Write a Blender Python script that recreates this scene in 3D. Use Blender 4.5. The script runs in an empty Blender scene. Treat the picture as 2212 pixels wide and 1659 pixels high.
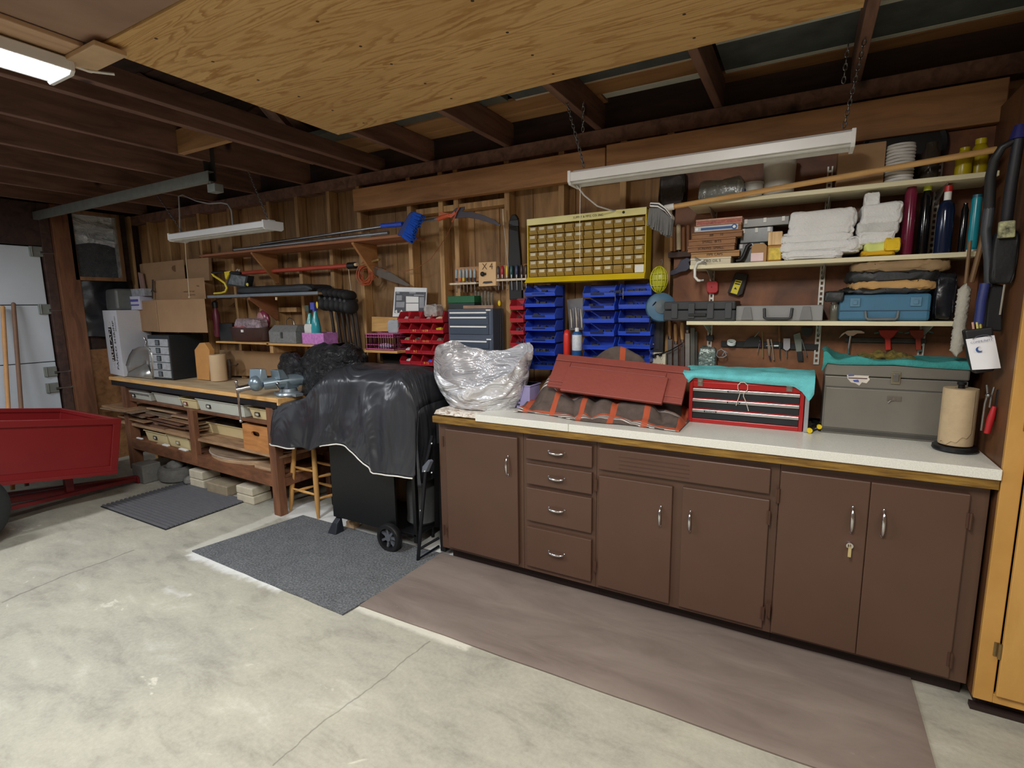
import bpy, math, random
from mathutils import Vector, Matrix, noise as NZ
random.seed(7)
V = Vector
SC = bpy.context.scene
COL = SC.collection

# ------------------------------------------------------------------ camera
FPX, CX, CY, HC = 1120.0, 1106.0, 829.5, 1.48
YAW, PIT, ROL = 0.5116138, 0.14832749, -0.01375259
FW = V((-math.sin(YAW)*math.cos(PIT), math.cos(YAW)*math.cos(PIT), -math.sin(PIT)))
_r = V((math.cos(YAW), math.sin(YAW), 0)); _u = _r.cross(FW)
RT = _r*math.cos(ROL) + _u*math.sin(ROL); UP = -_r*math.sin(ROL) + _u*math.cos(ROL)
cd = bpy.data.cameras.new('camera'); cam = bpy.data.objects.new('camera', cd); COL.objects.link(cam)
cd.sensor_width = 36.0; cd.lens = FPX/2212*36.0; cd.clip_start = 0.05; cd.clip_end = 50
m = Matrix((RT, UP, -FW)).transposed().to_4x4(); m.translation = V((0, 0, HC))
cam.matrix_world = m
SC.camera = cam

# ------------------------------------------------------------------ world, lamps, exposure
w = bpy.data.worlds.new('world'); SC.world = w; w.use_nodes = True
w.node_tree.nodes['Background'].inputs[0].default_value = (0.02, 0.021, 0.024, 1)
SC.view_settings.view_transform = 'Standard'; SC.view_settings.look = 'None'
SC.view_settings.gamma = 1; SC.view_settings.use_curve_mapping = False
SC.view_settings.exposure = 0.0
SC.cycles.use_denoising = True
SC.cycles.max_bounces = 6; SC.cycles.diffuse_bounces = 4; SC.cycles.glossy_bounces = 3
SC.cycles.transmission_bounces = 4; SC.cycles.transparent_max_bounces = 6
SC.cycles.sample_clamp_indirect = 4.0
SC.cycles.blur_glossy = 0.5
def area(name, loc, sx, sy, power, col, rz=0):
    l = bpy.data.lights.new(name, 'AREA'); l.shape = 'RECTANGLE'; l.size = sx; l.size_y = sy
    l.energy = power; l.color = col
    o = bpy.data.objects.new(name, l); COL.objects.link(o); o.location = loc; o.rotation_euler = (0, 0, rz)
    return o
# fluorescent tubes: one fixture in view on the left, others behind the camera, plus an added fill at far left
area('tube_or_fill_light', (-2.47, 0.39, 2.325), 0.12, 1.25, 50, (0.90, 0.95, 1.0))
area('tube_or_fill_light', (-0.35, 0.25, 2.36), 0.12, 1.2, 62, (1.0, 0.975, 0.92))
area('tube_or_fill_light', (1.6, 0.1, 2.36), 0.12, 1.2, 24, (1.0, 0.96, 0.90))
area('tube_or_fill_light', (-1.2, -1.7, 2.36), 1.2, 0.12, 18, (1.0, 0.97, 0.93))
area('tube_or_fill_light', (-4.7, 0.1, 2.36), 0.12, 1.2, 46, (0.93, 0.96, 1.0))  # unseen fill added to brighten the door, mirror and boxes on the left

# ------------------------------------------------------------------ pixel -> point on a real plane of the room
def ray(px, py): return RT*((px-CX)/FPX) - UP*((py-CY)/FPX) + FW
def P(px, py, X=None, Y=None, Z=None):
    r = ray(px, py)
    if X is not None: t = X/r.x
    elif Y is not None: t = Y/r.y
    else: t = (Z-HC)/r.z
    return V((r.x*t, r.y*t, r.z*t+HC))

def rad(q0, q1):  # true radius of an upright round thing seen obliquely
    return (q1.x-q0.x)/2*q0.y/math.hypot(q0.x, q0.y)

# ------------------------------------------------------------------ mesh helpers
WM = {}
def frame(d):
    d = d.normalized(); a = V((0, 0, 1)) if abs(d.z) < .9 else V((1, 0, 0))
    s = d.cross(a).normalized(); return s, s.cross(d).normalized()
class MB:
    def __init__(s): s.v = []; s.f = []; s.uv = None
    def add(s, vs, fs):
        n = len(s.v); s.v += [V(q) for q in vs]; s.f += [tuple(i+n for i in f) for f in fs]; return s
    def box(s, x0, x1, y0, y1, z0, z1):
        x0, x1 = sorted((x0, x1)); y0, y1 = sorted((y0, y1)); z0, z1 = sorted((z0, z1))
        return s.add([(x, y, z) for z in (z0, z1) for y in (y0, y1) for x in (x0, x1)],
                     [(0,2,3,1),(4,5,7,6),(0,1,5,4),(2,6,7,3),(0,4,6,2),(1,3,7,5)])
    def hexa(s, q):  # 8 corners: bottom ring 4, top ring 4 (same winding)
        return s.add(q, [(3,2,1,0),(4,5,6,7),(0,1,5,4),(1,2,6,5),(2,3,7,6),(3,0,4,7)])
    def taper(s, x0, x1, y0, y1, z0, z1, dx, dy):  # box whose bottom is inset
        return s.hexa([(x0+dx,y0+dy,z0),(x1-dx,y0+dy,z0),(x1-dx,y1-dy,z0),(x0+dx,y1-dy,z0),(x0,y0,z1),(x1,y0,z1),(x1,y1,z1),(x0,y1,z1)])
    def bar(s, a, b, w, h, up=None):
        a, b = V(a), V(b); d = (b-a).normalized()
        if up is None: p, q = frame(d)
        else:
            p = d.cross(V(up)).normalized(); q = p.cross(d).normalized()
        p = p*w/2; q = q*h/2
        return s.hexa([a-p-q, a+p-q, a+p+q, a-p+q, b-p-q, b+p-q, b+p+q, b-p+q])
    def cyl(s, a, b, r, r2=None, n=12, caps=True):
        a, b = V(a), V(b); r2 = r if r2 is None else r2; p, q = frame(b-a); vs = []
        for c, rr in ((a, r), (b, r2)):
            for i in range(n):
                t = 2*math.pi*i/n; vs.append(c+p*math.cos(t)*rr+q*math.sin(t)*rr)
        fs = [(i, (i+1) % n, n+(i+1) % n, n+i) for i in range(n)]
        if caps: fs += [tuple(range(n-1, -1, -1)), tuple(range(n, 2*n))]
        return s.add(vs, fs)
    def tube(s, pts, r, n=7, rs=None):
        pts = [V(p) for p in pts]; vs = []; m_ = len(pts); pp = None
        for k in range(m_):
            d = (pts[min(k+1, m_-1)]-pts[max(k-1, 0)]).normalized()
            if pp is None: p, q = frame(d)
            else:
                p = (pp-d*pp.dot(d)).normalized(); q = d.cross(p)*-1; q = p.cross(d)
            pp = p; rr = rs[k] if rs else r
            for i in range(n):
                t = 2*math.pi*i/n; vs.append(pts[k]+p*math.cos(t)*rr+q*math.sin(t)*rr)
        fs = [(k*n+i, k*n+(i+1) % n, (k+1)*n+(i+1) % n, (k+1)*n+i) for k in range(m_-1) for i in range(n)]
        fs += [tuple(range(n-1, -1, -1)), tuple(range((m_-1)*n, m_*n))]
        return s.add(vs, fs)
    def lathe(s, prof, c, n=20, ax=(0, 0, 1), sx=1, sy=1):
        c = V(c); ax = V(ax).normalized(); p, q = (V((1,0,0)), V((0,1,0))) if abs(ax.z) > .99 else frame(ax)
        vs = []
        for r, h in prof:
            for i in range(n):
                t = 2*math.pi*i/n; vs.append(c+ax*h+p*math.cos(t)*r*sx+q*math.sin(t)*r*sy)
        L = len(prof)
        fs = [(k*n+i, k*n+(i+1) % n, (k+1)*n+(i+1) % n, (k+1)*n+i) for k in range(L-1) for i in range(n)]
        ring = tuple(prof[0]) == tuple(prof[-1])
        if prof[0][0] > 1e-5 and not ring: fs.append(tuple(range(n-1, -1, -1)))
        if prof[-1][0] > 1e-5 and not ring: fs.append(tuple(range((L-1)*n, L*n)))
        return s.add(vs, fs)
    def ball(s, c, rx, ry=None, rz=None, n=12, m_=8, fn=None):
        ry = ry or rx; rz = rz or rx; c = V(c); vs = []
        for j in range(m_+1):
            ph = math.pi*j/m_
            for i in range(n):
                t = 2*math.pi*i/n; d = V((math.sin(ph)*math.cos(t), math.sin(ph)*math.sin(t), math.cos(ph)))
                k = fn(d) if fn else 1
                vs.append(c+V((d.x*rx*k, d.y*ry*k, d.z*rz*k)))
        return s.add(vs, [(j*n+i, (j+1)*n+i, (j+1)*n+(i+1) % n, j*n+(i+1) % n) for j in range(m_) for i in range(n)])
    def prism(s, pts, vec):
        pts = [V(p) for p in pts]; vec = V(vec); n = len(pts)
        return s.add(pts+[p+vec for p in pts], [tuple(range(n)), tuple(range(2*n-1, n-1, -1))]+[(i, n+i, n+(i+1) % n, (i+1) % n) for i in range(n)])
    def plate(s, pxs, Y, th):  # flat outline in a plane parallel to the back wall, given real thickness
        return s.prism([P(a, b, Y=Y) for a, b in pxs], (0, th, 0))
    def grid(s, nx, ny, fn, th=0.0, uv=None):
        n = len(s.v); a = [[V(fn(i/nx, j/ny)) for i in range(nx+1)] for j in range(ny+1)]
        vs = [a[j][i] for j in range(ny+1) for i in range(nx+1)]; W = nx+1
        fs = [(j*W+i, j*W+i+1, (j+1)*W+i+1, (j+1)*W+i) for j in range(ny) for i in range(nx)]
        uvs = [(i/nx, j/ny) if uv is None else uv(i/nx, j/ny) for j in range(ny+1) for i in range(nx+1)]
        if th:
            N = len(vs); nor = []
            for j in range(ny+1):
                for i in range(nx+1):
                    dx = a[j][min(i+1, nx)]-a[j][max(i-1, 0)]; dy = a[min(j+1, ny)][i]-a[max(j-1, 0)][i]
                    q = dx.cross(dy); nor.append(q.normalized() if q.length > 1e-9 else V((0,0,1)))
            vs += [vs[k]-nor[k]*th for k in range(N)]; uvs += uvs
            fs += [tuple(N+i for i in reversed(f)) for f in list(fs)]
            edge = [i for i in range(W)]+[j*W+nx for j in range(1, ny+1)]+[ny*W+i for i in range(nx-1, -1, -1)]+[j*W for j in range(ny-1, 0, -1)]
            for k in range(len(edge)):
                b, c = edge[k], edge[(k+1) % len(edge)]; fs.append((b, N+b, N+c, c))
        s.add(vs, fs); s.uv = (s.uv or [])+uvs
        return s
    def loft(s, rings, close=True, caps=True):
        n = len(rings[0]); vs = [V(p) for r in rings for p in r]; L = len(rings)
        rng = range(n) if close else range(n-1)
        fs = [(k*n+i, k*n+(i+1) % n, (k+1)*n+(i+1) % n, (k+1)*n+i) for k in range(L-1) for i in rng]
        if caps: fs += [tuple(range(n-1, -1, -1)), tuple(range((L-1)*n, L*n))]
        return s.add(vs, fs)
    def build(s, name, mat, parent=None, smooth=None, bevel=0, label=None, kind=None, org=None):
        me = bpy.data.meshes.new(name)
        if parent is not None: M = WM[parent.name].inverted()
        else:
            if org is None:
                xs = [q.x for q in s.v]; ys = [q.y for q in s.v]; zs = [q.z for q in s.v]
                org = V(((min(xs)+max(xs))/2, (min(ys)+max(ys))/2, min(zs)))
            M = Matrix.Translation(-V(org))
        me.from_pydata([tuple(M@q) for q in s.v], [], s.f)
        if s.uv and len(s.uv) == len(s.v):
            ul = me.uv_layers.new(name='UVMap')
            for lp in me.loops: ul.data[lp.index].uv = s.uv[lp.vertex_index]
        me.validate(); me.update()
        import bmesh
        bm = bmesh.new(); bm.from_mesh(me); bmesh.ops.recalc_face_normals(bm, faces=bm.faces); bm.to_mesh(me); bm.free()
        if smooth is not None:
            me.polygons.foreach_set('use_smooth', [True]*len(me.polygons))
            me.set_sharp_from_angle(angle=math.radians(smooth))
        me.materials.append(mat)
        o = bpy.data.objects.new(name, me); COL.objects.link(o)
        if parent is not None: o.parent = parent; WM[o.name] = WM[parent.name]
        else: o.location = org; WM[o.name] = Matrix.Translation(V(org))
        if bevel:
            b = o.modifiers.new('bevel', 'BEVEL'); b.width = bevel; b.segments = 2; b.limit_method = 'ANGLE'; b.angle_limit = .6
        if label: o['label'] = label
        if kind: o['kind'] = kind
        return o
def tag(o, label, cat, group=None):
    o['label'] = label; o['category'] = cat
    if group: o['group'] = group
    return o
def thing(name, label, cat, loc, group=None, rz=0):
    o = bpy.data.objects.new(name, None); COL.objects.link(o); o.empty_display_size = .05
    o.location = loc; o.rotation_euler = (0, 0, rz)
    WM[o.name] = Matrix.Translation(V(loc))@Matrix.Rotation(rz, 4, 'Z')
    return tag(o, label, cat, group)
def dup(root, loc, label, rz=None, scale=None):
    def rec(o, par):
        c = o.copy(); COL.objects.link(c)
        if par is not None: c.parent = par
        for ch in [q for q in KIDS.get(o.name, [])]: rec(ch, c)
        return c
    KIDS = {}
    for q in COL.objects:
        if q.parent is not None: KIDS.setdefault(q.parent.name, []).append(q)
    c = rec(root, None); c.location = loc; c['label'] = label
    if rz is not None: c.rotation_euler[2] = rz
    if scale is not None: c.scale = scale
    WM[c.name] = Matrix.Translation(V(loc))@Matrix.Rotation(c.rotation_euler[2], 4, 'Z')
    return c
def struct(mb, name, mat, **k):
    o = mb.build(name, mat, **k); o['kind'] = 'structure'; return o

# ------------------------------------------------------------------ materials
def lin(c): return tuple(((x/255)/12.92 if x/255 <= .04045 else ((x/255+.055)/1.055)**2.4) for x in c)+(1,)
class G:
    def __init__(s, name):
        s.m = bpy.data.materials.new(name); s.m.use_nodes = True; s.t = s.m.node_tree
        s.b = s.t.nodes['Principled BSDF']; s.tc = None
    def n(s, typ, **k):
        q = s.t.nodes.new(typ)
        for a, b in k.items(): setattr(q, a, b)
        return q
    def co(s, scale=(1, 1, 1), rot=(0, 0, 0), uv=False, loc=(0, 0, 0)):
        if s.tc is None: s.tc = s.n('ShaderNodeTexCoord')
        mp = s.n('ShaderNodeMapping'); mp.inputs['Scale'].default_value = scale; mp.inputs['Rotation'].default_value = rot; mp.inputs['Location'].default_value = loc
        s.t.links.new(s.tc.outputs['UV' if uv else 'Object'], mp.inputs[0]); return mp.outputs[0]
    def set(s, i, v):
        if isinstance(v, bpy.types.NodeSocket): s.t.links.new(v, i)
        else: i.default_value = v
    def math(s, op, a, b=0.0, c=0.0):
        q = s.n('ShaderNodeMath', operation=op); s.set(q.inputs[0], a); s.set(q.inputs[1], b)
        if len(q.inputs) > 2: s.set(q.inputs[2], c)
        return q.outputs[0]
    def noise(s, vec, scale, detail=3, rough=.5, dist=0):
        q = s.n('ShaderNodeTexNoise'); s.set(q.inputs['Vector'], vec); q.inputs['Scale'].default_value = scale
        q.inputs['Detail'].default_value = detail; q.inputs['Roughness'].default_value = rough; q.inputs['Distortion'].default_value = dist
        return q.outputs[0]
    def ramp(s, v, stops, interp='LINEAR'):
        q = s.n('ShaderNodeValToRGB'); s.set(q.inputs[0], v); e = q.color_ramp.elements; q.color_ramp.interpolation = interp
        for i, (p, c) in enumerate(stops):
            el = e[i] if i < 2 else e.new(p)
            el.position = p; el.color = c if len(c) == 4 else lin(c)
        return q.outputs[0]
    def mix(s, f, a, b, mode='MIX'):
        q = s.n('ShaderNodeMix', data_type='RGBA', blend_type=mode); s.set(q.inputs[0], f); s.set(q.inputs[6], a); s.set(q.inputs[7], b); return q.outputs[2]
    def bump(s, h, strength=.3, dist=.01):
        q = s.n('ShaderNodeBump'); s.set(q.inputs['Height'], h); q.inputs['Strength'].default_value = strength; q.inputs['Distance'].default_value = dist
        s.t.links.new(q.outputs[0], s.b.inputs['Normal'])
    def rnd(s): return s.n('ShaderNodeObjectInfo').outputs['Random']
    def done(s, col=None, rough=.5, metal=0.0, **k):
        if col is not None: s.set(s.b.inputs['Base Color'], col)
        s.set(s.b.inputs['Roughness'], rough); s.set(s.b.inputs['Metallic'], metal)
        for a, b in k.items(): s.set(s.b.inputs[a.replace('_', ' ')], b)
        return s.m
_MC = {}
def M(c, rough=.5, metal=0.0, var=.12, ns=9.0, bump=0.0, bs=60, name=None, rnd=0.0, **k):
    key = (tuple(c), rough, metal, var, ns, bump, bs, rnd, tuple(sorted(k.items())))
    if key in _MC: return _MC[key]
    g = G(name or 'mat_%d_%d_%d' % tuple(c)); v = g.co()
    f = g.noise(v, ns, 4, .6)
    lo = tuple(x*(1-var) for x in lin(c)[:3])+(1,); hi = tuple(min(1, x*(1+var)) for x in lin(c)[:3])+(1,)
    col = g.ramp(f, [(.3, lo), (.7, hi)])
    if rnd:
        r = g.math('MULTIPLY_ADD', g.rnd(), rnd, 1-rnd/2)
        h = g.n('ShaderNodeHueSaturation'); g.set(h.inputs['Value'], r); g.set(h.inputs['Color'], col); col = h.outputs[0]
    if bump: g.bump(g.noise(v, bs, 3), bump, .004)
    _MC[key] = g.done(col, rough, metal, **k); return _MC[key]
def wood(name, c1, c2, grain=(1, 1, 8), scale=5, rough=.65, rnd=.25, bump=.15, knots=False):
    g = G(name); r = g.rnd()
    v = g.co(grain); off = g.n('ShaderNodeVectorMath', operation='ADD'); g.set(off.inputs[0], v)
    cmb = g.n('ShaderNodeCombineXYZ'); g.set(cmb.inputs[0], g.math('MULTIPLY', r, 37.0)); g.set(cmb.inputs[1], g.math('MULTIPLY', r, 17.0)); g.set(cmb.inputs[2], g.math('MULTIPLY', r, 11.0))
    g.t.links.new(cmb.outputs[0], off.inputs[1]); v2 = off.outputs[0]
    f = g.noise(v2, scale, 5, .6, .6)
    col = g.ramp(f, [(.3, c2), (.62, c1)])
    if knots:
        kn = g.n('ShaderNodeTexVoronoi'); o2 = g.n('ShaderNodeVectorMath', operation='ADD'); g.set(o2.inputs[0], g.co((3.0, 3.0, 1.7))); g.t.links.new(cmb.outputs[0], o2.inputs[1]); g.set(kn.inputs['Vector'], o2.outputs[0]); kn.inputs['Scale'].default_value = 1.3
        mk = g.ramp(kn.outputs['Distance'], [(.05, (1,1,1,1)), (.13, (0,0,0,1))])
        col = g.mix(mk, col, tuple(x*.35 for x in lin(c2)[:3])+(1,))
    h = g.n('ShaderNodeHueSaturation'); g.set(h.inputs['Value'], g.math('MULTIPLY_ADD', r, rnd, 1-rnd/2)); g.set(h.inputs['Color'], col)
    if bump: g.bump(f, bump, .003)
    return g.done(h.outputs[0], rough)
W_PLANK = wood('sheathing wood', (170,130,84), (118,86,54), (7,7,.9), 2.2, rnd=.45, knots=True)
W_STUD = wood('stud wood', (190,150,100), (140,104,66), (9,9,.8), 3, rnd=.3, knots=True)
W_BEAM = wood('header wood', (170,122,78), (132,90,54), (.8,6,6), 3, rnd=.15, knots=True)
W_JOIST = wood('joist wood', (128,94,78), (88,62,52), (6,.8,6), 3, rnd=.3, knots=True)
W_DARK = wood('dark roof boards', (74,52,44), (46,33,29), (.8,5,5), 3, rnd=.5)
W_TAN = wood('tan board', (176,132,86), (140,98,60), (.8,5,5), 3, rnd=.2)
W_PINE = wood('pine', (222,176,112), (190,140,80), (1,7,7), 3, rnd=.2)
W_RED = wood('red brown lumber', (126,82,54), (86,54,36), (2,6,6), 3, rnd=.3)
W_REDV = wood('red brown post', (128,84,56), (88,54,36), (6,6,1), 3, rnd=.3)
W_SCRAP = wood('scrap board', (168,134,100), (118,88,64), (1,6,6), 4, rnd=.7)
W_CRATE = wood('crate wood', (200,138,80), (166,106,56), (1,1,7), 4, rnd=.1)
W_YEL = wood('varnished yellow ply', (204,156,84), (180,132,64), (3,3,.8), 2, rough=.4, rnd=.1)
W_SIDE = wood('cabinet side ply', (110,72,44), (84,52,32), (4,4,.7), 3, rough=.5, rnd=.1)
W_SHELF = wood('painted shelf', (226,218,184), (204,194,158), (.8,6,6), 3, rough=.5, rnd=.1)
W_BROWNPANEL = None
CARD = M((160,126,92), .85, var=.08, ns=6)
CARD2 = M((172,134,92), .85, var=.08, ns=6)
WHITE = M((235,235,232), .5, var=.03)
PAPER = M((232,232,230), .8, var=.03)
LAMPWHITE = M((228,228,228), .35, var=.02)
BLACK = M((22,22,24), .45, var=.2)
BLACKM = M((26,27,30), .35, .3, var=.1)
CHROME = M((215,215,218), .18, 1.0, var=.04)
STEEL = M((150,150,150), .35, 1.0, var=.1, ns=20)
DSTEEL = M((88,86,84), .45, .8, var=.2, ns=20)
GALV = M((150,156,150), .5, .6, var=.12, ns=14)
RUST = M((116,62,36), .7, var=.2)
TEAL = M((112,206,212), .95, var=.12, ns=20, bump=.6, bs=180)
TEAL2 = M((62,150,148), .95, var=.15, ns=20, bump=.6, bs=180)
BROWN = M((86,61,48), .42, var=.06, ns=4, bump=.06, bs=30)
TOWEL = M((226,226,226), .95, var=.04, ns=20, bump=.7, bs=150)
YELP = M((232,200,30), .4, var=.05)
INK = M((40,36,36), .7, var=.05)
def text(s, name, mat, parent, p, right, up, size, th=.0006):
    c = bpy.data.curves.new('t', 'FONT'); c.body = s; c.size = size; c.align_x = 'CENTER'; c.align_y = 'CENTER'; c.resolution_u = 2
    o = bpy.data.objects.new('t', c); COL.objects.link(o)
    me = bpy.data.meshes.new_from_object(o); bpy.data.objects.remove(o); bpy.data.curves.remove(c)
    right = V(right).normalized(); up = V(up); up = (up-right*up.dot(right)).normalized(); nrm = right.cross(up)
    b = MB(); b.v = [V(p)+right*q.co.x+up*q.co.y+nrm*th for q in me.vertices]; b.f = [tuple(f.vertices) for f in me.polygons]
    # the letters are printed flat on their surface; flip so that they face outward
    ob = b.build(name, mat, parent)
    bpy.data.meshes.remove(me); return ob
# ================================================================== THE SETTING
ZJ = 2.43           # underside of the ceiling joists
YS, YST = 2.95, 2.86  # sheathing face, stud face
XL = -6.05
# --- floor: worn concrete
g = G('concrete'); v = g.co()
sep = g.n('ShaderNodeSeparateXYZ'); g.set(sep.inputs[0], v); FX, FY = sep.outputs[0], sep.outputs[1]
n1 = g.noise(g.co((1, 1, 1)), 1.1, 5, .62, .4); n2 = g.noise(g.co((1, 2.4, 1), rot=(0, 0, .5)), 3.2, 6, .68, .35); n3 = g.noise(v, 60, 4, .7)
base = g.ramp(n1, [(.34, (138,135,124)), (.5, (164,160,144)), (.64, (182,177,156))])
mid = g.ramp(n2, [(.30, (112,108,97)), (.46, (164,160,146)), (.60, (182,178,160)), (.74, (214,212,200))])
col = g.mix(.55, base, mid)
sp = g.ramp(g.noise(g.co((1, 1.6, 1), rot=(0, 0, .3), loc=(3, 1, 0)), 2.1, 4, .6, .6), [(.64, (0,0,0,1)), (.70, (1,1,1,1))])
col = g.mix(g.math('MULTIPLY', sp, .45), col, lin((132,128,114)))
sp2 = g.ramp(g.noise(g.co((1.2, 2.0, 1), rot=(0, 0, -.4), loc=(7, 4, 0)), 1.7, 5, .7, .7), [(.655, (0,0,0,1)), (.69, (1,1,1,1))])
col = g.mix(g.math('MULTIPLY', sp2, .55), col, lin((226,222,204)))
col = g.mix(.18, col, g.ramp(n3, [(.3, (150,146,132)), (.7, (214,210,196))]))
def rectm(x0, x1, y0, y1, s, wob=.05):
    wn = g.math('MULTIPLY_ADD', g.noise(v, 14, 3, .6), wob*2, -wob)
    a = g.math('SUBTRACT', g.math('ABSOLUTE', g.math('SUBTRACT', FX, (x0+x1)/2)), (x1-x0)/2)
    b = g.math('SUBTRACT', g.math('ABSOLUTE', g.math('SUBTRACT', FY, (y0+y1)/2)), (y1-y0)/2)
    d = g.math('ADD', g.math('MAXIMUM', a, b), wn)
    q = g.n('ShaderNodeMapRange'); g.set(q.inputs[0], d); q.inputs[1].default_value = s; q.inputs[2].default_value = -s; return q.outputs[0]
for (x0, x1, y0, y1, s, wob, c, k) in ((-3.22, -2.35, 1.62, 1.70, .02, .05, (232,232,228), .8), (-2.0, -1.2, 1.69, 1.735, .012, .02, (232,228,212), .6),
        (-3.3, -1.7, 2.30, 2.60, .03, .05, (226,226,222), .8), (-2.92, -2.76, 1.342, 1.358, .02, .035, (226,226,222), .55), (-3.3, -3.2, 1.66, 2.3, .012, .03, (228,226,214), .4)):
    col = g.mix(g.math('MULTIPLY', rectm(x0, x1, y0, y1, s, wob), k), col, lin(c))
# hairline cracks
def crack(x0, y0, dx, dy, wdt, k, amp=.05):
    L = math.hypot(dx, dy); ux, uy = dx/L, dy/L
    t = g.math('ADD', g.math('MULTIPLY', g.math('SUBTRACT', FX, x0), ux), g.math('MULTIPLY', g.math('SUBTRACT', FY, y0), uy))
    dd = g.math('ADD', g.math('MULTIPLY', g.math('SUBTRACT', FX, x0), -uy), g.math('MULTIPLY', g.math('SUBTRACT', FY, y0), ux))
    dd = g.math('ADD', dd, g.math('MULTIPLY_ADD', g.noise(v, 3.0, 4, .6), amp*2, -amp))
    on = g.math('MULTIPLY', g.math('GREATER_THAN', t, 0.0), g.math('LESS_THAN', t, L))
    q = g.n('ShaderNodeMapRange'); g.set(q.inputs[0], g.math('ABSOLUTE', dd)); q.inputs[1].default_value = wdt; q.inputs[2].default_value = wdt*.3
    return g.math('MULTIPLY', g.math('MULTIPLY', q.outputs[0], on), k)
a, b = P(290, 1188, Z=0), P(0, 1300, Z=0); col = g.mix(crack(a.x, a.y, b.x-a.x, b.y-a.y, .009, .55), col, lin((96,92,82)))
a, b = P(930, 1385, Z=0), P(590, 1655, Z=0); col = g.mix(crack(a.x, a.y, b.x-a.x, b.y-a.y, .005, .5), col, lin((96,92,82)))
g.bump(g.math('ADD', n2, g.math('MULTIPLY', n3, .4)), .12, .01)
CONC = g.done(col, .82, Specular_IOR_Level=.3)
struct(MB().box(XL-.1, 3.3, -3.3, 3.05, -.12, 0), 'floor', CONC, org=(0, 0, 0))

# --- back wall: sheathing planks, studs and plate
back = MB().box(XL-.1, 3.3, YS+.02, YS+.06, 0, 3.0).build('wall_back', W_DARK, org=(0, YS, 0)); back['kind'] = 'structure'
x = XL; k = 0
while x < .72:
    wd = random.choice((.19, .24, .19, .28)); x1 = min(x+wd, .74)
    dy = random.uniform(0, .006)
    MB().box(x+.002, x1-.002, YS-dy, YS+.019, 0, 2.43).build('plank', W_PLANK, back, bevel=.002)
    x = x1
for px, py in ((440,600), (505,600), (590,600), (650,600), (718,600), (782,600), (889,600), (953,500), (985,470), (1095,470), (1212,470), (1345,440), (1440,600)):
    X = P(px, py, Y=YST).x
    MB().box(X-.018, X+.018, YST, YS-.006, 0, 2.35).build('stud', W_STUD, back, bevel=.003)
for X in (-5.35, -5.7):
    MB().box(X-.018, X+.018, YST, YS-.006, 0, 2.35).build('stud', W_STUD, back, bevel=.003)
MB().box(XL, .74, YST, YS-.006, 2.35, ZJ-.001).build('top_plate', W_JOIST, back, bevel=.003)
for (pa, pb, z) in (((560,692),(640,692),1.48), ((895,430),(1090,425),2.12)):
    MB().box(P(*pa, Y=YST).x, P(*pb, Y=YST).x, YST+.01, YS-.006, z-.02, z+.018).build('blocking', W_STUD, back, bevel=.002)
# brown hardboard panel behind the shelves on the right
HARD = wood('brown hardboard', (146,90,52), (76,42,24), (1.6,1,1.3), 2.6, rough=.5, rnd=.05)
MB().box(P(1455,600,Y=2.84).x, .72, 2.835, 2.855, .93, 2.16).build('panel', HARD, back, label='brown hardboard panel behind the shelves')
# header board nailed across the studs, in two lengths
hb = thing('header_board', 'long light brown board nailed high across the wall studs', 'board', (-1.1, 2.80, 2.15))
xs = (P(762,430,Y=2.80).x, P(1308,350,Y=2.80).x, P(2178,210,Y=2.80).x)
MB().box(xs[0], xs[1]-.003, 2.80, 2.855, 2.165, 2.315).build('board', W_BEAM, hb, bevel=.004)
MB().box(xs[1]+.003, xs[2], 2.80, 2.855, 2.165, 2.325).build('board', W_BEAM, hb, bevel=.004)

# --- left wall with the overhead door
DW = M((204,212,218), .45, var=.04, ns=3)
lw = MB().box(XL-.12, XL-.06, -3.3, 3.05, 0, 3.0).build('wall_left', W_DARK, org=(XL, 0, 0)); lw['kind'] = 'structure'
y = 2.12
while y < 2.94:
    MB().box(XL-.058, XL-.03, y+.002, min(y+.15, 2.94)-.002, 0, 2.45).build('plank', W_DARK, lw, bevel=.002); y += .15
y0 = -1.2
MB().box(XL-.058, XL+.03, y0, 2.14, 2.075, 2.45).build('lintel', W_DARK, lw, bevel=.004)
MB().box(XL-.05, XL+.09, 2.20, 2.36, 0, 2.45).build('post', W_REDV, lw, bevel=.005)
MB().box(XL-.05, XL+.045, 2.125, 2.197, 0, 2.45).build('door_jamb', W_DARK, lw, bevel=.003)
MB().box(XL-.02, XL+.0, 2.38, 2.74, 0, 1.12).build('panel', W_BEAM, lw, label='brown board under the black bag')
MB().box(XL-.02, XL+.06, 2.84, 2.86, 0, 2.43).build('stud', W_STUD, lw, bevel=.003)
dr = thing('door_1', '', '', (XL, .9, 0)); del dr['label']; del dr['category']; dr['kind'] = 'structure'
for i in range(4):
    z0, z1 = i*.517+.004, (i+1)*.517
    pn = MB().box(XL-.03, XL+.012, y0, 2.11, z0, z1-.003).build('door_panel', DW, dr, bevel=.004)
ym = 2.0
for px, py, ww in ((76,543,.12), (96,668,.12), (108,803,.09), (112,838,.14)):
    q = P(px, py, X=XL+.03)
    h = MB().box(XL+.012, XL+.03, q.y-.04, q.y+.055, q.z-.045, q.z+.045).box(XL+.03, XL+.04, q.y-.03, q.y-.02, q.z-.045, q.z+.045).build('roller_hinge', GALV, dr, bevel=.004)
    MB().cyl((XL+.035, q.y+.03, q.z-.01), (XL+.035, q.y+.16, q.z-.01), .011).cyl((XL+.035, q.y+.14, q.z-.01), (XL+.035, q.y+.16, q.z-.01), .022).build('roller', STEEL, h, smooth=40)
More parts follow.
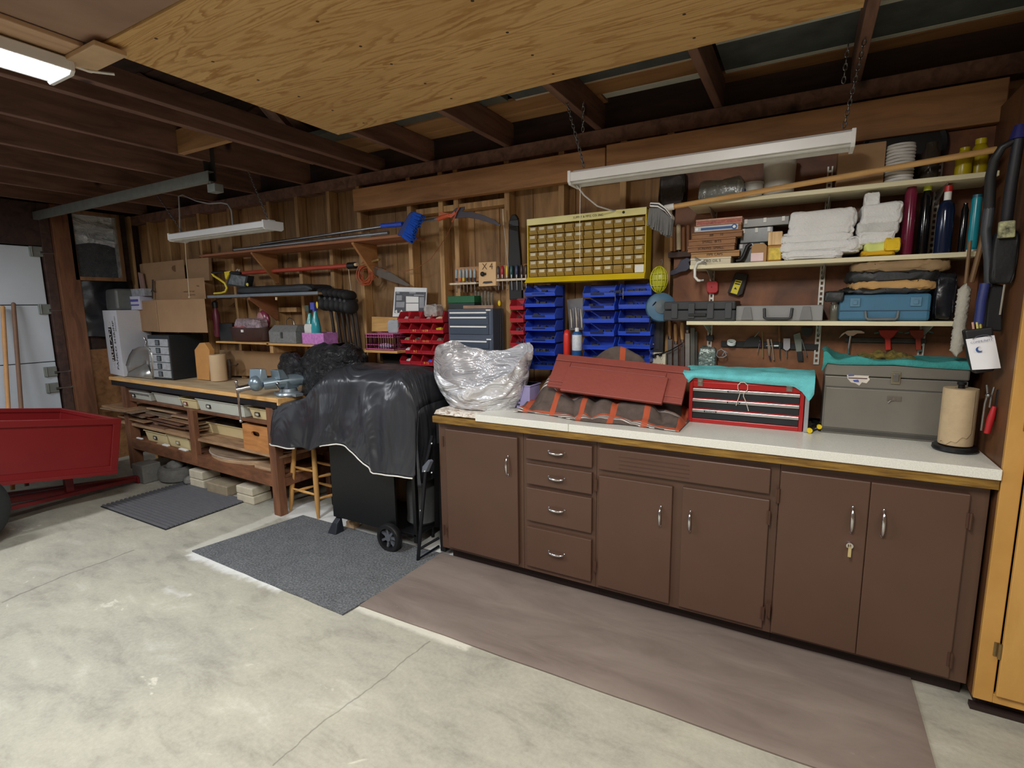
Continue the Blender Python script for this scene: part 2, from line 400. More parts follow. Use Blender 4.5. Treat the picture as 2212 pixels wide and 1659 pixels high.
# horizontal door track with its strap
z = 2.30
tr = thing('door_track', 'grey steel overhead track running out from the white door', 'track', (-4.5, 2.1, 2.2))
a, b = P(455, 388, Y=2.10), P(110, 452, Y=2.10)
z = (a.z+b.z)/2
MB().box(XL+.05, a.x, 2.085, 2.09, z-.035, z+.03).box(XL+.05, a.x, 2.09, 2.125, z+.025, z+.03).box(XL+.05, a.x, 2.09, 2.12, z-.035, z-.03).build('rail', GALV, tr)
MB().box(a.x-.05, a.x+.01, 2.128, 2.133, z-.03, ZJ+.12).box(a.x-.05, a.x-.045, 2.09, 2.133, z-.03, ZJ+.12).build('strap', DSTEEL, tr)
q = P(456, 405, Y=2.2)
MB().box(a.x-.03, a.x+.05, 2.09, 2.15, z-.10, z-.05).box(a.x-.01,a.x+.0,2.095,2.1,z-.05,z-.03).build('stop_bracket', GALV, tr, bevel=.004)

# --- unseen sides of the room, only to close it
WSIDE = M((150,126,100), .9, var=.1)
struct(MB().box(XL-.1, 3.3, -3.4, -3.3, 0, 3.0), 'wall_front', WSIDE)
struct(MB().box(3.3, 3.4, -3.4, 3.05, 0, 3.0), 'wall_right', WSIDE)

# --- ceiling: dark roof boards, joists, boards and sheets lying on them
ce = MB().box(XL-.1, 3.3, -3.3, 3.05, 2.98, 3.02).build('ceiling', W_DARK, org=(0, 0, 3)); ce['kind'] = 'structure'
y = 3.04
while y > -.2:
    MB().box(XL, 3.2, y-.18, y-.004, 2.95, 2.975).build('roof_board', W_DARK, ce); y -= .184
jx = [P(815,380,Z=ZJ).x-.02, P(940,355,Z=ZJ).x, P(1120,330,Z=ZJ).x, P(1305,290,Z=ZJ).x, P(1555,240,Z=ZJ).x, P(1850,200,Y=2.75).x]
jl = [P(702,401,Z=ZJ).x-.03, P(398,385,Z=ZJ).x, P(200,350,Z=ZJ).x, P(100,388,Z=ZJ).x]
for X in jx[1:]:
    MB().box(X-.019, X+.019, -3.2, YST+.06, ZJ, ZJ+.14).build('joist', W_JOIST, ce, bevel=.003)
for X in (-3.42, -4.02, -4.62, -5.22, -5.8):
    MB().box(X-.019, X+.019, -3.2, YST+.06, ZJ, ZJ+.185).build('joist', W_JOIST, ce, bevel=.003)
for X in (-2.66, -2.88):
    MB().box(X-.022, X+.022, -3.2, YST+.06, ZJ, ZJ+.09).build('joist', W_JOIST, ce, bevel=.003)
a, b = P(395, 333, Z=ZJ), P(520, 297, Z=ZJ)
MB().box(-3.40, -2.91, a.y-.019, a.y+.019, ZJ, ZJ+.14).build('blocking', W_TAN, ce, bevel=.003)
# truss webs in the open bay
for p0, p1 in (((-2.76, 1.65, 2.95), (-2.76, 2.25, ZJ+.09)), ((-2.76, 1.0, 2.5), (-2.76, .5, 2.95)), ((-3.42, 2.2, 2.6), (-3.42, 2.6, 2.95))):
    MB().bar(p0, p1, .035, .085, (1, 0, 0)).build('truss_web', W_JOIST, ce, bevel=.002)
# rafters climbing inward from the wall
for X in (-2.25, -1.72, -1.2, -.65, -.1, .45, -3.1, -3.75, -4.3, -4.9):
    MB().bar((X, 2.9, ZJ+.22), (X, 1.9, 2.93), .038, .12, (1, 0, 0)).build('rafter', W_JOIST, ce, bevel=.002)

# plywood sheet under the joists
g = G('plywood'); v = g.co((.5, 3.1, 1)); wob = g.noise(g.co((4, 22, 1)), 1.6, 3, .65)
f = g.noise(v, 1.05, 2.6, .5, .8)
s_ = g.math('ADD', g.math('MULTIPLY', f, 24.0), g.math('MULTIPLY', wob, 1.5))
saw = g.math('FRACT', s_)
late = g.ramp(saw, [(0, (0,0,0,1)), (.50, (0,0,0,1)), (.80, (1,1,1,1)), (.93, (.8,.8,.8,1)), (1, (0,0,0,1))])
fine = g.noise(g.co((2.5, 70, 1)), 2.0, 4, .7)
base = g.ramp(fine, [(.3, (200,160,102)), (.7, (226,188,126))])
big = g.noise(g.co((.6, 1.4, 1)), 1.4, 2, .5)
base = g.mix(g.ramp(big, [(.35, (0,0,0,1)), (.7, (.35,.35,.35,1))]), base, lin((168,122,66)))
am = g.ramp(g.noise(g.co((1.2, 6, 1)), 2.2, 3, .6), [(.35, (.2,.2,.2,1)), (.6, (.85,.85,.85,1))])
col = g.mix(g.math('MULTIPLY', late, am), base, lin((164,114,54)))
PLY = g.done(col, .7)
pa, pb = P(231, 78, Z=ZJ), P(745, 280, Z=ZJ)
PX0, PY1 = -2.262, pb.y
ps = thing('plywood_sheet', 'large new plywood sheet with bold grain screwed under the ceiling joists', 'plywood', (-1.1, 1.6, ZJ))
MB().box(PX0, .105, pa.y, PY1, ZJ-.018, ZJ-.001).build('sheet', PLY, ps)
sc = MB()
for i in range(6):
    for X in (PX0+.25, -1.45, -.95, -.4, .06):
        yy = pa.y+.08+i*(PY1-pa.y-.16)/5+random.uniform(-.02, .02); sc.cyl((X, yy, ZJ-.0185), (X, yy, ZJ-.0175), .006, n=8)
sc.build('screw_head', M((70,48,28), .5), ps, kind='stuff')
# the older sheets nearer the camera
OLD = wood('old ceiling sheet', (168,136,114), (136,108,90), (1,1,1), 1.4, rnd=.1)
struct(MB().box(PX0-.002, .105, -3.2, pa.y-.004, ZJ-.012, ZJ-.001), 'trim_1', OLD)
q0, q1 = P(0, 60, Z=ZJ-.02), P(210, 100, Z=ZJ-.02)
cb = thing('ceiling_strip', 'pale board strip along the joist that carries the lit lamp', 'board', (-2.66, .6, ZJ))
MB().box(-2.57, -2.268, -3.0, 1.0, ZJ-.030, ZJ-.012).build('board', wood('pale strip', (198,164,132), (172,138,106), (6,.8,1), 3), cb, bevel=.003)
MB().box(-2.43, -2.165, .985, 1.085, ZJ-.050, ZJ-.032).build('cleat', M((196,166,130), .7), cb, bevel=.003)

# boards, foil insulation and trim stored across the joists
ZB = ZJ+.142
FOIL = M((92,98,96), .6, .1, var=.35, ns=7)
PALE = M((206,206,190), .7, var=.08)
LT = M((190,172,146), .7, var=.08)
def yz(px, py): return P(px, py, Z=ZB).y
brd = []
def lay(name, mat, x0, x1, y0, y1, th, lab, cat, z=ZB):
    o = MB().box(x0, x1, y0, y1, z, z+th).build(name, mat, bevel=.002); tag(o, lab, cat, 'boards stored across the joists'); return o
lay('foil_insulation_board', FOIL, jx[4]+.03, 2.6, 2.535, 2.815, .03, 'dark foil faced insulation board across the joists at the far right', 'insulation')
lay('foil_insulation_board', M((84,88,86), .6, var=.2), -1.42, jx[4]-.06, 2.50, 2.60, .03, 'short dark grey insulation board over the middle joists', 'insulation')
lay('foil_insulation_board', M((92,92,84), .7, var=.2), -3.35, -1.46, 2.45, 2.60, .03, 'dull grey insulation board over the joists at the plywood corner', 'insulation')
lay('white_strip_board', PALE, jx[4]+.03, 2.6, 2.816, 2.850, .045, 'pale edge strip along the wall side of the dark foil board', 'trim')
lay('white_strip_board', PALE, jx[4]+.03, 2.6, 2.505, 2.534, .045, 'thin whitish edge strip along the room side of the dark foil board', 'trim')
lay('white_strip_board', PALE, jx[3]+.05, jx[4]-.02, 2.78, 2.84, .02, 'white strip of board between the fourth and fifth joist', 'trim')
lay('white_strip_board', LT, -1.42, jx[4]-.06, 2.601, 2.618, .02, 'thin pale batten beside the short grey insulation board', 'batten')
lay('white_strip_board', PALE, jx[4]-.055, jx[4]-.0, 2.46, 2.615, .02, 'small white board end by the fifth joist', 'trim')
lay('tan_plank', W_TAN, -3.35, jx[4]-.02, 2.62, 2.775, .02, 'broad tan board lying over the joists along the wall', 'board')
lay('tan_plank', W_TAN, -3.35, jx[3]+.04, 2.78, 2.90, .02, 'narrow tan board nearest the wall on top of the joists', 'board')
lay('tan_plank', W_BEAM, jx[4]+.0, 2.6, 2.866, 3.0, .02, 'brown plank behind the foil board at the far right', 'board', ZB+.002)
# ================================================================== BASE CABINETS, COUNTER, MATS
YF = 2.30
def fx(px, py): return P(px, py, Y=YF).x
def fz(px, py): return P(px, py, Y=YF).z
def z5(x, y): return (900+x*.36166, 860+y*.36166)
def z6(x, y): return (1400+x*.45746, 900+y*.45746)
ZDB, ZDT = .097, .803
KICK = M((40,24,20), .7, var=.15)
WT = .878; CT = .915
def pull(parent, x, z, vert=True, L=.088):
    pts = []; rs = []
    for i in range(11):
        t = i/10*math.pi; a = -math.cos(t)*L/2; d = .004+.020*math.sin(t)**.7
        pts.append((x, YF-d, z+a) if vert else (x+a, YF-d, z-.006*math.sin(t))); rs.append(.0030+.0042*math.sin(t)**1.3)
    b = MB().tube(pts, .004, 8, rs)
    for sg in (-1, 1):
        p = (x, YF, z+sg*L/2) if vert else (x+sg*L/2, YF, z); b.ball((p[0], YF-.003, p[2]), .005, .004, .008 if vert else .005, 8, 5)
    return b.build('pull_handle', CHROME, parent, smooth=50)
def hinge(parent, x, z):
    return MB().cyl((x, YF-.004, z-.03), (x, YF-.004, z+.03), .005, n=8).box(x-.012, x, YF-.002, YF+.001, z-.028, z+.028).build('hinge', M((84,58,46), .35, .3), parent)
def slab(parent, name, x0, x1, z0, z1):
    return MB().box(x0, x1, YF, YF+.02, z0, z1).build(name, BROWN, parent, bevel=.004)
xa = P(948, 940, Y=2.32).x; xb = fx(*z5(632, 700)); xc = fx(*z5(1065, 700)); xd = fx(*z6(603, 600)); xe = P(2140, 1060, Y=2.32).x
def carcass(t, x0, x1):
    b = MB().box(x0, x1, 2.32, 2.335, ZDB-.02, WT-.038)   # face frame
    b.box(x0, x0+.015, 2.335, 2.83, ZDB-.02, WT-.038).box(x1-.015, x1, 2.335, 2.83, ZDB-.02, WT-.038)
    b.box(x0, x1, 2.335, 2.83, ZDB-.02, ZDB-.005).box(x0, x1, 2.815, 2.83, ZDB-.005, WT-.038)
    b.build('body', BROWN, t, bevel=.0015)
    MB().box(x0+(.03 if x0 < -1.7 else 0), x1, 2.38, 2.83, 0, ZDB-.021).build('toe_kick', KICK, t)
c1 = thing('base_cabinet', 'brown painted single door cabinet at the left end of the counter run', 'cabinet', ((xa+xb)/2, 2.6, 0), 'brown base cabinets under the counter')
carcass(c1, xa, xb-.001)
d = slab(c1, 'door', fx(963, 1000), fx(1118.8, 1100), ZDB, ZDT); pull(d, fx(1098, 1006), fz(1098, 1006), L=.1); hinge(d, fx(958, 950), .73); hinge(d, fx(960, 1130), .2)
c2 = thing('drawer_cabinet', 'brown painted cabinet of four stacked drawers with chrome pulls', 'cabinet', ((xb+xc)/2, 2.6, 0), 'brown base cabinets under the counter')
carcass(c2, xb, xc-.001)
x0, x1 = fx(*z5(655, 700)), fx(*z5(1044, 700))
for (y0, y1) in ((290, 418), (447, 577), (600, 810), (850, 1100)):
    zt, zb = fz(*z5(1047, y0)), fz(*z5(1044, y1)); d = slab(c2, 'drawer', x0, x1, zb, zt)
    pull(d, (x0+x1)/2-.005, (zt+zb)/2+.004, False)
c3 = thing('sink_cabinet', 'wide brown painted cabinet with slotted apron above two doors', 'cabinet', ((xc+xd)/2, 2.6, 0), 'brown base cabinets under the counter')
carcass(c3, xc, xd-.001)
x0, x1 = fx(*z5(1086, 400)), fx(*z5(2112, 500)); zt, zb = fz(*z5(2118, 425)), fz(*z5(2105, 575))
ap = slab(c3, 'apron_panel', x0, x1, zb, zt)
gv = MB()
for i in range(4): zz = zt-.032-i*.019; gv.box(x0+.10, x0+.42, YF-.0015, YF+.004, zz-.0018, zz+.0018)
gv.build('vent_slots', M((78,50,42), .6), ap)
dl = slab(c3, 'door', fx(*z5(1082, 800)), fx(*z5(1520, 800)), ZDB+.002, fz(*z5(1530, 530)))
pull(dl, fx(1427, 1115), fz(1427, 1115)); hinge(dl, fx(*z5(1076, 550)), .62); hinge(dl, fx(*z5(1070, 1030)), .20)
dr_ = slab(c3, 'door', fx(*z5(1578, 800)), fx(*z5(2092, 900)), ZDB+.002, fz(*z5(2107, 610)))
pull(dr_, fx(1491, 1126), fz(1491, 1126)); hinge(dr_, fx(*z5(2108, 700)), .60); hinge(dr_, fx(*z5(2072, 1260)), .17)
c4 = thing('double_cabinet', 'brown painted two door cabinet with key lock at the right end', 'cabinet', ((xd+xe)/2, 2.6, 0), 'brown base cabinets under the counter')
carcass(c4, xd, xe)
dl = slab(c4, 'door', fx(*z6(606, 600)), fx(*z6(1022, 650)), ZDB-.004, ZDT+.002); dl.data.name = 'door'
pull(dl, fx(1840, 1122), fz(1840, 1122), L=.098); hinge(dl, fx(*z6(618, 340)), .70); hinge(dl, fx(*z6(572, 920)), .19)
lx, lz = fx(1835, 1176), fz(1835, 1176)
lk = MB().cyl((lx, YF, lz), (lx, YF-.016, lz), .013, .012, 16).build('lock', CHROME, dl, smooth=40)
MB().box(lx-.0012, lx+.0012, YF-.036, YF-.016, lz-.004, lz+.004).cyl((lx-.0015, YF-.036, lz-.008), (lx+.0015, YF-.036, lz-.008), .012, n=12).box(lx-.004, lx+.004, YF-.034, YF-.031, lz-.045, lz-.014).build('key', M((214,180,120), .3, .9), lk) if False else None
MB().box(lx-.0055, lx+.0055, YF-.030, YF-.027, lz-.040, lz+.002).box(lx-.002, lx+.002, YF-.030, YF-.016, lz-.003, lz+.003).build('key', M((226,206,160), .3, .8), dl, bevel=.001)
dr_ = slab(c4, 'door', fx(*z6(1024, 650)), fx(*z6(1480, 750)), ZDB-.004, ZDT+.002)
pull(dr_, fx(1907, 1130), fz(1907, 1130), L=.1); hinge(dr_, fx(*z6(1526, 460)), .71); hinge(dr_, fx(*z6(1432, 1140)), .17)

# counter: plywood core with stained edge and white laminate slabs on top
g = G('stained edge'); v = g.co((1.2, 20, 14)); f = g.noise(v, 5, 5, .7)
EDGE = g.done(g.ramp(f, [(.3, (84,58,20)), (.5, (128,94,34)), (.68, (156,122,52))]), .5)
co = thing('countertop', 'long plywood counter with stained edge and white laminate slabs', 'counter', (-.6, 2.5, WT))
xl = P(933, 900, Y=2.27).x
MB().box(xl, .612, 2.272, 2.832, WT-.037, WT).build('plywood_core', EDGE, co, bevel=.002)
g = G('white laminate'); g.bump(g.noise(g.co(), 140, 2), .05, .001)
LAM = g.done(g.ramp(g.noise(g.co(), 260, 2, .5), [(.35, (216,216,206)), (.6, (234,233,224))]), .32)
x0, xj = P(1027, 900, Y=2.265).x, P(1228, 925, Y=2.265).x
MB().box(x0, xj-.001, 2.262, 2.832, WT, CT).build('laminate_slab', LAM, co, bevel=.0015)
MB().box(xj+.001, .612, 2.262, 2.832, WT, CT).build('laminate_slab', LAM, co, bevel=.0015)
g = G('mottled pad'); f = g.noise(g.co((1, 2, 1)), 30, 4, .7, 1.0)
PAD = g.done(g.ramp(f, [(.35, (150,128,112)), (.5, (214,204,190)), (.65, (236,232,224))]), .85)
o = MB().grid(24, 24, lambda u, w: (xl+.004+u*(x0-xl-.006), 2.285+w*.50, WT+.030+.004*NZ.noise(V((u*9, w*9, 0)))-.018*(max(0, abs(u-.5)-.42)*12)**2*0-.020*(max(0, abs(w-.5)-.44)/.06)**2), .004).build('counter_pad', PAD, smooth=40)
tag(o, 'mottled beige and white padded cloth at the left end of the counter', 'cloth')

# --- mats
g = G('ribbed rubber'); RIB = g.done(g.ramp(g.noise(g.co(), 30, 4), [(.3, (92,92,96)), (.7, (98,98,100))]), .7); RIBD = M((30,30,32), .8)
rm = thing('ribbed_mat', 'dark ribbed rubber mat on the floor before the workbench', 'mat', (-4.17, 2.08, 0))
MB().box(-4.63, -3.72, 1.765, 2.375, 0, .006).build('base', RIBD, rm)
b = MB()
for i in range(20):
    yy = 1.772+i*.0303; b.hexa([(-4.628, yy, .006), (-3.722, yy, .006), (-3.722, yy+.021, .006), (-4.628, yy+.021, .006), (-4.628, yy+.003, .015), (-3.722, yy+.003, .015), (-3.722, yy+.017, .015), (-4.628, yy+.017, .015)])
b.build('ribs', RIB, rm, kind='stuff')
g = G('speckled carpet'); v = g.co(); f = g.noise(v, 95, 4, .75); f2 = g.noise(v, 9, 3, .6)
g.bump(f, .8, .01)
CARP = g.done(g.mix(.3, g.ramp(f, [(.36, (62,64,66)), (.5, (102,104,106)), (.64, (150,152,154))]), g.ramp(f2, [(.3, (74,76,78)), (.7, (122,124,126))])), .98)
pc = [P(x_, y_, Z=.0) for x_, y_ in ((415, 1192), (740, 1330), (1010, 1165), (655, 1115))]
q = [(pc[0].x, pc[0].y), (pc[1].x, pc[1].y), (-1.80, 2.36), (pc[3].x, pc[3].y)]
def cf(u, w_):
    a = V(q[0]).lerp(V(q[1]), u); b_ = V(q[3]).lerp(V(q[2]), u); p = a.lerp(b_, w_)
    return (p.x+.003*NZ.noise(V((w_*9, 3, 0))), p.y+.003*NZ.noise(V((u*11, 7, 0))), .009+.0015*NZ.noise(V((u*14, w_*9, 1))))
o = MB().grid(40, 24, cf, .009).build('carpet_mat', CARP, smooth=40); tag(o, 'speckled grey carpet piece on the floor before the grill', 'mat')
g = G('brown rubber'); v = g.co((.5, 2, 1)); f = g.noise(v, 3.5, 5, .65, .6); sc_ = g.ramp(g.noise(g.co((.6, 3.5, 1), rot=(0,0,-.1)), 4.5, 5, .7, .8), [(.70, (0,0,0,1)), (.76, (1,1,1,1))])
col = g.ramp(f, [(.3, (116,102,94)), (.5, (130,116,107)), (.7, (142,128,118))]); col = g.mix(g.math('MULTIPLY', sc_, .5), col, lin((70,60,56)))
fl = g.ramp(g.noise(g.co((1, 2, 1)), 26, 2, .5), [(.74, (0,0,0,1)), (.78, (1,1,1,1))]); col = g.mix(g.math('MULTIPLY', fl, .35), col, lin((160,152,144)))
LONG = g.done(col, .6)
yb = (P(780,1312,Z=.012).y, P(1760,1659,Z=.012).y)
def lf(u, w_):
    x_ = -1.862+u*2.315; e = min(u, 1-u, w_*.27, (1-w_)*.27)*2.3
    return (x_+w_*.02*(1-u), 1.722+.02*u+w_*(.648-.01*u)+.006*NZ.noise(V((u*7, 2, 0))), .014+.0015*NZ.noise(V((u*20, w_*6, 4)))-.006*max(0, 1-e/.02))
o = MB().grid(80, 30, lf, .008).build('floor_mat', LONG, smooth=40); tag(o, 'long brownish grey rubber mat along the brown cabinets', 'mat')

# --- tall varnished cabinet at the right edge
XT = .616
tc = thing('tall_cabinet', 'tall yellow varnished plywood cabinet cut off by the right edge', 'cabinet', (1.1, 2.56, 0))
TY = 2.275
MB().box(XT, XT+.018, TY+.02, 2.86, .05, 2.2).box(XT+.9, XT+.918, TY+.02, 2.86, .05, 2.2).box(XT, XT+.918, TY+.02, 2.86, 2.2, 2.22).box(XT+.018, XT+.9, TY+.02, 2.86, .05, .068).box(XT+.018, XT+.9, 2.85, 2.86, .068, 2.2).build('body', W_SIDE, tc)
MB().box(XT-.001, XT+.052, TY, TY+.019, .06, 2.2).box(XT+.052, XT+.918, TY, TY+.019, .06, .095).box(XT+.052, XT+.918, TY, TY+.019, 2.16, 2.2).box(XT+.866, XT+.918, TY, TY+.019, .095, 2.16).build('face_frame', W_YEL, tc, bevel=.002)
d = MB().box(XT+.055, XT+.46, TY-.017, TY-.001, .098, 2.15).build('door', W_YEL, tc, bevel=.003)
MB().box(XT+.463, XT+.86, TY-.017, TY-.001, .098, 2.15).build('door', W_YEL, tc, bevel=.003)
for px, py in ((2192, 913), (2134, 1398)):
    q_ = P(px, py, Y=TY); MB().cyl((XT+.050, TY-.012, q_.z-.028), (XT+.050, TY-.012, q_.z+.028), .0055, n=8).box(XT+.036, XT+.05, TY-.003, TY, q_.z-.026, q_.z+.026).build('hinge', M((150,130,90), .35, .8), d)
MB().box(XT+.02, XT+.9, TY+.05, 2.8, 0, .05).build('toe_kick', KICK, tc)
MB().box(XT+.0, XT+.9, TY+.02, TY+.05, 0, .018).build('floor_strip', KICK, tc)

# ================================================================== ON THE COUNTER
# red three drawer tool chest
Yc = 2.572
rx0, rx1 = P(1487, 905, Y=Yc).x, P(1733, 928, Y=Yc).x
REDM = M((176,34,34), .3, .1, var=.06)
BLKD = M((34,38,42), .45, .2, var=.1)
tb = thing('red_toolbox', 'red three drawer tool chest with black drawer fronts and silver rails', 'toolbox', ((rx0+rx1)/2, 2.69, CT))
zt = P(1490, 812, Y=Yc).z
MB().box(rx0, rx1, Yc+.004, 2.80, CT+.001, zt-.025).box(rx0, rx0+.016, Yc-.004, Yc+.004, CT+.001, zt-.025).box(rx1-.016, rx1, Yc-.004, Yc+.004, CT+.001, zt-.025).box(rx0+.016, rx1-.016, Yc-.004, Yc+.004, CT+.001, CT+.02).box(rx0+.016, rx1-.016, Yc-.004, Yc+.004, zt-.052, zt-.025).build('body', REDM, tb, bevel=.002)
MB().box(rx0-.003, rx1+.003, Yc-.006, 2.803, zt-.025, zt+.012).build('lid', REDM, tb, bevel=.006)
dz = (zt-.052-CT-.02)/3
for i in range(3):
    z0 = CT+.02+i*dz
    dw = MB().box(rx0+.017, rx1-.017, Yc-.001, Yc+.006, z0+.001, z0+dz-.018).build('drawer', BLKD, tb, bevel=.002)
    MB().box(rx0+.017, rx1-.017, Yc-.011, Yc+.002, z0+dz-.018, z0+dz-.004).build('drawer_rail', M((196,196,196), .3, .8), dw, bevel=.002)
    xx = (rx0+.20 if i else rx0+.10)
    MB().box(xx-.028, xx+.028, Yc-.0125, Yc-.011, z0+dz-.015, z0+dz-.007).build('label_strip', BLACK, dw)
    bb = MB()
    for k in range(9): bb.box(xx-.022+k*.0052, xx-.0195+k*.0052, Yc-.0132, Yc-.0125, z0+dz-.013, z0+dz-.009)
    bb.build('lettering', WHITE, dw)
for xx in (rx0+.05, rx1-.06):
    MB().box(xx-.012, xx+.012, Yc-.012, Yc-.005, zt-.045, zt-.008).box(xx-.008, xx+.008, Yc-.017, Yc-.012, zt-.038, zt-.02).build('latch', CHROME, tb, bevel=.001)
o = MB().box(rx1+.003, rx1+.020, Yc-.012, Yc+.16, CT+.0015, P(1745, 845, Y=Yc).z).build('steel_strip', M((176,182,188), .35, .6), bevel=.002)
tag(o, 'upright pale steel strip against the right side of the red toolbox', 'metal strip')
a = P(1605, 826, Y=Yc-.02)
pts = [P(x_, y_, Y=Yc-.022) for x_, y_ in ((1590,876),(1596,858),(1599,848),(1594,840),(1594,832),(1600,826),(1608,826),(1615,832),(1615,842),(1607,849),(1606,856),(1612,870),(1617,888))]
o = MB().tube(pts, .0019, 7).build('wire_clip', M((222,210,196), .35, .2), smooth=60); tag(o, 'pale bent wire clip looped like a ribbon over the toolbox drawers', 'wire clip')
def sheet(name, mat, x0, x1, y0, y1, zf, nx, ny, th, lab, cat, hang=None, uv=None):
    o = MB().grid(nx, ny, lambda u, w_: (x0+(x1-x0)*u, y0+(y1-y0)*w_, zf(u, w_)), th, uv).build(name, mat, smooth=60); return tag(o, lab, cat)
def towel_fn(x0, x1, yf, yb_, ztop, hangz, front=.5):
    # w 0..front hangs down the front, the rest lies on top
    def fn(u, w_):
        x_ = x0+(x1-x0)*u; hz = hangz(u)
        if w_ < front:
            t = w_/front; z_ = hz+(ztop+.006-hz)*t; y_ = yf-.012-.010*math.sin(t*3.1)-.006*NZ.noise(V((u*9, 1, 0)))
            if t > .9: y_ += .004
        else:
            t = (w_-front)/(1-front); y_ = yf+(yb_-yf)*t; z_ = ztop+.012+.012*NZ.noise(V((u*5, t*3, 2)))+.005*math.sin(t*3.14)
        return (x_, y_, z_)
    return fn
def th1(u): 
    zs = [(0,840),(.1,832),(.3,852),(.5,820),(.75,828),(.92,838),(1,870)]
    for (a_, b_), (c_, d_) in zip(zs, zs[1:]):
        if u <= c_: y_ = b_+(d_-b_)*(u-a_)/(c_-a_); break
    base = {0: 840}
    return y_
hz1 = [(0, .015), (.04, -.035), (.09, -.005), (.35, -.012), (.6, -.018), (.86, -.022), (.92, -.045), (.97, -.085), (1, -.05)]
def pl(tab, u):
    for (a_, b_), (c_, d_) in zip(tab, tab[1:]):
        if u <= c_: return b_+(d_-b_)*(u-a_)/(c_-a_)
    return tab[-1][1]
o = MB().grid(60, 30, towel_fn(rx0-.028, rx1+.035, Yc-.006, 2.80, zt+.016, lambda u: zt+pl(hz1, u)), .006).build('teal_towel', TEAL, smooth=60)
tag(o, 'bright teal towel draped over the red toolbox', 'towel')
# side tails of the towel
for sx, zl, lab in ((rx0-.030, zt-.075, 'l'), (rx1+.036, zt-.10, 'r')):
    pass
# small yellow capped clamps between the boxes
cl = thing('spring_clamp', 'small black clamp with yellow tips between the two toolboxes', 'clamp', (.07, 2.60, CT))
a, b = P(1748, 929, Y=2.56), P(1769, 921, Y=2.60)
MB().cyl(a, a+V((.002, -.012, 0)), .011, n=14).cyl(b, b+V((.002, -.012, 0)), .010, n=14).build('tip', YELP, cl, smooth=40)
MB().tube([a+V((0, .0, .0)), a+V((.02, .05, .01)), a+V((.045, .09, .008))], .009, 8).tube([b, b+V((-.005, .05, .006)), b+V((-.02, .1, 0))], .009, 8).build('jaw', BLACK, cl, smooth=60)

# grey steel machinist chest
Yg = 2.598; gx0, gx1 = P(1785, 778, Y=Yg).x, P(2108, 800, Y=Yg).x-.0
gx1 = .572; gt = 1.222
GCH = M((128,124,116), .42, .35, var=.08, ns=5, bump=.05, bs=40); GCHD = M((78,76,72), .5, .3, var=.1)
gc = thing('machinist_chest', 'large worn grey steel tool chest with latch and map sticker', 'toolbox', ((gx0+gx1)/2, 2.72, CT))
MB().box(gx0, gx1, Yg, 2.83, CT+.001, gt-.055).build('body', GCH, gc, bevel=.004)
MB().box(gx0-.002, gx1+.002, Yg-.003, 2.833, gt-.052, gt).build('lid', GCH, gc, bevel=.006)
zl = gt-.105
MB().box(gx0+.006, gx1-.012, Yg-.006, Yg, CT+.028, zl).build('front_panel', GCH, gc, bevel=.004)
MB().box(gx0+.003, gx1-.004, Yg-.003, Yg, CT+.008, CT+.024).box(gx0+.003,gx1-.01,Yg-.002,Yg,zl+.003,zl+.006).build('bottom_rim', GCHD, gc, bevel=.002)
q_ = P(1935, 815, Y=Yg)
la = MB().box(q_.x-.016, q_.x+.016, Yg-.008, Yg-.003, q_.z-.028, q_.z+.022).build('latch', M((150,142,120), .35, .7), gc, bevel=.002)
MB().box(q_.x-.010, q_.x+.010, Yg-.014, Yg-.008, q_.z-.016, q_.z+.014).build('hasp', STEEL, la, bevel=.002)
q_ = P(1931, 862, Y=Yg)
la = MB().box(q_.x-.024, q_.x+.024, Yg-.009, Yg-.006, q_.z-.008, q_.z+.012).build('nameplate', M((126,120,112), .35, .6), gc, bevel=.001)
MB().cyl((q_.x, Yg-.006, q_.z), (q_.x, Yg-.012, q_.z), .005, n=10).tube([(q_.x, Yg-.014, q_.z), (q_.x-.012, Yg-.016, q_.z-.004), (q_.x-.02, Yg-.016, q_.z-.014)], .002, 6).build('lock_key', CHROME, la)
out = ((1829,808),(1850,805),(1868,809),(1880,806),(1876,815),(1879,820),(1872,828),(1862,826),(1856,833),(1848,828),(1838,826),(1831,818))
stk = MB().plate(out, Yg-.0022, .0016).build('map_sticker', M((214,206,196), .5), gc)
MB().plate(((1833,809),(1846,807),(1845,812),(1832,813)), Yg-.0028, .0006).plate(((1842,821),(1854,820),(1856,826),(1845,825)), Yg-.0028, .0006).build('sticker_blue_patch', M((76,92,170), .5), stk)
MB().plate(((1832,815.5),(1874,817),(1873,819),(1833,817.5)), Yg-.0028, .0006).plate(((1866,809),(1878,808),(1875,811),(1866,811)), Yg-.0028, .0006).build('sticker_dark_patch', M((70,40,40), .5), stk)
hz2 = [(0, -.03), (.03, .004), (.12, .000), (.3, .002), (.5, .006), (.7, .0), (1, -.004)]
def tf2(u, w_):
    x_ = gx0-.012+(gx1-gx0+.02)*u
    if w_ < .3: t = w_/.3; return (x_, Yg-.012-.004*math.sin(t*3), gt+pl(hz2, u)-.004+(.022-pl(hz2, u))*t)
    t = (w_-.3)/.7; return (x_, Yg-.010+.23*t, gt+.022+.014*NZ.noise(V((u*6, t*3, 9)))+.03*math.exp(-((u-.02)/.05)**2))
o = MB().grid(60, 20, tf2, .007).build('teal_towel', TEAL2, smooth=60); tag(o, 'darker teal towel lying flat on the grey tool chest', 'towel')
g = G('grimy rag'); OLIVE = g.done(g.ramp(g.noise(g.co(), 40, 4, .7), [(.35, (70,64,36)), (.6, (130,112,48))]), .95); g.bump(g.noise(g.co(), 120, 3), .5, .01)
a, b = P(1855, 760, Y=2.66), P(1975, 765, Y=2.66)
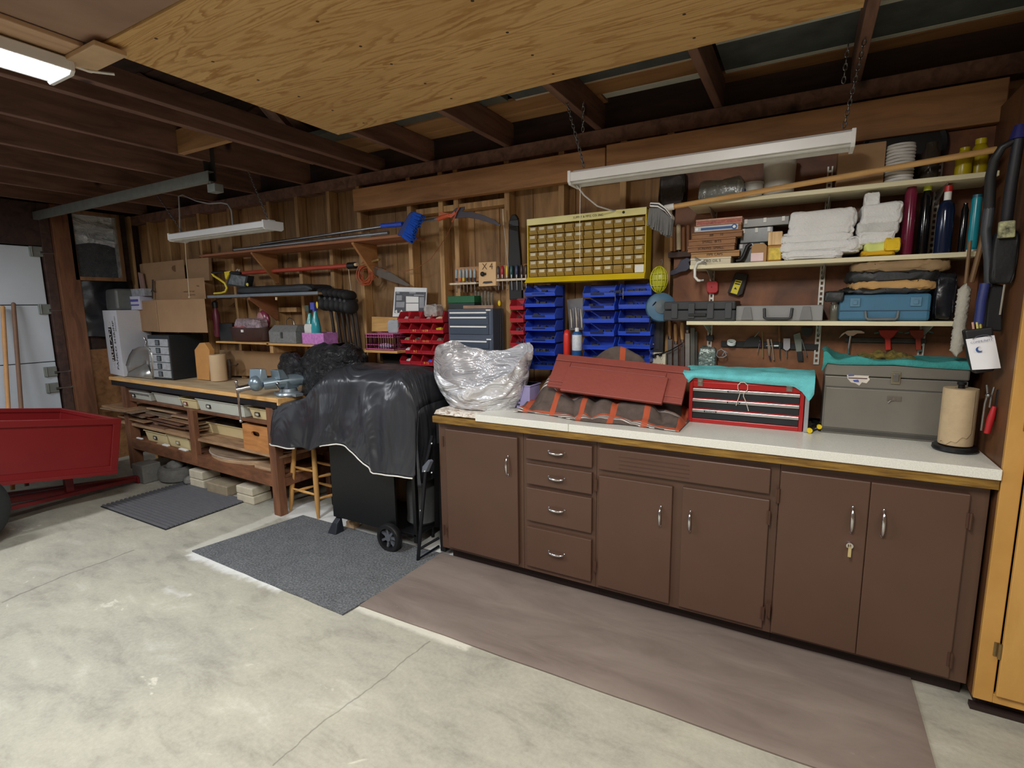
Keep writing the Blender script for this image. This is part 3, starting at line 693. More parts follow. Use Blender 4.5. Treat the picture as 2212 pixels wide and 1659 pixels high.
o = MB().grid(24, 14, lambda u, w_: (a.x+(b.x-a.x)*u, 2.62+.1*w_, gt+.03+.022*math.sin(u*3.14)*math.sin(w_*3.14)+.012*NZ.noise(V((u*7, w_*4, 5)))), .012).build('work_glove', OLIVE, smooth=60)
tag(o, 'crumpled grimy olive rag on the towel over the grey chest', 'rag')

# paper towel roll on a black stand
cx_, cy_ = .530, 2.495
pt = thing('paper_towel_roll', 'brown paper towel roll on a round black stand', 'paper towel', (cx_, cy_, CT))
MB().lathe([(.066, 0), (.070, .006), (.068, .018), (.05, .022), (.010, .024), (.010, .25), (.014, .252), (.014, .262), (0, .265)], (cx_, cy_, CT+.001), 28).build('stand', BLACKM, pt, smooth=40)
KRAFT = M((188,166,132), .9, var=.08, ns=30)
MB().lathe([(.018, .026), (.052, .026), (.053, .03), (.053, .235), (.052, .24), (.018, .24), (.018, .026)], (cx_, cy_, CT), 32).build('roll', KRAFT, pt, smooth=40)
def pf(u, w_):
    t = math.radians(205+100*u); z0 = CT+.03+.055*max(0, 1-abs(u-.2)*1.3)*0+.05*u**2*0
    zb_ = CT+.035+(.06*max(0, (u-.35)))+.006*math.sin(u*20)
    return (cx_+.0565*math.cos(t), cy_+.0565*math.sin(t), zb_+(CT+.238-zb_)*w_)
MB().grid(20, 4, pf, .001).build('loose_sheet', KRAFT, pt, smooth=60)

# crumpled silver plastic over a hidden machine at the left end
g = G('silver plastic'); v = g.co(); n_ = g.noise(g.co((1, 1, 2.6), rot=(.2, .35, 0)), 5, 3, .5, 1.0)
g.bump(n_, .9, .09)
SILV = g.done(g.ramp(n_, [(.3, (190,190,195)), (.6, (234,234,238))]), .22, .32)
sxc, syc = (P(937,790,Y=2.49).x+P(1155,800,Y=2.49).x)/2+.015, 2.485
def sil(u, w_):
    t = 2*math.pi*u; cz = w_
    c_, s_ = math.cos(t), math.sin(t)
    rx, ry = .315, .18
    fr = max(0, -s_)
    td = math.degrees(t) % 360; rim = .30+.075*math.exp(-((td-38)/30)**2)+.07*math.exp(-((td-150)/32)**2)+.03*math.exp(-((td-360)/40)**2)+.03*math.exp(-((td-200)/30)**2)-.16*fr**1.3
    if w_ < .64:
        k = w_/.64; r_ = .66+.37*math.sin(min(1, k*1.05)*math.pi*.5)-.04*k*k; z_ = k*rim
    else:
        k = (w_-.64)/.36; r_ = .99*(1-k)**.75; z_ = rim-(.24-.14*fr)*math.sin(min(1, k*1.5)*1.57)
    sw = math.sin(26*(w_*.8+.30*fr*(1-abs(c_))**1.2+.25*NZ.noise(V((c_*1.5, s_*1.5, 2)))))
    f_ = 1+.05*NZ.noise(V((c_*2.2, s_*2.2, w_*3)))+.016*sw*(.4+.6*abs(NZ.noise(V((c_*3, s_*3, 7+w_*2)))))*2
    z_ += .018*NZ.noise(V((c_*3, s_*3, w_*4+9)))*min(1, w_*4)
    x_ = sxc+rx*r_*c_*f_-.02*(1-w_)
    return (x_, syc+ry*r_*s_*f_, WT+.034+max(0, z_))
o = MB().grid(120, 80, sil).build('plastic_cover', SILV, smooth=80)
tag(o, 'crumpled silvery plastic bag with a sunken top, over a hidden machine', 'plastic bag')
# lavender basket behind it
LAV = M((176,170,222), .5, var=.04)
a = P(1112, 830, Y=2.50)
lb = MB(); x0, x1 = a.x, a.x+.10
lb.taper(x0, x1, 2.49, 2.62, CT+.001, a.z, .01, .01).box(x0-.004, x1+.004, 2.486, 2.624, a.z-.008, a.z)
o = lb.build('lavender_basket', LAV, bevel=.003); tag(o, 'small lavender plastic basket between the silver bag and plaid cloth', 'basket')
b = MB()
for k in range(5): b.box(x0+.014+k*.004, x0+.024+k*.004+.01, 2.4885+.001*(5-k), 2.492, CT+.02+k*.022, CT+.03+k*.022)
b.build('slots', M((60,58,80), .6), o)

# plaid cloth heaped over a hidden machine, with the red board leaning on it
g = G('plaid cloth'); uvs = g.co((1, 1, 1), uv=True); sp_ = g.n('ShaderNodeSeparateXYZ'); g.set(sp_.inputs[0], uvs); U_, V_ = sp_.outputs[0], sp_.outputs[1]
def band(c, per, lo, hi):
    t = g.math('FRACT', g.math('MULTIPLY', c, per)); return g.math('MULTIPLY', g.math('GREATER_THAN', t, lo), g.math('LESS_THAN', t, hi))
cl_ = g.ramp(g.noise(g.co(), 25, 4), [(.3, (84,72,66)), (.7, (102,88,80))])
for lo, hi in ((.0, .035), (.07, .10), (.14, .16)): cl_ = g.mix(band(V_, 2.6, lo, hi), cl_, lin((216,206,198)))
cl_ = g.mix(band(V_, 2.6, .18, .24), cl_, lin((176,84,54)))
cl_ = g.mix(g.math('MULTIPLY', band(U_, 6.0, .3, .48), .85), cl_, lin((196,88,52)))
g.bump(g.noise(g.co(), 260, 2), .3, .003)
PLAID = g.done(cl_, .95)
px0, px1 = P(1100, 868, Y=2.40).x, P(1482, 890, Y=2.47).x+.0
def hump(x_, y_):
    h = .0
    h += .285*math.exp(-((x_+.84)/.25)**2-((y_-2.655)/.042)**4)
    h += .06*math.exp(-((x_+.85)/.30)**6-((y_-2.56)/.13)**6)
    h += .12*math.exp(-((x_+1.20)/.09)**2-((y_-2.62)/.10)**2)
    return h
def cloth(u, w_):
    x_ = px0+.03+(px1-px0-.03)*u
    fr = 2.30+.12*(1-u)*.6+.045*math.sin(u*9+.6)*.6+.03*math.sin(u*4)
    if u > .8: fr += (u-.8)*.25
    y_ = fr+(2.80-fr)*w_
    ed = min(1, w_/.05)*min(1, (1-u)/.03)*min(1, u/.03)
    h = hump(x_, y_)
    fold = .028*abs(math.sin(u*17+w_*4+2*NZ.noise(V((u*4, w_*3, 0)))))*math.exp(-((w_-.30)/.28)**2)+.018*max(0, NZ.noise(V((u*10, w_*7, 3))))
    fold += .05*math.exp(-((u-.17)/.07)**2)*math.exp(-((w_-.45)/.3)**2)
    return (x_, y_+.01*NZ.noise(V((u*6, w_*6, 5))), CT+.008+ed*(h+fold))
o = MB().grid(150, 70, cloth, .004, uv=lambda u, w_: (u*.9+.05*w_, w_+.06*math.sin(u*8))).build('plaid_cloth', PLAID, smooth=70)
tag(o, 'brown cloth with orange and white stripes heaped on the counter', 'cloth')
RB = M((146,72,62), .45, var=.06, ns=5, bump=.25, bs=50)
rb = thing('red_panel_door', 'dull red panelled cupboard front leaning on the striped cloth', 'panel', (-.83, 2.52, 1.02))
TL, TR = P(1208, 769, Y=2.60), P(1483, 797, Y=2.60); BL = P(1191, 832, Y=2.48); 
Xv = (TR-TL); Xv.z = 0; Lx = Xv.length; Xv.normalize(); TLz = (TL.z+TR.z)/2
Xv = (TR-TL).normalized(); Dv = (BL-TL); Dv = (Dv-Xv*Dv.dot(Xv)); Hh = .205; Dv.normalize(); Nv = Xv.cross(Dv)
if Nv.y > 0: Nv = -Nv
def pb_(u0, u1, v0, v1, t0, t1):
    q = [TL+Xv*a_+Dv*b_+Nv*c_ for c_ in (t0, t1) for a_, b_ in ((u0, v0), (u1, v0), (u1, v1), (u0, v1))]; return q
Lx += .02
MB().hexa(pb_(0, Lx, 0, Hh, 0, .014)).build('frame', RB, rb, bevel=.002)
MB().hexa(pb_(0, Lx, .0, .040, .014, .022)).hexa(pb_(.0, .09, .043, Hh-.035, .014, .019)).hexa(pb_(Lx-.10, Lx, .043, Hh-.03, .014, .019)).hexa(pb_(0,.10,Hh-.03,Hh-.018,.014,.018)).hexa(pb_(0,.10,Hh-.012,Hh,.014,.018)).build('rail', RB, rb, bevel=.003)
MB().hexa(pb_(.088, Lx-.085, .078, Hh+.022, .014, .034)).hexa(pb_(.092, Lx-.10, .046, .074, .014, .022)).build('raised_panel', RB, rb, bevel=.004)
# ================================================================== HANGING LAMPS
def FB(px0, py0, px1, py1, Y):
    a, b = P(px0, py0, Y=Y), P(px1, py1, Y=Y); return a.x, b.x, b.z, a.z   # x0 x1 z0 z1
def chain(parent, a, b, link=.026, r=.0022):
    a, b = V(a), V(b); d = (b-a); n = max(2, int(d.length/(link*.72))); d.normalize(); p, q = frame(d); m_ = MB()
    for i in range(n):
        c = a+(b-a)*((i+.5)/n); s_ = p if i % 2 else q
        m_.tube([c+d*link*.5*math.cos(t)+s_*link*.24*math.sin(t) for t in [k*math.pi/4 for k in range(9)]], r, 5)
    return m_.build('chain', STEEL, parent, kind='stuff')
def fixture(name, lab, a, b, wd, lit=None):
    a, b = V(a), V(b); t = thing(name, lab, 'lamp', (a+b)/2)
    ax = (b-a).normalized(); s_ = ax.cross(V((0, 0, 1))).normalized()
    MB().bar(a+V((0,0,.048)), b+V((0,0,.048)), .05, .012, (0, 0, 1)).build('housing', LAMPWHITE, t, bevel=.004)
    m_ = MB(); n = V((0, 0, 1))
    rings = []
    for e in (a, b): rings.append([e+s_*x_+n*z_ for x_, z_ in ((-wd/2, -.002), (-wd/2-.001, .036), (-wd/2+.008, .042), (wd/2-.008, .042), (wd/2+.001, .036), (wd/2, -.002), (wd/2-.010, -.002), (wd/2-.014, .016), (-wd/2+.014, .016), (-wd/2+.010, -.002))])
    m_.loft(rings).build('reflector', LAMPWHITE, t, bevel=.001)
    for e, sg in ((a, -1), (b, 1)):
        MB().loft([[e+ax*sg*k+s_*x_+n*z_ for x_, z_ in ((-wd/2+.012, -.016), (-wd/2-.004, -.004), (-wd/2-.004, .046), (wd/2+.004, .046), (wd/2+.004, -.004), (wd/2-.012, -.016))] for k in (-.006, .008)]).build('end_cap', LAMPWHITE, t, bevel=.002)
    for sg in (-1, 1):
        MB().cyl(a+s_*sg*wd*.27+n*.004, b+s_*sg*wd*.27+n*.004, .016, n=12).build('tube', lit or M((206,206,200), .25), t, smooth=40)
    return t, a, b
YL = 2.42
a, b = P(1241, 391, Y=YL), P(1840, 311, Y=YL); zz = (a.z+b.z)/2+.0
f1, a1, b1 = fixture('shop_lamp', 'white unlit tube lamp on chains over the brown cabinets', (a.x, YL, zz-.01), (b.x, YL, zz-.01), .13)
for px, top in ((1262, 245), (1818, 120)):
    q_ = P(px, 340, Y=YL); tp = V((min(jx, key=lambda j: abs(j-q_.x)), YL, ZJ+.01)); tp2 = V((q_.x+.012, YL, ZJ+.0))
    chain(f1, (q_.x, YL, zz+.06), tp); chain(f1, (q_.x-.012, YL+.01, ZJ-.14), (q_.x-.006, YL, ZJ-.01))
MB().tube([(a.x+.03, YL, zz-.02), (a.x+.03, YL-.005, zz-.22), (a.x+.032, YL-.005, P(1260, 562, Y=YL).z)], .0013, 5).ball((a.x+.032, YL-.005, P(1260, 564, Y=YL).z), .005, .005, .007, 8, 5).build('pull_cord', PAPER, f1)
c_ = [P(*p, Y=y_) for p, y_ in (((1245,400),2.42), ((1262,422),2.5), ((1290,445),2.6), ((1325,456),2.72), ((1345,452),2.80))]
MB().tube(c_, .004, 7).build('power_cord', PAPER, f1, smooth=60)
YL2 = 2.40
a, b = P(386, 518, Y=YL2), P(590, 494, Y=YL2); zz = (a.z+b.z)/2
f2, a2, b2 = fixture('shop_lamp', 'white unlit tube lamp on chains above the workbench', (a.x, YL2, zz), (b.x, YL2, zz), .15)
q_ = P(576, 440, Y=YL2); chain(f2, (q_.x, YL2, zz+.06), (-3.42, YL2, ZJ+.01))
chain(f2, (a.x+.06, YL2, zz+.06), (-4.62, YL2, ZJ+.01))
MB().tube([P(x_, y_, Y=YL2) for x_, y_ in ((389,505),(388,460),(386,424),(395,421),(425,434),(452,440),(478,438),(492,441),(500,455),(503,488))], .006, 7).build('power_cord', M((150,146,144), .5), f2, smooth=60)
MB().tube([P(x_, y_, Y=YL2) for x_, y_ in ((400,523),(402,560),(409,640))], .003, 6).ball(P(409, 642, Y=YL2), .008).build('pull_cord', M((196,180,150), .7), f2)
ge = G('lit tube'); em = ge.n('ShaderNodeEmission'); em.inputs[0].default_value = (.93, .97, 1, 1); em.inputs[1].default_value = 14.0
ge.t.links.new(em.outputs[0], ge.t.nodes['Material Output'].inputs[0])
f3, _, _ = fixture('lit_lamp', 'glowing tube lamp fixed under the joist at the upper left', (-2.47, -.22, 2.352), (-2.47, 1.0, 2.352), .19, ge.m)
MB().tube([(-2.42, 1.01, 2.39), (-2.40, 1.06, 2.375), (-2.36, 1.13, 2.38)], .005, 6).build('power_cord', PAPER, f3)

# ================================================================== RIGHT HAND SHELVES
SH1, SH2, SH3 = 1.400, 1.662, 1.947
YSF = 2.60
sh = []
for zt_, pl_, pr_, lab in ((SH1, 1483, 2066, 'lowest white painted shelf of the three on the right wall'), (SH2, 1490, 2112, 'middle white painted shelf holding towels and wooden boxes'), (SH3, 1512, 2135, 'top white painted shelf on the right wall, near the ceiling')):
    x0 = P(pl_, 690, Y=YSF).x if zt_ == SH1 else (P(pl_, 575, Y=YSF).x if zt_ == SH2 else P(1487, 445, Y=YSF).x)
    x1 = {SH1: .512, SH2: .560, SH3: .590}[zt_]
    t = thing('wall_shelf', lab, 'shelf', ((x0+x1)/2, 2.72, zt_-.02), 'white shelves on the right wall')
    MB().box(x0, x1, YSF, 2.826, zt_-.019, zt_).build('shelf_board', W_SHELF, t, bevel=.002)
    for px in ((1537, 1776, 2056) if zt_ < 1.9 else (1547, 1786, 2070)):
        X = {0: P(1536, 650, Y=2.82).x, 1: P(1775, 620, Y=2.82).x, 2: .45}[(0 if px < 1600 else 1 if px < 1900 else 2)]
        MB().hexa([(X-.002, 2.83, zt_-.075), (X+.002, 2.83, zt_-.075), (X+.002, 2.826, zt_-.075), (X-.002, 2.826, zt_-.075), (X-.002, 2.83, zt_-.020), (X+.002, 2.83, zt_-.020), (X+.002, 2.63, zt_-.020), (X-.002, 2.63, zt_-.020)]).build('bracket', M((170,168,160), .5, .3), t)
for i, X in enumerate((P(1536, 650, Y=2.82).x, P(1775, 620, Y=2.82).x, .45)):
    b = MB()
    for xx in (-.008, .008): b.box(X+xx-.003, X+xx+.003, 2.825, 2.834, 1.19, 2.08)
    k = 0
    while k < 37: b.box(X-.005, X+.005, 2.826, 2.834, 1.19+k*.024, 1.19+k*.024+.010); k += 1
    o = b.build('shelf_standard', M((206,204,196), .4, .5)); tag(o, ('slotted metal shelf upright near the left ends of the shelves', 'slotted metal shelf upright at mid length of the shelves', 'slotted metal shelf upright near the right ends of the shelves')[i], 'shelf upright', 'slotted shelf uprights')
def boxthing(name, lab, cat, mat, px0, py0, px1, py1, Y, depth, z0=None, bevel=.003, group=None):
    x0, x1, zb, zt_ = FB(px0, py0, px1, py1, Y)
    if z0 is not None: zb = z0
    t = thing(name, lab, cat, ((x0+x1)/2, Y+depth/2, zb), group)
    return t, x0, x1, zb, zt_
def B(name, lab, cat, mat, px0, py0, px1, py1, Y, depth, z0=None, bevel=.003, group=None, tilt=0):
    x0, x1, zb, zt_ = FB(px0, py0, px1, py1, Y)
    if z0 is not None: zb = z0
    o = MB().box(x0, x1, Y, Y+depth, zb, zt_).build(name, mat, bevel=bevel); return tag(o, lab, cat, group)
# --- lowest shelf
t, x0, x1, z0, z1 = boxthing('tool_case', 'black moulded plastic tool case at the left end of the lowest shelf', 'case', None, 1433, 652, 1588, 688, 2.585, .22, SH1)
CASEB = M((48,50,54), .55, var=.08)
MB().box(x0, x1, 2.59, 2.80, z0+.001, z0+(z1-z0)*.55).build('base', CASEB, t, bevel=.006)
MB().box(x0+.002, x1-.002, 2.59, 2.80, z0+(z1-z0)*.58, z1).build('lid', CASEB, t, bevel=.006)
for f in (.12, .36, .62, .86): MB().box(x0+(x1-x0)*f, x0+(x1-x0)*f+.03, 2.582, 2.592, z0+.012, z1-.008).build('rib', M((56,58,62), .55), t, bevel=.003)
MB().box(x0+.12, x0+.20, 2.578, 2.59, z0+.022, z0+.036).build('handle', BLACK, t, bevel=.003)
t, x0, x1, z0, z1 = boxthing('tool_case', 'flat grey plastic case with dark handle at the middle of the lowest shelf', 'case', None, 1590, 661, 1777, 687, 2.60, .2, SH1)
CASEG = M((136,136,136), .55, var=.05)
MB().box(x0, x1, 2.605, 2.80, z0+.001, z1).build('body', CASEG, t, bevel=.004)
m_ = (x0+x1)/2
MB().tube([(m_-.055, 2.60, z1-.012), (m_-.052, 2.592, z0+.016), (m_-.04, 2.592, z0+.010), (m_+.04, 2.592, z0+.010), (m_+.052, 2.592, z0+.016), (m_+.055, 2.60, z1-.012)], .006, 8).build('handle', M((50,50,52), .5), t, smooth=60)
for f in (.14, .82): MB().prism([(x0+(x1-x0)*f-.025, 2.5995, z0+.004), (x0+(x1-x0)*f+.025, 2.5995, z0+.004), (x0+(x1-x0)*f+.014, 2.5995, z1-.006), (x0+(x1-x0)*f-.014, 2.5995, z1-.006)], (0, .006, 0)).build('latch', M((112,112,112), .5), t, bevel=.002)
t, x0, x1, z0, z1 = boxthing('tool_case', 'steel blue plastic case with grey handle at the right of the lowest shelf', 'case', None, 1815, 637, 2010, 685, 2.60, .2, SH1)
CBL = M((62,112,142), .5, var=.08)
MB().box(x0, x1, 2.605, 2.80, z0+.001, z1).build('body', CBL, t, bevel=.012)
MB().box(x0+.002, x1-.002, 2.602, 2.606, z0+(z1-z0)*.38, z0+(z1-z0)*.40).build('seam', M((34,64,84), .6), t)
m_ = (x0+x1)/2-.005
MB().tube([(m_-.055, 2.602, z0+.04), (m_-.052, 2.594, z0+.014), (m_-.045, 2.592, z0+.008), (m_+.045, 2.592, z0+.008), (m_+.052, 2.594, z0+.014), (m_+.055, 2.602, z0+.04)], .0055, 8).build('handle', M((98,104,106), .5), t, smooth=60)
for xx in (x0+.055, x1-.05): MB().box(xx-.018, xx+.018, 2.598, 2.606, z1-.05, z1-.014).box(xx-.008, xx+.008, 2.594, 2.6, z1-.042, z1-.024).build('latch', M((84,124,150), .5), t, bevel=.002)
GLASS = M((120,118,104), .15, var=.1, Alpha=.55)
x0, x1, z0, z1 = FB(1795, 653, 1812, 685, 2.62)
t = thing('glass_jar', 'small clear jar between the grey and the blue case', 'jar', ((x0+x1)/2, 2.64, SH1))
MB().lathe([(.016, .001), (.017, .01), (.017, z1-SH1-.012), (.014, z1-SH1-.006)], ((x0+x1)/2, 2.64, SH1), 16).build('jar', GLASS, t, smooth=40)
MB().lathe([(.017, z1-SH1-.008), (.017, z1-SH1), (0, z1-SH1+.001)], ((x0+x1)/2, 2.64, SH1), 16).build('lid', STEEL, t, smooth=40)
def soft(name, lab, cat, mat, px0, py0, px1, py1, Y, depth, z0, seed, amp=.01, nf=6, group=None, sag=0.0, bulge=.2, layers=0, e=.22):
    x0, x1, zb, zt_ = FB(px0, py0, px1, py1, Y)
    if z0 is None: z0 = zb
    cx0, cz = (x0+x1)/2, (z0+zt_)/2; hx, hz = (x1-x0)/2, (zt_-z0)/2
    def fn(u, w_):
        t_ = 2*math.pi*u; p_ = math.pi*(w_-.5)
        c1_, s1_ = math.cos(t_), math.sin(t_)
        cx1 = abs(c1_)**e*math.copysign(1, c1_); sy1 = abs(s1_)**e*math.copysign(1, s1_)
        cp = abs(math.cos(p_))**bulge*(1-(.0 if not layers else .07*(1-abs(math.sin(layers*math.pi*w_)))**2)); spv = math.copysign(abs(math.sin(p_))**.6, math.sin(p_))
        n_ = NZ.noise(V((c1_*2+seed, s1_*2, spv*1.5)))
        n2_ = NZ.noise(V((c1_*nf+seed*3, s1_*nf, spv*nf*.6)))
        k = 1+(.05*n_)
        z_ = cz+hz*spv+amp*n2_+sag*cx1*cx1
        return (cx0+hx*cx1*cp*k, Y+depth/2+depth/2*sy1*cp*k+amp*.5*n2_, max(z0+.0008, z_))
    o = MB().grid(64, 30 if layers else 16, fn).build(name, mat, smooth=70); return tag(o, lab, cat, group)
BLK2 = M((34,36,38), .5, var=.3, ns=8, bump=.5, bs=30); KR2 = M((190,150,96), .85, var=.1, ns=10, bump=.4, bs=40); KR3 = M((150,124,90), .8, var=.12, ns=10, bump=.4, bs=40)
zc = z1 = P(1900, 637, Y=2.60).z
soft('folded_bag', 'black folded plastic lying directly on the blue case', 'bag', BLK2, 1815, 622, 2020, 640, 2.60, .2, zc+.001, 1, .012, 7, e=.5, bulge=.5)
soft('folded_paper', 'folded brown kraft paper in the pile over the blue case', 'paper', KR2, 1835, 604, 2030, 627, 2.60, .2, None, 2, .012, 7, e=.5, bulge=.5)
soft('folded_bag', 'thick folded black bag between the two kraft papers over the blue case', 'bag', BLK2, 1828, 583, 2040, 610, 2.60, .2, None, 3, .012, 7, e=.5, bulge=.5)
soft('folded_paper', 'pale tan paper at the top of the pile, just under the middle shelf', 'paper', KR3, 1842, 563, 2062, 586, 2.60, .2, None, 4, .012, 7, e=.5, bulge=.5)
soft('black_glove', 'black glove draped over the left side of the blue case', 'glove', BLK2, 1782, 630, 1822, 660, 2.585, .08, SH1+.08, 5, .006)
soft('black_bag', 'dark shiny crumpled bag at the right end of the lowest shelf', 'bag', M((30,32,38), .25, var=.3, bump=.8, bs=20), 2024, 590, 2062, 686, 2.62, .2, SH1+.001, 6, .014)
# --- middle shelf : wooden cigar boxes
CIG = wood('cigar box wood', (160,114,76), (126,84,52), (1,6,8), 4, rnd=.25)
rows = [(1492,558,1578,571, M((214,206,182), .7), 'cream card box at the bottom of the stack of small boxes', .0),
        (1492,545,1596,558, wood('light box', (184,142,92), (150,110,66), (1,6,8), 4), 'light wooden box with dark handwriting, second from the bottom of the stack', .01),
        (1486,532,1586,545, CIG, 'brown wooden cigar box, third from the bottom of the stack', .0),
        (1488,518,1588,532, CIG, 'brown wooden cigar box in the middle of the stack, with handwriting', .0),
        (1495,504,1602,518, CIG, 'brown wooden cigar box just under the blue labelled one', .0),
        (1500,489,1600,504, CIG, 'wooden box with a blue and white paper label, second from the top', .0),
        (1504,475,1602,489, M((196,150,130), .7, var=.2, ns=30), 'pinkish white printed box at the top of the stack', .0)]
zz = SH2+.001
for i, (a_, b_, c_, d_, mt, lab, dy) in enumerate(rows):
    x0, x1, _, z1 = FB(a_, b_, c_, d_, 2.62); z1 = max(z1, zz+.02)
    t = thing('wooden_box', lab, 'box', ((x0+x1)/2, 2.7, zz), 'small boxes stacked on the middle shelf')
    MB().box(x0, x1, 2.62+dy, 2.80, zz, z1-.010).build('body', mt, t, bevel=.001)
    MB().box(x0-.001, x1+.001, 2.619+dy, 2.801, z1-.009, z1-.001).build('lid', mt, t, bevel=.001)
    if i == 5:
        l_ = MB().box(x0+.002, x1-.012, 2.6175, 2.6185, zz+.004, z1-.004).build('paper_label', M((190,196,206), .6), t)
        MB().box(x0+.03, x1-.03, 2.6168, 2.6174, zz+.009, z1-.011).cyl((x1-.028, 2.6174, (zz+z1)/2), (x1-.028, 2.6160, (zz+z1)/2), .012, n=16).build('label_print', M((52,88,140), .6), l_)
        MB().cyl((x1-.028, 2.6160, (zz+z1)/2), (x1-.028, 2.6155, (zz+z1)/2), .0065, n=16).cyl((x0+.012, 2.6174, (zz+z1)/2), (x0+.012, 2.616, (zz+z1)/2), .0065, n=16).build('label_disc', WHITE, l_)
    elif i == 6:
        MB().box(x0+.004, x1-.004, 2.6175, 2.6185, zz+.004, z1-.012).build('label_print', M((164,90,80), .6, var=.5, ns=60), t)
    else:
        txt = {0: 'MICRO OIL 5', 1: 'PIPE CAPS', 2: 'SCREWS  SMALL', 3: 'SMALL  BITS', 4: '#8      10'}[i]
        text(txt, 'handwriting', INK if i < 2 else M((60,40,28), .8), t, ((x0+x1)/2, 2.6185+dy, (zz+z1)/2-.001), (1, 0, 0), (0, 0, 1), .016)
    zz = z1
def clearbox(lab, a_, b_, c_, d_, z0, mat2=None):
    t, x0, x1, zb, z1 = boxthing('parts_case', lab, 'case', None, a_, b_, c_, d_, 2.68, .1, z0)
    CL = M((118,124,126), .25, var=.15, ns=30, Alpha=.8)
    MB().box(x0, x1, 2.68, 2.80, zb+.001, z1).build('case', mat2 or CL, t, bevel=.003)
    for k in (.1, .5, .88): MB().box(x0+(x1-x0)*k-.006, x0+(x1-x0)*k+.006, 2.676, 2.68, z1-.022, z1-.002).build('clasp', PAPER, t)
    return z1
z1 = clearbox('greyish clear parts case at the bottom, behind the small brown box', 1596, 527, 1650, 560, SH2)
z1 = clearbox('dark translucent parts case in the middle of its pile', 1600, 494, 1668, 527, z1+.001)
clearbox('smoky parts case with white clasps on top of its pile', 1602, 474, 1704, 494, z1+.001, M((84,82,74), .3))
x0, x1, z0, z1 = FB(1592, 528, 1614, 560, 2.65)
o = MB().tube([(x0, 2.65, SH2+.012), (x0+.02, 2.65, SH2+.014), (x0+.03, 2.65, SH2+.03), (x0+.045, 2.65, z1-.012), (x0+.06, 2.65, z1)], .009, 8).build('black_hook_tool', BLACK, smooth=60); tag(o, 'black bent tool lying against the stack of wooden boxes', 'tool')
x0, x1, z0, z1 = FB(1624, 527, 1655, 561, 2.61)
t = thing('small_brown_box', 'small brown box with clipped corners and a pale label', 'box', ((x0+x1)/2, 2.64, SH2))
w_ = x1-x0; MB().prism([(x0, 2.61, SH2+.001), (x1, 2.61, SH2+.001), (x1, 2.61, z1-.012), (x1-.012, 2.61, z1), (x0+.012, 2.61, z1), (x0, 2.61, z1-.012)], (0, .05, 0)).build('box', CARD2, t, bevel=.001)
MB().box(x0-.001, x1-.012, 2.608, 2.6095, SH2+.004, SH2+.04).build('label', M((232,206,206), .7), t)
x0, x1, z0, z1 = FB(1659, 501, 1688, 561, 2.615); xm = (x0+x1)/2
t = thing('gold_can', 'amber flat bottle with a pale top and yellow label by the towels', 'bottle', (xm, 2.64, SH2))
hh = z1-SH2
MB().box(x0, x1, 2.615, 2.66, SH2+.001, SH2+hh*.55).build('bottle', M((176,124,40), .2), t, bevel=.006)
MB().box(x0+.002, x1-.002, 2.617, 2.658, SH2+hh*.55, z1).build('sleeve', wood('sleeve', (226,196,150), (186,146,96), (9,9,1), 6), t, bevel=.003)
MB().box(x0+.008, x1-.004, 2.613, 2.6145, SH2+.006, SH2+hh*.45).build('label', M((214,186,60), .5, var=.3, ns=50), t)
# folded towels
def towelstack(items, Y, d, seed, mat=TOWEL):
    for k, (a_, b_, c_, d_, lab, m_) in enumerate(items):
        soft('folded_towel', lab, 'towel', m_ or mat, a_, b_, c_, d_, Y, d, (SH2+.001 if k == 0 else None), seed+k*3.3, .008, 4, 'folded towels on the middle shelf', bulge=.12, layers=3 if k < 4 else 0)
towelstack([(1690,541,1822,558, 'thin white towel at the very bottom of the left pile', None), (1684,520,1862,543, 'thick white towel, second from the bottom of the left pile', None),
            (1686,505,1845,522, 'white towel in the middle of the left pile, folded flat', None), (1700,489,1845,507, 'white towel just below the loose one on top of the left pile', None),
            (1706,458,1850,491, 'loosely crumpled white towel on top of the left pile', None)], 2.60, .2, 11)
soft('yellow_cloth', 'flat orange yellow cloth under the right pile of towels', 'cloth', M((214,166,30), .9, bump=.5), 1862, 541, 1935, 551, 2.60, .2, SH2+.001, 31, .004)
soft('yellow_cloth', 'pale lime cloth, rolled, in the right pile', 'cloth', M((216,226,132), .9, bump=.5), 1868, 523, 1946, 543, 2.60, .2, None, 32, .006)
soft('yellow_cloth', 'bright yellow rolled cloth end at the right of the right pile', 'cloth', M((228,190,40), .9, bump=.5), 1912, 515, 1945, 540, 2.585, .05, None, 33, .006)
soft('folded_towel', 'white towel in the right pile, above the yellow cloths', 'towel', TOWEL, 1852, 500, 1936, 525, 2.605, .2, None, 34, .006, 4, 'folded towels on the middle shelf', layers=2, bulge=.13)
soft('folded_towel', 'greyish white towel in the middle of the right pile', 'towel', M((206,206,204), .95, bump=.7, bs=150), 1852, 478, 1944, 503, 2.605, .2, None, 35, .006, 4, 'folded towels on the middle shelf')
soft('folded_towel', 'big rolled white towel on top of the right pile', 'towel', TOWEL, 1862, 440, 1952, 480, 2.60, .2, None, 36, .007, 4, 'folded towels on the middle shelf', layers=2, bulge=.13)
soft('towel_loops', 'two bunched towel ends standing up from the right pile', 'towel', TOWEL, 1868, 418, 1900, 446, 2.61, .05, None, 37, .010, 5, 'folded towels on the middle shelf')
def bottle(name, lab, px0, py0, px1, Y, prof, mats, cat='bottle', z0=SH2, py1=None, n=20):
    q0, q1 = P(px0, py0, Y=Y), P(px1, py0, Y=Y); r = rad(q0, q1); x_ = (q0.x+q1.x)/2; h = q0.z-z0
    t = thing(name, lab, cat, (x_, Y, z0))
    for nm, pr, m_ in prof: MB().lathe([(r*a_, .001+h*b_*.998) for a_, b_ in pr], (x_, Y, z0), n).build(nm, mats[m_], t, smooth=40)
    return t
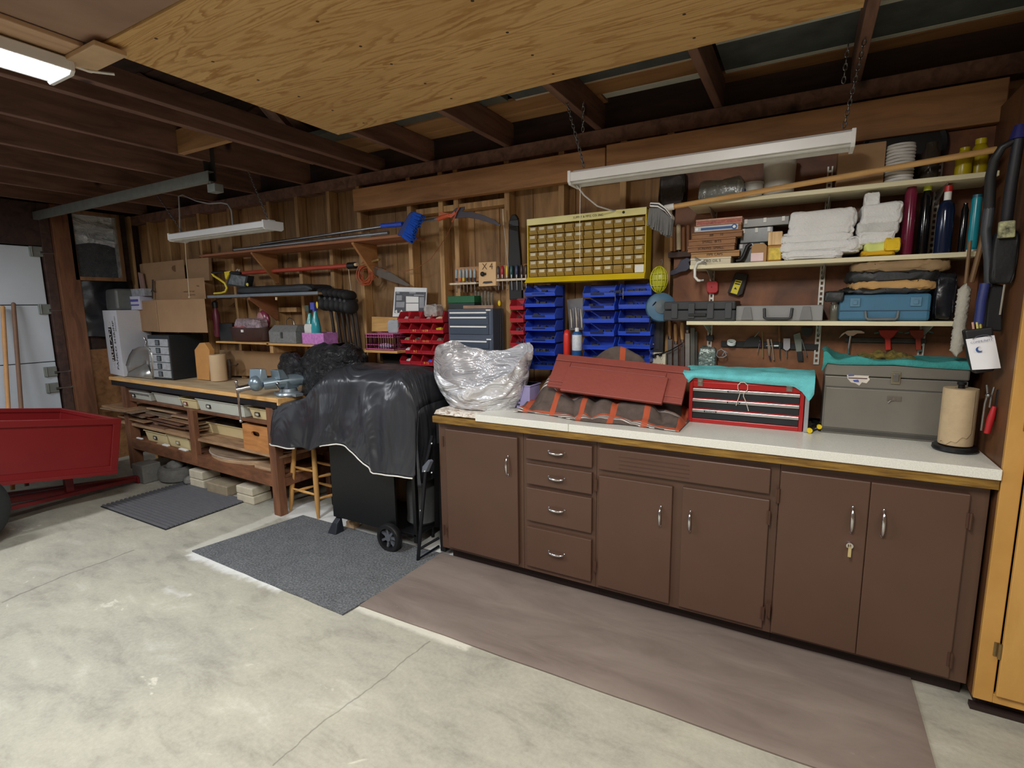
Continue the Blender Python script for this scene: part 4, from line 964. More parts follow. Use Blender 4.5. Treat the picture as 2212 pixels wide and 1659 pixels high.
DK = M((14,15,18), .12, var=.1)
bottle('tall_bottle', 'tall maroon bottle standing right of the towels', 1956, 405, 1984, 2.66, [('body', [(.95,0),(1,.02),(1,.90),(.8,.95),(.75,1),(0,1)], 0)], [M((110,28,56), .2)])
bottle('spray_bottle', 'black bottle with a lime cap beside the maroon one', 1992, 398, 2018, 2.68, [('body', [(.95,0),(1,.02),(1,.8),(.6,.90)], 0), ('cap', [(.7,.90),(.75,.97),(.6,1),(0,1)], 1)], [DK, M((190,200,60), .5)])
bottle('blue_bottle', 'dark blue bottle with white neck and red cap', 2030, 402, 2070, 2.66, [('body', [(.95,0),(1,.02),(1,.62),(.85,.72),(.42,.78)], 0), ('neck', [(.42,.76),(.42,.90),(.3,.91)], 1), ('cap', [(.46,.905),(.46,.99),(.3,1),(0,1)], 2)], [M((22,34,62), .15), WHITE, M((178,34,34), .4)])
bottle('black_can', 'slim black spray can left of the teal can', 2078, 440, 2095, 2.66, [('body', [(.95,0),(1,.02),(1,.86),(.6,.95),(.6,1),(0,1)], 0)], [DK])
bottle('teal_can', 'bright teal can at the right end of the middle shelf', 2100, 422, 2124, 2.64, [('body', [(.98,.03),(1,.04),(1,.9),(.9,.96)], 0), ('rim', [(.95,0),(1.03,.01),(1.03,.04)], 1), ('lid', [(.92,.95),(.9,1),(0,1)], 2)], [M((30,140,156), .25), WHITE, M((20,90,110), .4)])
# white C-clamp at the left end
q_ = P(1506, 578, Y=2.595)
t = thing('c_clamp', 'white C clamp hanging at the left end of the middle shelf', 'clamp', q_)
MB().tube([P(*p, Y=2.59) for p in ((1520,562),(1506,568),(1501,580),(1501,598),(1508,606),(1517,606))], .0065, 8).build('frame', M((214,214,206), .35), t, smooth=60)
MB().cyl(P(1513, 606, Y=2.59), P(1521, 605, Y=2.59), .008, n=10).cyl(P(1500, 556, Y=2.588), P(1526, 570, Y=2.588), .004, n=8).build('screw', STEEL, t, smooth=40)
# --- top shelf
soft('plastic_bag', 'clear crumpled plastic bag at the left of the top shelf', 'bag', M((160,164,156), .2, var=.3, bump=.9, bs=24, Alpha=.5), 1508, 392, 1606, 428, 2.64, .14, SH3+.001, 41, .016)
t, x0, x1, z0, z1 = boxthing('white_tub', 'small white tub with a blue mark beside the clear bag on the top shelf', 'tub', None, 1606, 394, 1646, 416, 2.66, .1, SH3)
MB().lathe([(.036, .001), (.042, z1-SH3-.01), (.045, z1-SH3-.009), (.045, z1-SH3), (0, z1-SH3)], ((x0+x1)/2, 2.70, SH3), 20).build('tub', M((206,204,198), .5), t, smooth=40)
MB().ball((x0-.004, 2.675, (SH3+z1)/2), .018, .006, .016).build('blue_mark', M((40,52,110), .4), t, smooth=60)
bottle('white_bucket', 'white plastic bucket in the middle of the top shelf', 1650, 345, 1722, 2.72, [('bucket', [(.9,0),(.93,.01),(1,.9),(1.04,.91),(1.04,.95),(.97,.955),(.97,1),(0,1)], 0)], [M((196,190,178), .5)], 'bucket', SH3, n=28)
B('cardboard_box', 'brown cardboard box standing on the top shelf beside the white spool', 'box', CARD, 1812, 318, 1908, 392, 2.66, .15, SH3+.001)
q0, q1 = P(1916, 318, Y=2.68), P(1978, 318, Y=2.68); r = (q1.x-q0.x)/2; x_ = (q0.x+q1.x)/2; h = q0.z-SH3
t = thing('rope_spool', 'thick spool of white rope on the top shelf', 'spool', (x_, 2.68, SH3))
MB().lathe([(r, .001), (r, .008), (r*.6, .009), (r*.6, h-.009), (r, h-.008), (r, h), (0, h)], (x_, 2.68, SH3), 28).build('reel', M((200,198,192), .5), t, smooth=40)
b = MB(); nn = 11
for k in range(nn):
    zz_ = SH3+.014+(h-.028)*k/(nn-1); b.tube([(x_+r*.93*math.cos(a_), 2.68+r*.93*math.sin(a_), zz_+.001*math.sin(a_*3+k)) for a_ in [j*math.pi/12 for j in range(25)]], .0062, 6)
b.build('rope', M((214,212,208), .8), t, smooth=60, kind='stuff')
bottle('clear_jar', 'clear jar with dim contents right of the rope spool', 1992, 312, 2034, 2.70, [('jar', [(.95,0),(1,.03),(1,.75),(.7,.86),(.7,1),(0,1)], 0)], [M((70,60,52), .12, Alpha=.7)], 'jar', SH3)
bottle('yellow_bottle', 'wide yellow plastic jug at the right end of the top shelf', 2066, 322, 2104, 2.66, [('body', [(.95,0),(1,.04),(1,.7),(.6,.9)], 0), ('cap', [(.62,.9),(.62,1),(0,1)], 0)], [M((186,166,20), .3)], 'jug', SH3)
bottle('yellow_bottle', 'taller yellow bottle with round cap, rightmost on the top shelf', 2100, 303, 2140, 2.70, [('body', [(.95,0),(1,.04),(1,.72),(.6,.86)], 0), ('cap', [(.66,.86),(.66,1),(0,1)], 1)], [M((186,166,20), .3), M((206,186,30), .3)], 'bottle', SH3)
o = MB().lathe([(0, -.004), (.135, -.004), (.15, .012), (.144, .014), (.13, .002), (0, .002)], P(1950, 322, Y=2.815), 30, (0, -1, .12)).build('round_pan', M((24,20,18), .5), smooth=40); tag(o, 'dark round pan leaning on the wall behind the rope spool', 'pan')
# broom whose handle rests along the top shelf
t = thing('push_broom', 'grey bristled broom with a long wooden handle resting on the top shelf', 'broom', P(1440, 450, Y=2.58))
a, b = P(1452, 447, Y=2.57), P(2152, 323, Y=2.585)
MB().cyl(a, b, .0115, n=12).build('handle', W_PINE, t, smooth=40)
MB().cyl(P(1436, 450, Y=2.568), P(1456, 446, Y=2.57), .015, n=12).build('ferrule', WHITE, t, smooth=40)
H_ = [P(*p, Y=2.55) for p in ((1404,440),(1432,438),(1446,458),(1450,470),(1404,448))]
hd = MB().plate(((1404,437),(1424,438),(1438,448),(1451,466),(1450,472),(1436,456),(1420,447),(1403,446)), 2.52, .07).build('head', WHITE, t, bevel=.003)
MB().plate(((1405,440),(1422,441),(1437,451),(1450,468),(1449,470),(1436,454),(1421,444),(1404,443)), 2.518, .002).build('black_stripe', BLACK, hd)
rng = random.Random(4); b = MB()
top = [P(1403+46*u, 446+ (1 if u < .4 else 24*(u-.4)/.6)+2, Y=2.52) for u in [k/26 for k in range(27)]]
for k, p in enumerate(top):
    for j in range(4):
        e = p+V((-.006+.004*(k/26-.5)+rng.uniform(-.004,.004), rng.uniform(-.01,.01), -.075+rng.uniform(-.008,.008)-.02*math.sin(k/26*3.1)))
        st = p+V((0, .01+j*.016, 0)); b.cyl(st, e+V((0, .01+j*.016, 0)), .0042, .0034, 5)
b.build('bristles', M((120,120,120), .9), t, kind='stuff')

# --- things on the hardboard between and under the shelves
YP = 2.832
t = thing('red_square_gadget', 'red square plastic gadget hanging on the shelf upright', 'gadget', P(1538, 632, Y=2.80))
MB().plate(((1526,611),(1530,607),(1547,607),(1551,611),(1551,628),(1547,633),(1531,634),(1526,629)), 2.80, .022).build('body', M((190,40,44), .45), t, bevel=.004)
q_ = P(1537, 620, Y=2.799); MB().cyl(q_, q_+V((0, -.003, 0)), .003, n=8).build('screw', BLACK, t)
t = thing('yellow_label_pouch', 'black pouch with a tilted yellow label on the brown panel', 'pouch', P(1595, 640, Y=2.80))
MB().plate(((1590,588),(1616,592),(1611,612),(1604,636),(1594,641),(1571,633),(1582,604)), 2.80, .03).build('pouch', M((38,28,26), .6), t, bevel=.004)
l_ = MB().plate(((1589,604),(1603,607),(1592,636),(1578,632)), 2.7975, .002).build('label', M((232,214,40), .5), t)
MB().plate(((1589.5,606),(1601,608.5),(1600,611),(1588.5,608.5)), 2.797, .0005).plate(((1588,611),(1599,613.5),(1598,616),(1587,613.5)), 2.797, .0005).plate(((1589,620),(1592,626),(1585,624)), 2.797, .0005).build('print', BLACK, l_)
# magnetic bars and hand tools
mb_ = thing('magnetic_bar', 'black magnetic strip with hand tools, under the lowest shelf', 'rack', P(1630, 745, Y=YP))
MB().box(P(1558, 745, Y=YP).x, P(1690, 745, Y=YP).x, 2.822, YP, P(1600, 750, Y=YP).z, P(1600, 737, Y=YP).z).build('bar', BLACK, mb_, bevel=.002)
MB().box(P(1690, 745, Y=YP).x, P(1768, 745, Y=YP).x, 2.824, YP, P(1700, 755, Y=YP).z, P(1700, 742, Y=YP).z).build('bar', BLACK, mb_, bevel=.002)
o = MB().lathe([(.0165,-.008),(.020,-.008),(.020,.008),(.0165,.008),(.0165,-.008)], P(1580, 740, Y=2.79), 24, (.1, -.45, .9)).build('tape_roll', WHITE, smooth=40); tag(o, 'white ring of tape hanging on the magnetic strip', 'tape')
def tool(name, lab, cat, parts, group='hand tools along the strip under the lowest shelf'):
    q_ = parts[0][1]; base = P(*q_[0], Y=2.81); t = thing(name, lab, cat, base, group)
    for nm, pts, wd, mt, kind_ in parts:
        if kind_ == 'plate': MB().plate(pts, 2.812, wd).build(nm, mt, t, bevel=.0008)
        else: MB().tube([P(*p, Y=2.812) for p in pts], wd, 8).build(nm, mt, t, smooth=60)
    return t
WH = M((120,74,40), .6); 
tool('cable_ripper', 'black angular tool lying on the left of the magnetic strip', 'tool', [('body', ((1604,750),(1612,733),(1622,727),(1640,727),(1644,736),(1643,749)), .012, BLACK, 'plate'), ('blade', [(1630,728),(1640,716)], .0018, STEEL, 'tube')])
tool('small_driver', 'small driver slanting left beside the black tool', 'screwdriver', [('shaft', [(1642,735),(1636,764)], .0018, CHROME, 'tube'), ('handle', [(1642,737),(1643,750)], .005, M((60,34,60), .4), 'tube')])
tool('thin_rod', 'thin brown rod standing behind the strip', 'rod', [('rod', [(1647,716),(1648,772)], .0028, M((128,104,70), .6), 'tube')])
tool('pliers', 'chrome pliers in the middle of the strip', 'pliers', [('jaw', ((1656,733),(1661,732),(1663,746),(1665,752),(1662,772),(1659,760),(1658,748)), .006, CHROME, 'plate'), ('handle', [(1662,768),(1664,778)], .004, M((50,40,70), .4), 'tube')])
tool('feeler_gauge', 'narrow chrome blade right of the pliers', 'blade', [('blade', ((1664,733),(1667,733),(1671,757),(1673,778),(1670,778),(1668,757)), .002, CHROME, 'plate')])
tool('white_driver', 'screwdriver with a white tip lying along the strip', 'screwdriver', [('tip', [(1672,747),(1682,747)], .004, WHITE, 'tube'), ('shaft', [(1655,747),(1672,747)], .0015, STEEL, 'tube')])
tool('wood_handled_file', 'file with a brown wooden handle hanging behind the strip', 'file', [('handle', [(1683,704),(1684,738)], .006, WH, 'tube'), ('blade', [(1684,738),(1685,775)], .003, DSTEEL, 'tube')])
tool('putty_knife', 'wide pale putty knife pointing down', 'putty knife', [('blade', ((1692,731),(1707,731),(1707,752),(1702,757),(1697,757),(1692,753)), .0018, M((186,186,196), .3, .7), 'plate'), ('shank', [(1699.5,757),(1699.5,772)], .0028, CHROME, 'tube')])
tool('scraper', 'broad dull grey scraper blade with a black handle', 'scraper', [('blade', ((1714,723),(1728,718),(1732,738),(1732,759),(1720,760)), .002, M((120,124,116), .5, .4), 'plate'), ('handle', ((1721,760),(1733,759),(1735,780),(1723,780)), .012, BLACK, 'plate')])
tool('long_pick', 'long steel pick slanting down to the right', 'pick', [('shaft', [(1732,733),(1743,769)], .0022, STEEL, 'tube')])
tool('black_bracket_tool', 'dark tool hanging under the shelf right of the scraper', 'tool', [('body', ((1730,708),(1756,708),(1754,722),(1744,728),(1734,724)), .02, BLACK, 'plate')])
t = thing('claw_hammer', 'small chrome claw hammer hanging head up on the right', 'hammer', P(1838, 760, Y=2.81))
MB().plate(((1811,732),(1818,721),(1830,714),(1845,713),(1860,714),(1868,717),(1868,721),(1852,721),(1844,726),(1832,726),(1826,721)), 2.80, .016).build('head', CHROME, t, bevel=.002)
MB().tube([P(1838, 724, Y=2.808), P(1832, 764, Y=2.808)], .0055, 8).build('handle', CHROME, t, smooth=50)
tb2 = MB().box(P(1825,740,Y=YP).x, P(2000,740,Y=YP).x, 2.822, YP, P(1900,740,Y=YP).z, P(1900,730,Y=YP).z).build('tool_bar', DSTEEL, bevel=.002); tag(tb2, 'steel tool bar behind the hammer and red clamps', 'rack')
for (dx, mt, lab) in ((0, M((196,50,40), .4), 'bright red spring clamp hanging right of the hammer'), (66, M((150,52,28), .45), 'rust red spring clamp, the right one of the two')):
    t = thing('spring_clamp', lab, 'clamp', P(1915+dx, 765, Y=2.79), 'red clamps under the lowest shelf')
    MB().plate([(x_+dx, y_) for x_, y_ in ((1898,713),(1942,713),(1930,728),(1924,732),(1925,756),(1913,757),(1912,733),(1902,724))], 2.79, .02).build('body', mt, t, bevel=.003)
    MB().tube([P(1888+dx, 720, Y=2.80), P(1898+dx, 718, Y=2.80)], .004, 6).tube([P(1940+dx, 716, Y=2.80), P(1950+dx, 718, Y=2.80)], .004, 6).build('pin', STEEL, t)
# small metal parts behind the red toolbox
soft('metal_scraps', 'little heap of shiny fittings behind the red toolbox', 'fittings', M((130,140,136), .3, .6, var=.5, ns=60, bump=1, bs=90), 1508, 752, 1545, 785, 2.74, .06, 1.12, 51, .014)
t = thing('safety_glasses', 'clear wire framed safety glasses beside the shiny fittings', 'glasses', P(1560, 770, Y=2.78))
MB().tube([P(*p, Y=2.77) for p in ((1548,768),(1550,758),(1558,754),(1566,760),(1569,768),(1562,772),(1552,772),(1548,768))], .0022, 6).tube([P(*p, Y=2.77) for p in ((1560,768),(1566,758),(1571,762))], .0018, 6).build('frame', M((190,190,200), .3, .4), t, smooth=60)
t = thing('black_square_knob', 'black square plug hanging under the left shelf bracket', 'plug', P(1533, 737, Y=2.81))
MB().plate(((1525,725),(1540,724),(1541,735),(1533,738),(1526,735)), 2.81, .016).build('plug', BLACK, t, bevel=.002)
# chisels and files on the left of the panel
HAND = wood('worn handle', (186,140,88), (140,96,56), (6,6,1), 3, rnd=.5)
FILEM = M((104,100,98), .5, .5, var=.25, ns=14)
for i, (cx0, yt, ym_, yb_, wd, hm, fm, lab) in enumerate(((1447,692,731,795,5.0,HAND,FILEM,'file with a pale wooden handle, leftmost of the hanging files'), (1460,700,742,800,5.0,HAND,FILEM,'file with a grey brown handle, second in the row'), (1474,697,738,800,4.6,HAND,M((84,74,70),.5,.4),'file with a chrome ferrule, third in the row'), (1485,700,718,800,5.4,M((70,66,62),.6),M((150,146,142),.4,.7),'wide pale steel bar, fourth in the row'), (1496,703,706,800,5.0,FILEM,M((96,96,88),.5,.5),'dull grey flat bar, fifth in the row'), (1504,712,714,795,3.0,FILEM,M((70,64,58),.5,.5),'narrow dark bar, last in the row'))):
    t = thing('hand_file', lab, 'file', P(cx0, yb_, Y=2.80), 'files hanging left of the red toolbox')
    xw = wd*.92
    if ym_-yt > 10: MB().tube([P(cx0-1, yt, Y=2.805), P(cx0-.7, yt+6, Y=2.805), P(cx0-.3, (yt+ym_)/2, Y=2.805), P(cx0, ym_-4, Y=2.805), P(cx0, ym_, Y=2.805)], .01, 10, [.007, .010, .0105, .008, .0075]).build('handle', hm, t, smooth=50)
    if ym_-yt > 10: MB().cyl(P(cx0, ym_-5, Y=2.805), P(cx0, ym_+1, Y=2.805), .0085, n=10).build('ferrule', CHROME, t, smooth=50)
    MB().plate(((cx0-xw, ym_+2), (cx0+xw, ym_+2), (cx0+xw, yb_), (cx0-xw, yb_)), 2.80, .005).build('blade', fm, t, bevel=.001)
for i, (cx0, yt, yb_, mt, lab) in enumerate(((1451,490,543,HAND,'reddish wooden tool handle at the left of the rack'), (1458,490,543,WH,'brown tool handle, second in the upper rack'), (1466,487,540,M((186,168,134),.5),'pale rounded tool handle in the middle of the upper rack'), (1477,491,543,WH,'dark brown tool handle, fourth in the upper rack'), (1487,486,540,WH,'tool with a thin white edge, last in the upper rack'))):
    t = thing('chisel', lab, 'chisel', P(cx0, yb_, Y=2.82), 'tool handles left of the middle shelf')
    MB().cyl(P(cx0, yt+2, Y=2.815), P(cx0+.3, yb_, Y=2.815), .0095 if i != 2 else .012, n=10).ball(P(cx0, yt+2, Y=2.815), .0095 if i != 2 else .012, n=10, m_=6).build('handle', mt, t, smooth=50)
    MB().cyl(P(cx0+.3, yb_, Y=2.82), P(cx0+.5, yb_+14, Y=2.82), .004, n=8).build('shank', DSTEEL, t)
rk = MB().box(P(1443,545,Y=2.80).x, P(1492,545,Y=2.80).x, 2.80, 2.834, P(1460,556,Y=2.80).z, P(1460,544,Y=2.80).z).build('tool_rack', M((70,50,42), .7), bevel=.002); tag(rk, 'dark wooden rack holding the upper tool handles', 'rack')
t = thing('bar_clamp', 'dark blue grey clamp jaws below the upper tool handles', 'clamp', P(1470, 590, Y=2.79))
MB().plate(((1447,586),(1462,578),(1470,562),(1484,556),(1498,562),(1488,566),(1492,578),(1482,586),(1470,588),(1456,594),(1447,595)), 2.78, .02).build('jaws', M((62,62,76), .45, .4), t, bevel=.003)
soft('dark_leather', 'dark clamps hanging in a bunch left of the top shelf', 'clamp', M((56,50,46), .5, .3, var=.4, ns=14, bump=1, bs=30), 1424, 378, 1480, 440, 2.78, .06, None, 61, .02)
# trouble light, cord reel, level, power outlet
t = thing('trouble_light', 'yellow caged work light hanging by its hook', 'lamp', P(1424, 630, Y=2.72))
cc = P(1423, 604, Y=2.72); rx, rz = .044, .066
YG = M((206,206,40), .35)
for k in range(7):
    a_ = math.pi*k/6; b = MB(); b.tube([(cc.x+rx*math.cos(a_)*abs(math.sin(s2)) , 2.72-.03*math.sin(a_)*abs(math.sin(s2)), cc.z+rz*math.cos(s2)) for s2 in [j*math.pi/10 for j in range(11)]], .0022, 5); b.build('cage_wire', YG, t, smooth=60)
for zz_ in (-.03, 0, .03):
    k_ = math.sqrt(1-(zz_/rz)**2); MB().tube([(cc.x+rx*k_*math.cos(a_), 2.72-.03*k_*math.sin(a_), cc.z+zz_) for a_ in [j*math.pi/8 for j in range(9)]], .0018, 5).build('cage_wire', YG, t, smooth=60)
MB().ball((cc.x, 2.725, cc.z), .040, .024, .060).build('reflector', M((190,190,60), .35), t, smooth=60)
MB().tube([P(*p, Y=2.72) for p in ((1428,574),(1431,566),(1430,560),(1426,562))], .002, 6).build('hook', STEEL, t)
rl = thing('cord_reel', 'round steel blue cord reel hanging left of the black case', 'reel', P(1425, 695, Y=2.70))
c_ = P(1427, 664, Y=2.66); MB().lathe([(0, -.03), (.06, -.03), (.070, -.024), (.074, 0), (.070, .024), (.06, .03), (0, .03)], c_, 32, (.35, -.9, .1)).build('reel', M((72,110,138), .5, var=.2), rl, smooth=35)
MB().lathe([(0, .03), (.03, .03), (.034, .036), (0, .04)], c_, 20, (.35, -.9, .1)).build('hub', M((86,98,104), .5), rl, smooth=35)
MB().tube([P(*p, Y=2.62) for p in ((1417,652),(1410,660),(1405,680),(1403,700),(1402,716))], .0035, 6).build('cord', BLACK, rl, smooth=60)
t = thing('carpenter_level', 'dark flat tool standing upright below the blue reel', 'level', P(1422, 762, Y=2.80))
MB().box(P(1411,700,Y=2.79).x, P(1434,700,Y=2.79).x, 2.79, 2.81, P(1420,765,Y=2.79).z, P(1420,688,Y=2.79).z).build('body', M((42,38,44), .5), t, bevel=.003)
MB().box(P(1417,700,Y=2.789).x, P(1426,700,Y=2.789).x, 2.787, 2.79, P(1420,755,Y=2.79).z, P(1420,695,Y=2.79).z).build('rib', M((54,50,58), .5), t, bevel=.002)
t = thing('power_outlet', 'cream four socket power outlet with black plugs above the red panel', 'outlet', P(1422, 790, Y=2.80))
x0, x1, z0, z1 = FB(1407, 761, 1437, 793, 2.78)
MB().box(x0, x1, 2.78, 2.83, z0, z1).build('box', M((226,220,196), .45), t, bevel=.003)
b = MB()
for gx in (.28, .72):
    for gz in (.22, .62):
        X, Z = x0+(x1-x0)*gx, z0+(z1-z0)*gz
        b.box(X-.006, X-.0045, 2.779, 2.781, Z-.003, Z+.003).box(X+.0045, X+.006, 2.779, 2.781, Z-.003, Z+.003).cyl((X, 2.779, Z-.007), (X, 2.781, Z-.007), .0017, n=8)
b.build('socket_holes', M((70,50,30), .7), t)
MB().tube([P(*p, Y=2.77) for p in ((1409,768),(1418,765),(1428,764),(1448,757),(1474,742))], .0032, 6).ball(P(1413, 769, Y=2.765), .012, .01, .008).ball(P(1426, 766, Y=2.765), .010, .01, .008).build('plug', BLACK, t, smooth=60)
MB().tube([P(*p, Y=2.77) for p in ((1412,743),(1404,747),(1403,757),(1408,768))], .004, 6).build('white_cord', WHITE, t, smooth=60)
# ================================================================== MIDDLE OF THE WALL
# --- yellow parts organizer with 72 little drawers
Yo = 2.74
ox0, ox1 = -1.425, -.735; oz0, oz1 = 1.612, 1.972
YEL = M((226,196,34), .42, var=.08, ns=6); YTOP = M((232,222,150), .45, var=.15, ns=3); TAND = M((164,132,58), .5, var=.1, ns=20)
og = thing('drawer_organizer', 'yellow wall cabinet of many tiny tan labelled drawers', 'organizer', ((ox0+ox1)/2, 2.79, oz0))
MB().box(ox0, ox1, 2.835, 2.85, oz0, oz1).box(ox0, ox0+.006, Yo, 2.835, oz0+.03, oz1).box(ox1-.006, ox1, Yo, 2.835, oz0+.03, oz1).box(ox0, ox1, Yo, 2.835, oz1-.006, oz1).build('case', YEL, og, bevel=.001)
MB().box(ox0, ox1, Yo-.004, Yo+.004, oz1-.034, oz1+.002).build('top_band', YTOP, og, bevel=.002)
MB().hexa([(ox0-.004, Yo-.035, oz0+.002), (ox1+.004, Yo-.035, oz0+.002), (ox1+.004, 2.835, oz0+.0), (ox0-.004, 2.835, oz0+.0), (ox0, Yo-.006, oz0+.034), (ox1, Yo-.006, oz0+.034), (ox1, 2.835, oz0+.034), (ox0, 2.835, oz0+.034)]).build('bottom_tray', YEL, og, bevel=.002)
text('SUPPLY & MFG. CO. INC.', 'lettering', INK, og, ((ox0+ox1)/2+.03, Yo-.0045, oz1-.016), (1, 0, 0), (0, 0, 1), .016)
MB().cyl((ox1-.12, Yo-.004, oz1-.014), (ox1-.12, Yo-.006, oz1-.014), .007, n=12).build('round_mark', INK, og)
dw_ = (ox1-ox0-.016)/12; dh = (oz1-.04-(oz0+.036))/6
LABP = M((214,204,176), .7, var=.12, ns=80, rnd=.3)
dm = lm = None
for r_ in range(6):
    for c_ in range(12):
        x_ = ox0+.008+c_*dw_; z_ = oz0+.036+r_*dh
        if dm is None:
            b = MB().box(x_+.0025, x_+dw_-.0025, Yo+.010, Yo+.08, z_+.002, z_+dh*.93).hexa([(x_+.003, Yo+.0105, z_+.003), (x_+dw_-.003, Yo+.0105, z_+.003), (x_+dw_-.003, Yo+.011, z_+.003), (x_+.003, Yo+.011, z_+.003), (x_+.003, Yo-.001, z_+dh*.45), (x_+dw_-.003, Yo-.001, z_+dh*.45), (x_+dw_-.003, Yo+.011, z_+dh*.45), (x_+.003, Yo+.011, z_+dh*.45)]).box(x_+.008, x_+dw_-.008, Yo+.004, Yo+.010, z_+dh*.46, z_+dh*.9)
            dm = b.build('drawer', TAND, og); ref = V((x_, 0, z_))
            lm = MB().box(x_+.013, x_+dw_-.013, Yo+.0025, Yo+.0045, z_+dh*.53, z_+dh*.82).build('paper_label', LABP, dm)
        else:
            d2 = dm.copy(); COL.objects.link(d2); d2.location = V((x_, 0, z_))-ref; d2.location.y += random.choice((0, 0, 0, -.003, -.006))
            if random.random() < .86: l2 = lm.copy(); COL.objects.link(l2); l2.parent = d2
MB().box(ox1-.055, ox1-.008, Yo-.002, Yo+.001, oz0+.036, oz0+.075).build('white_note', PAPER, og)

# --- hanging bins
BLU = M((48,84,206), .35, var=.06); REDB = M((184,42,54), .35, var=.06)
def bin_mesh(x0, x1, y0, y1, z0, z1):
    th = .003; w_ = x1-x0; h = z1-z0; b = MB(); lip = z0+h*.36
    b.box(x0, x1, y0+.004, y1, z0, z0+th).box(x0, x1, y1-th, y1, z0, z1)
    b.hexa([(x0, y0+.010, z0), (x1, y0+.010, z0), (x1, y0+.010+th, z0), (x0, y0+.010+th, z0), (x0, y0, lip), (x1, y0, lip), (x1, y0+th, lip), (x0, y0+th, lip)])
    for xx in (x0, x1-th):
        b.prism([(xx, y0+.008, z0), (xx, y1, z0), (xx, y1, z1), (xx, y0+(y1-y0)*.28, z1), (xx, y0, lip)], (th, 0, 0))
    b.box(x0-.002, x1+.002, y1-.008, y1, z1-.006, z1)
    return b
ordn = ['top', 'second', 'third', 'fourth', 'fifth', 'sixth', 'bottom']
def bins(px0, px1, pys, Y, mat, colname, group, depth=.12, tag_rows=()):
    x0, x1 = P(px0, 700, Y=Y).x, P(px1, 700, Y=Y).x
    bk = MB().box(x0+.004, x1-.004, Y+depth+.001, 2.858, P(px0, pys[-1], Y=Y).z, P(px0, pys[0], Y=Y).z).build('bin_rail', M((26,44,110) if mat is BLU else (90,20,26), .5)); tag(bk, 'mounting panel behind the '+colname, 'panel')
    for i in range(len(pys)-1):
        z1, z0 = P(px0, pys[i], Y=Y).z, P(px0, pys[i+1], Y=Y).z
        row = ordn[i] if i < len(pys)-2 else 'bottom'
        t = thing('parts_bin', '%s bin of the %s' % (row, colname), 'bin', ((x0+x1)/2, Y+depth/2, z0), group)
        bn = bin_mesh(x0, x1, Y, Y+depth, z0+.002, z1-.006).build('bin', mat, t, bevel=.0008)
        if i in tag_rows:
            MB().hexa([(x0+(x1-x0)*.25, Y+.0045, z0+.012), (x0+(x1-x0)*.68, Y+.0045, z0+.012), (x0+(x1-x0)*.68, Y+.0075, z0+.012), (x0+(x1-x0)*.25, Y+.0075, z0+.012), (x0+(x1-x0)*.25, Y-.0005, z0+.026), (x0+(x1-x0)*.68, Y-.0005, z0+.026), (x0+(x1-x0)*.68, Y+.002, z0+.026), (x0+(x1-x0)*.25, Y+.002, z0+.026)]).build('label_slot', M((20,34,90), .5), t)
        if True:
            rr = random.Random(i*7+px0); b = MB()
            for k in range(9): b.box(*(lambda cx, cy, s_: (cx-s_, cx+s_, cy-.008, cy+.008, z0+.006, z0+.016+rr.random()*.022))(rr.uniform(x0+.03, x1-.03), rr.uniform(Y+.03, Y+depth-.02), rr.uniform(.006, .018)))
            b.build('contents', M(rr.choice([(34,38,56), (52,52,58), (44,38,34), (30,34,60)]), .6), t, kind='stuff')  # dark contents added to every bin, also standing in for the shade inside
bins(1133, 1198, [616, 641, 664, 690, 715, 740, 767, 797], 2.70, BLU, 'left hand blue column beside the red bins', 'blue parts bins on the wall', tag_rows=(0, 2, 3, 4))
bins(1258, 1326, [615, 643, 671, 698, 726, 755, 783], 2.70, BLU, 'middle blue column right of the paint brushes', 'blue parts bins on the wall', tag_rows=(0, 1, 3))
bins(1335, 1405, [611, 639, 668, 697, 725, 753, 782], 2.70, BLU, 'right hand blue column next to the cord reel', 'blue parts bins on the wall', tag_rows=(3,))
bins(1101, 1130, [644, 670, 697, 723, 750], 2.70, REDB, 'narrow red column left of the blue bins', 'narrow red bins beside the blue ones', depth=.09)
# 5 x 4 block of red bins
rys = [672, 697, 720, 742.5, 765, 789]; rxs = [860, 883.5, 907, 931, 957]
Yr = 2.72; TXT = {(1,1): '8-2', (1,2): '6-5/8', (2,1): '8-2', (2,2): '10-1½', (3,1): '8-2', (4,2): '8-1½'}
ORG = M((250,170,70), .5)
coln = ['leftmost', 'second', 'third', 'rightmost']
CON = {(0,0): (170,168,160), (0,1): (130,90,90), (0,2): (170,166,160), (0,3): (226,214,170), (1,3): (206,190,40), (2,0): (150,140,100), (2,1): (80,70,60), (2,3): (110,104,90), (3,0): (190,190,186), (4,0): (206,206,206), (4,2): (40,80,200)}
bk = MB().box(P(rxs[0],700,Y=Yr).x+.004, P(rxs[4],700,Y=Yr).x-.004, Yr+.111, 2.858, P(900,789,Y=Yr).z, P(900,672,Y=Yr).z).build('bin_rail', M((90,20,26), .5)); tag(bk, 'mounting panel behind the red bins under the instruction sheet', 'panel')
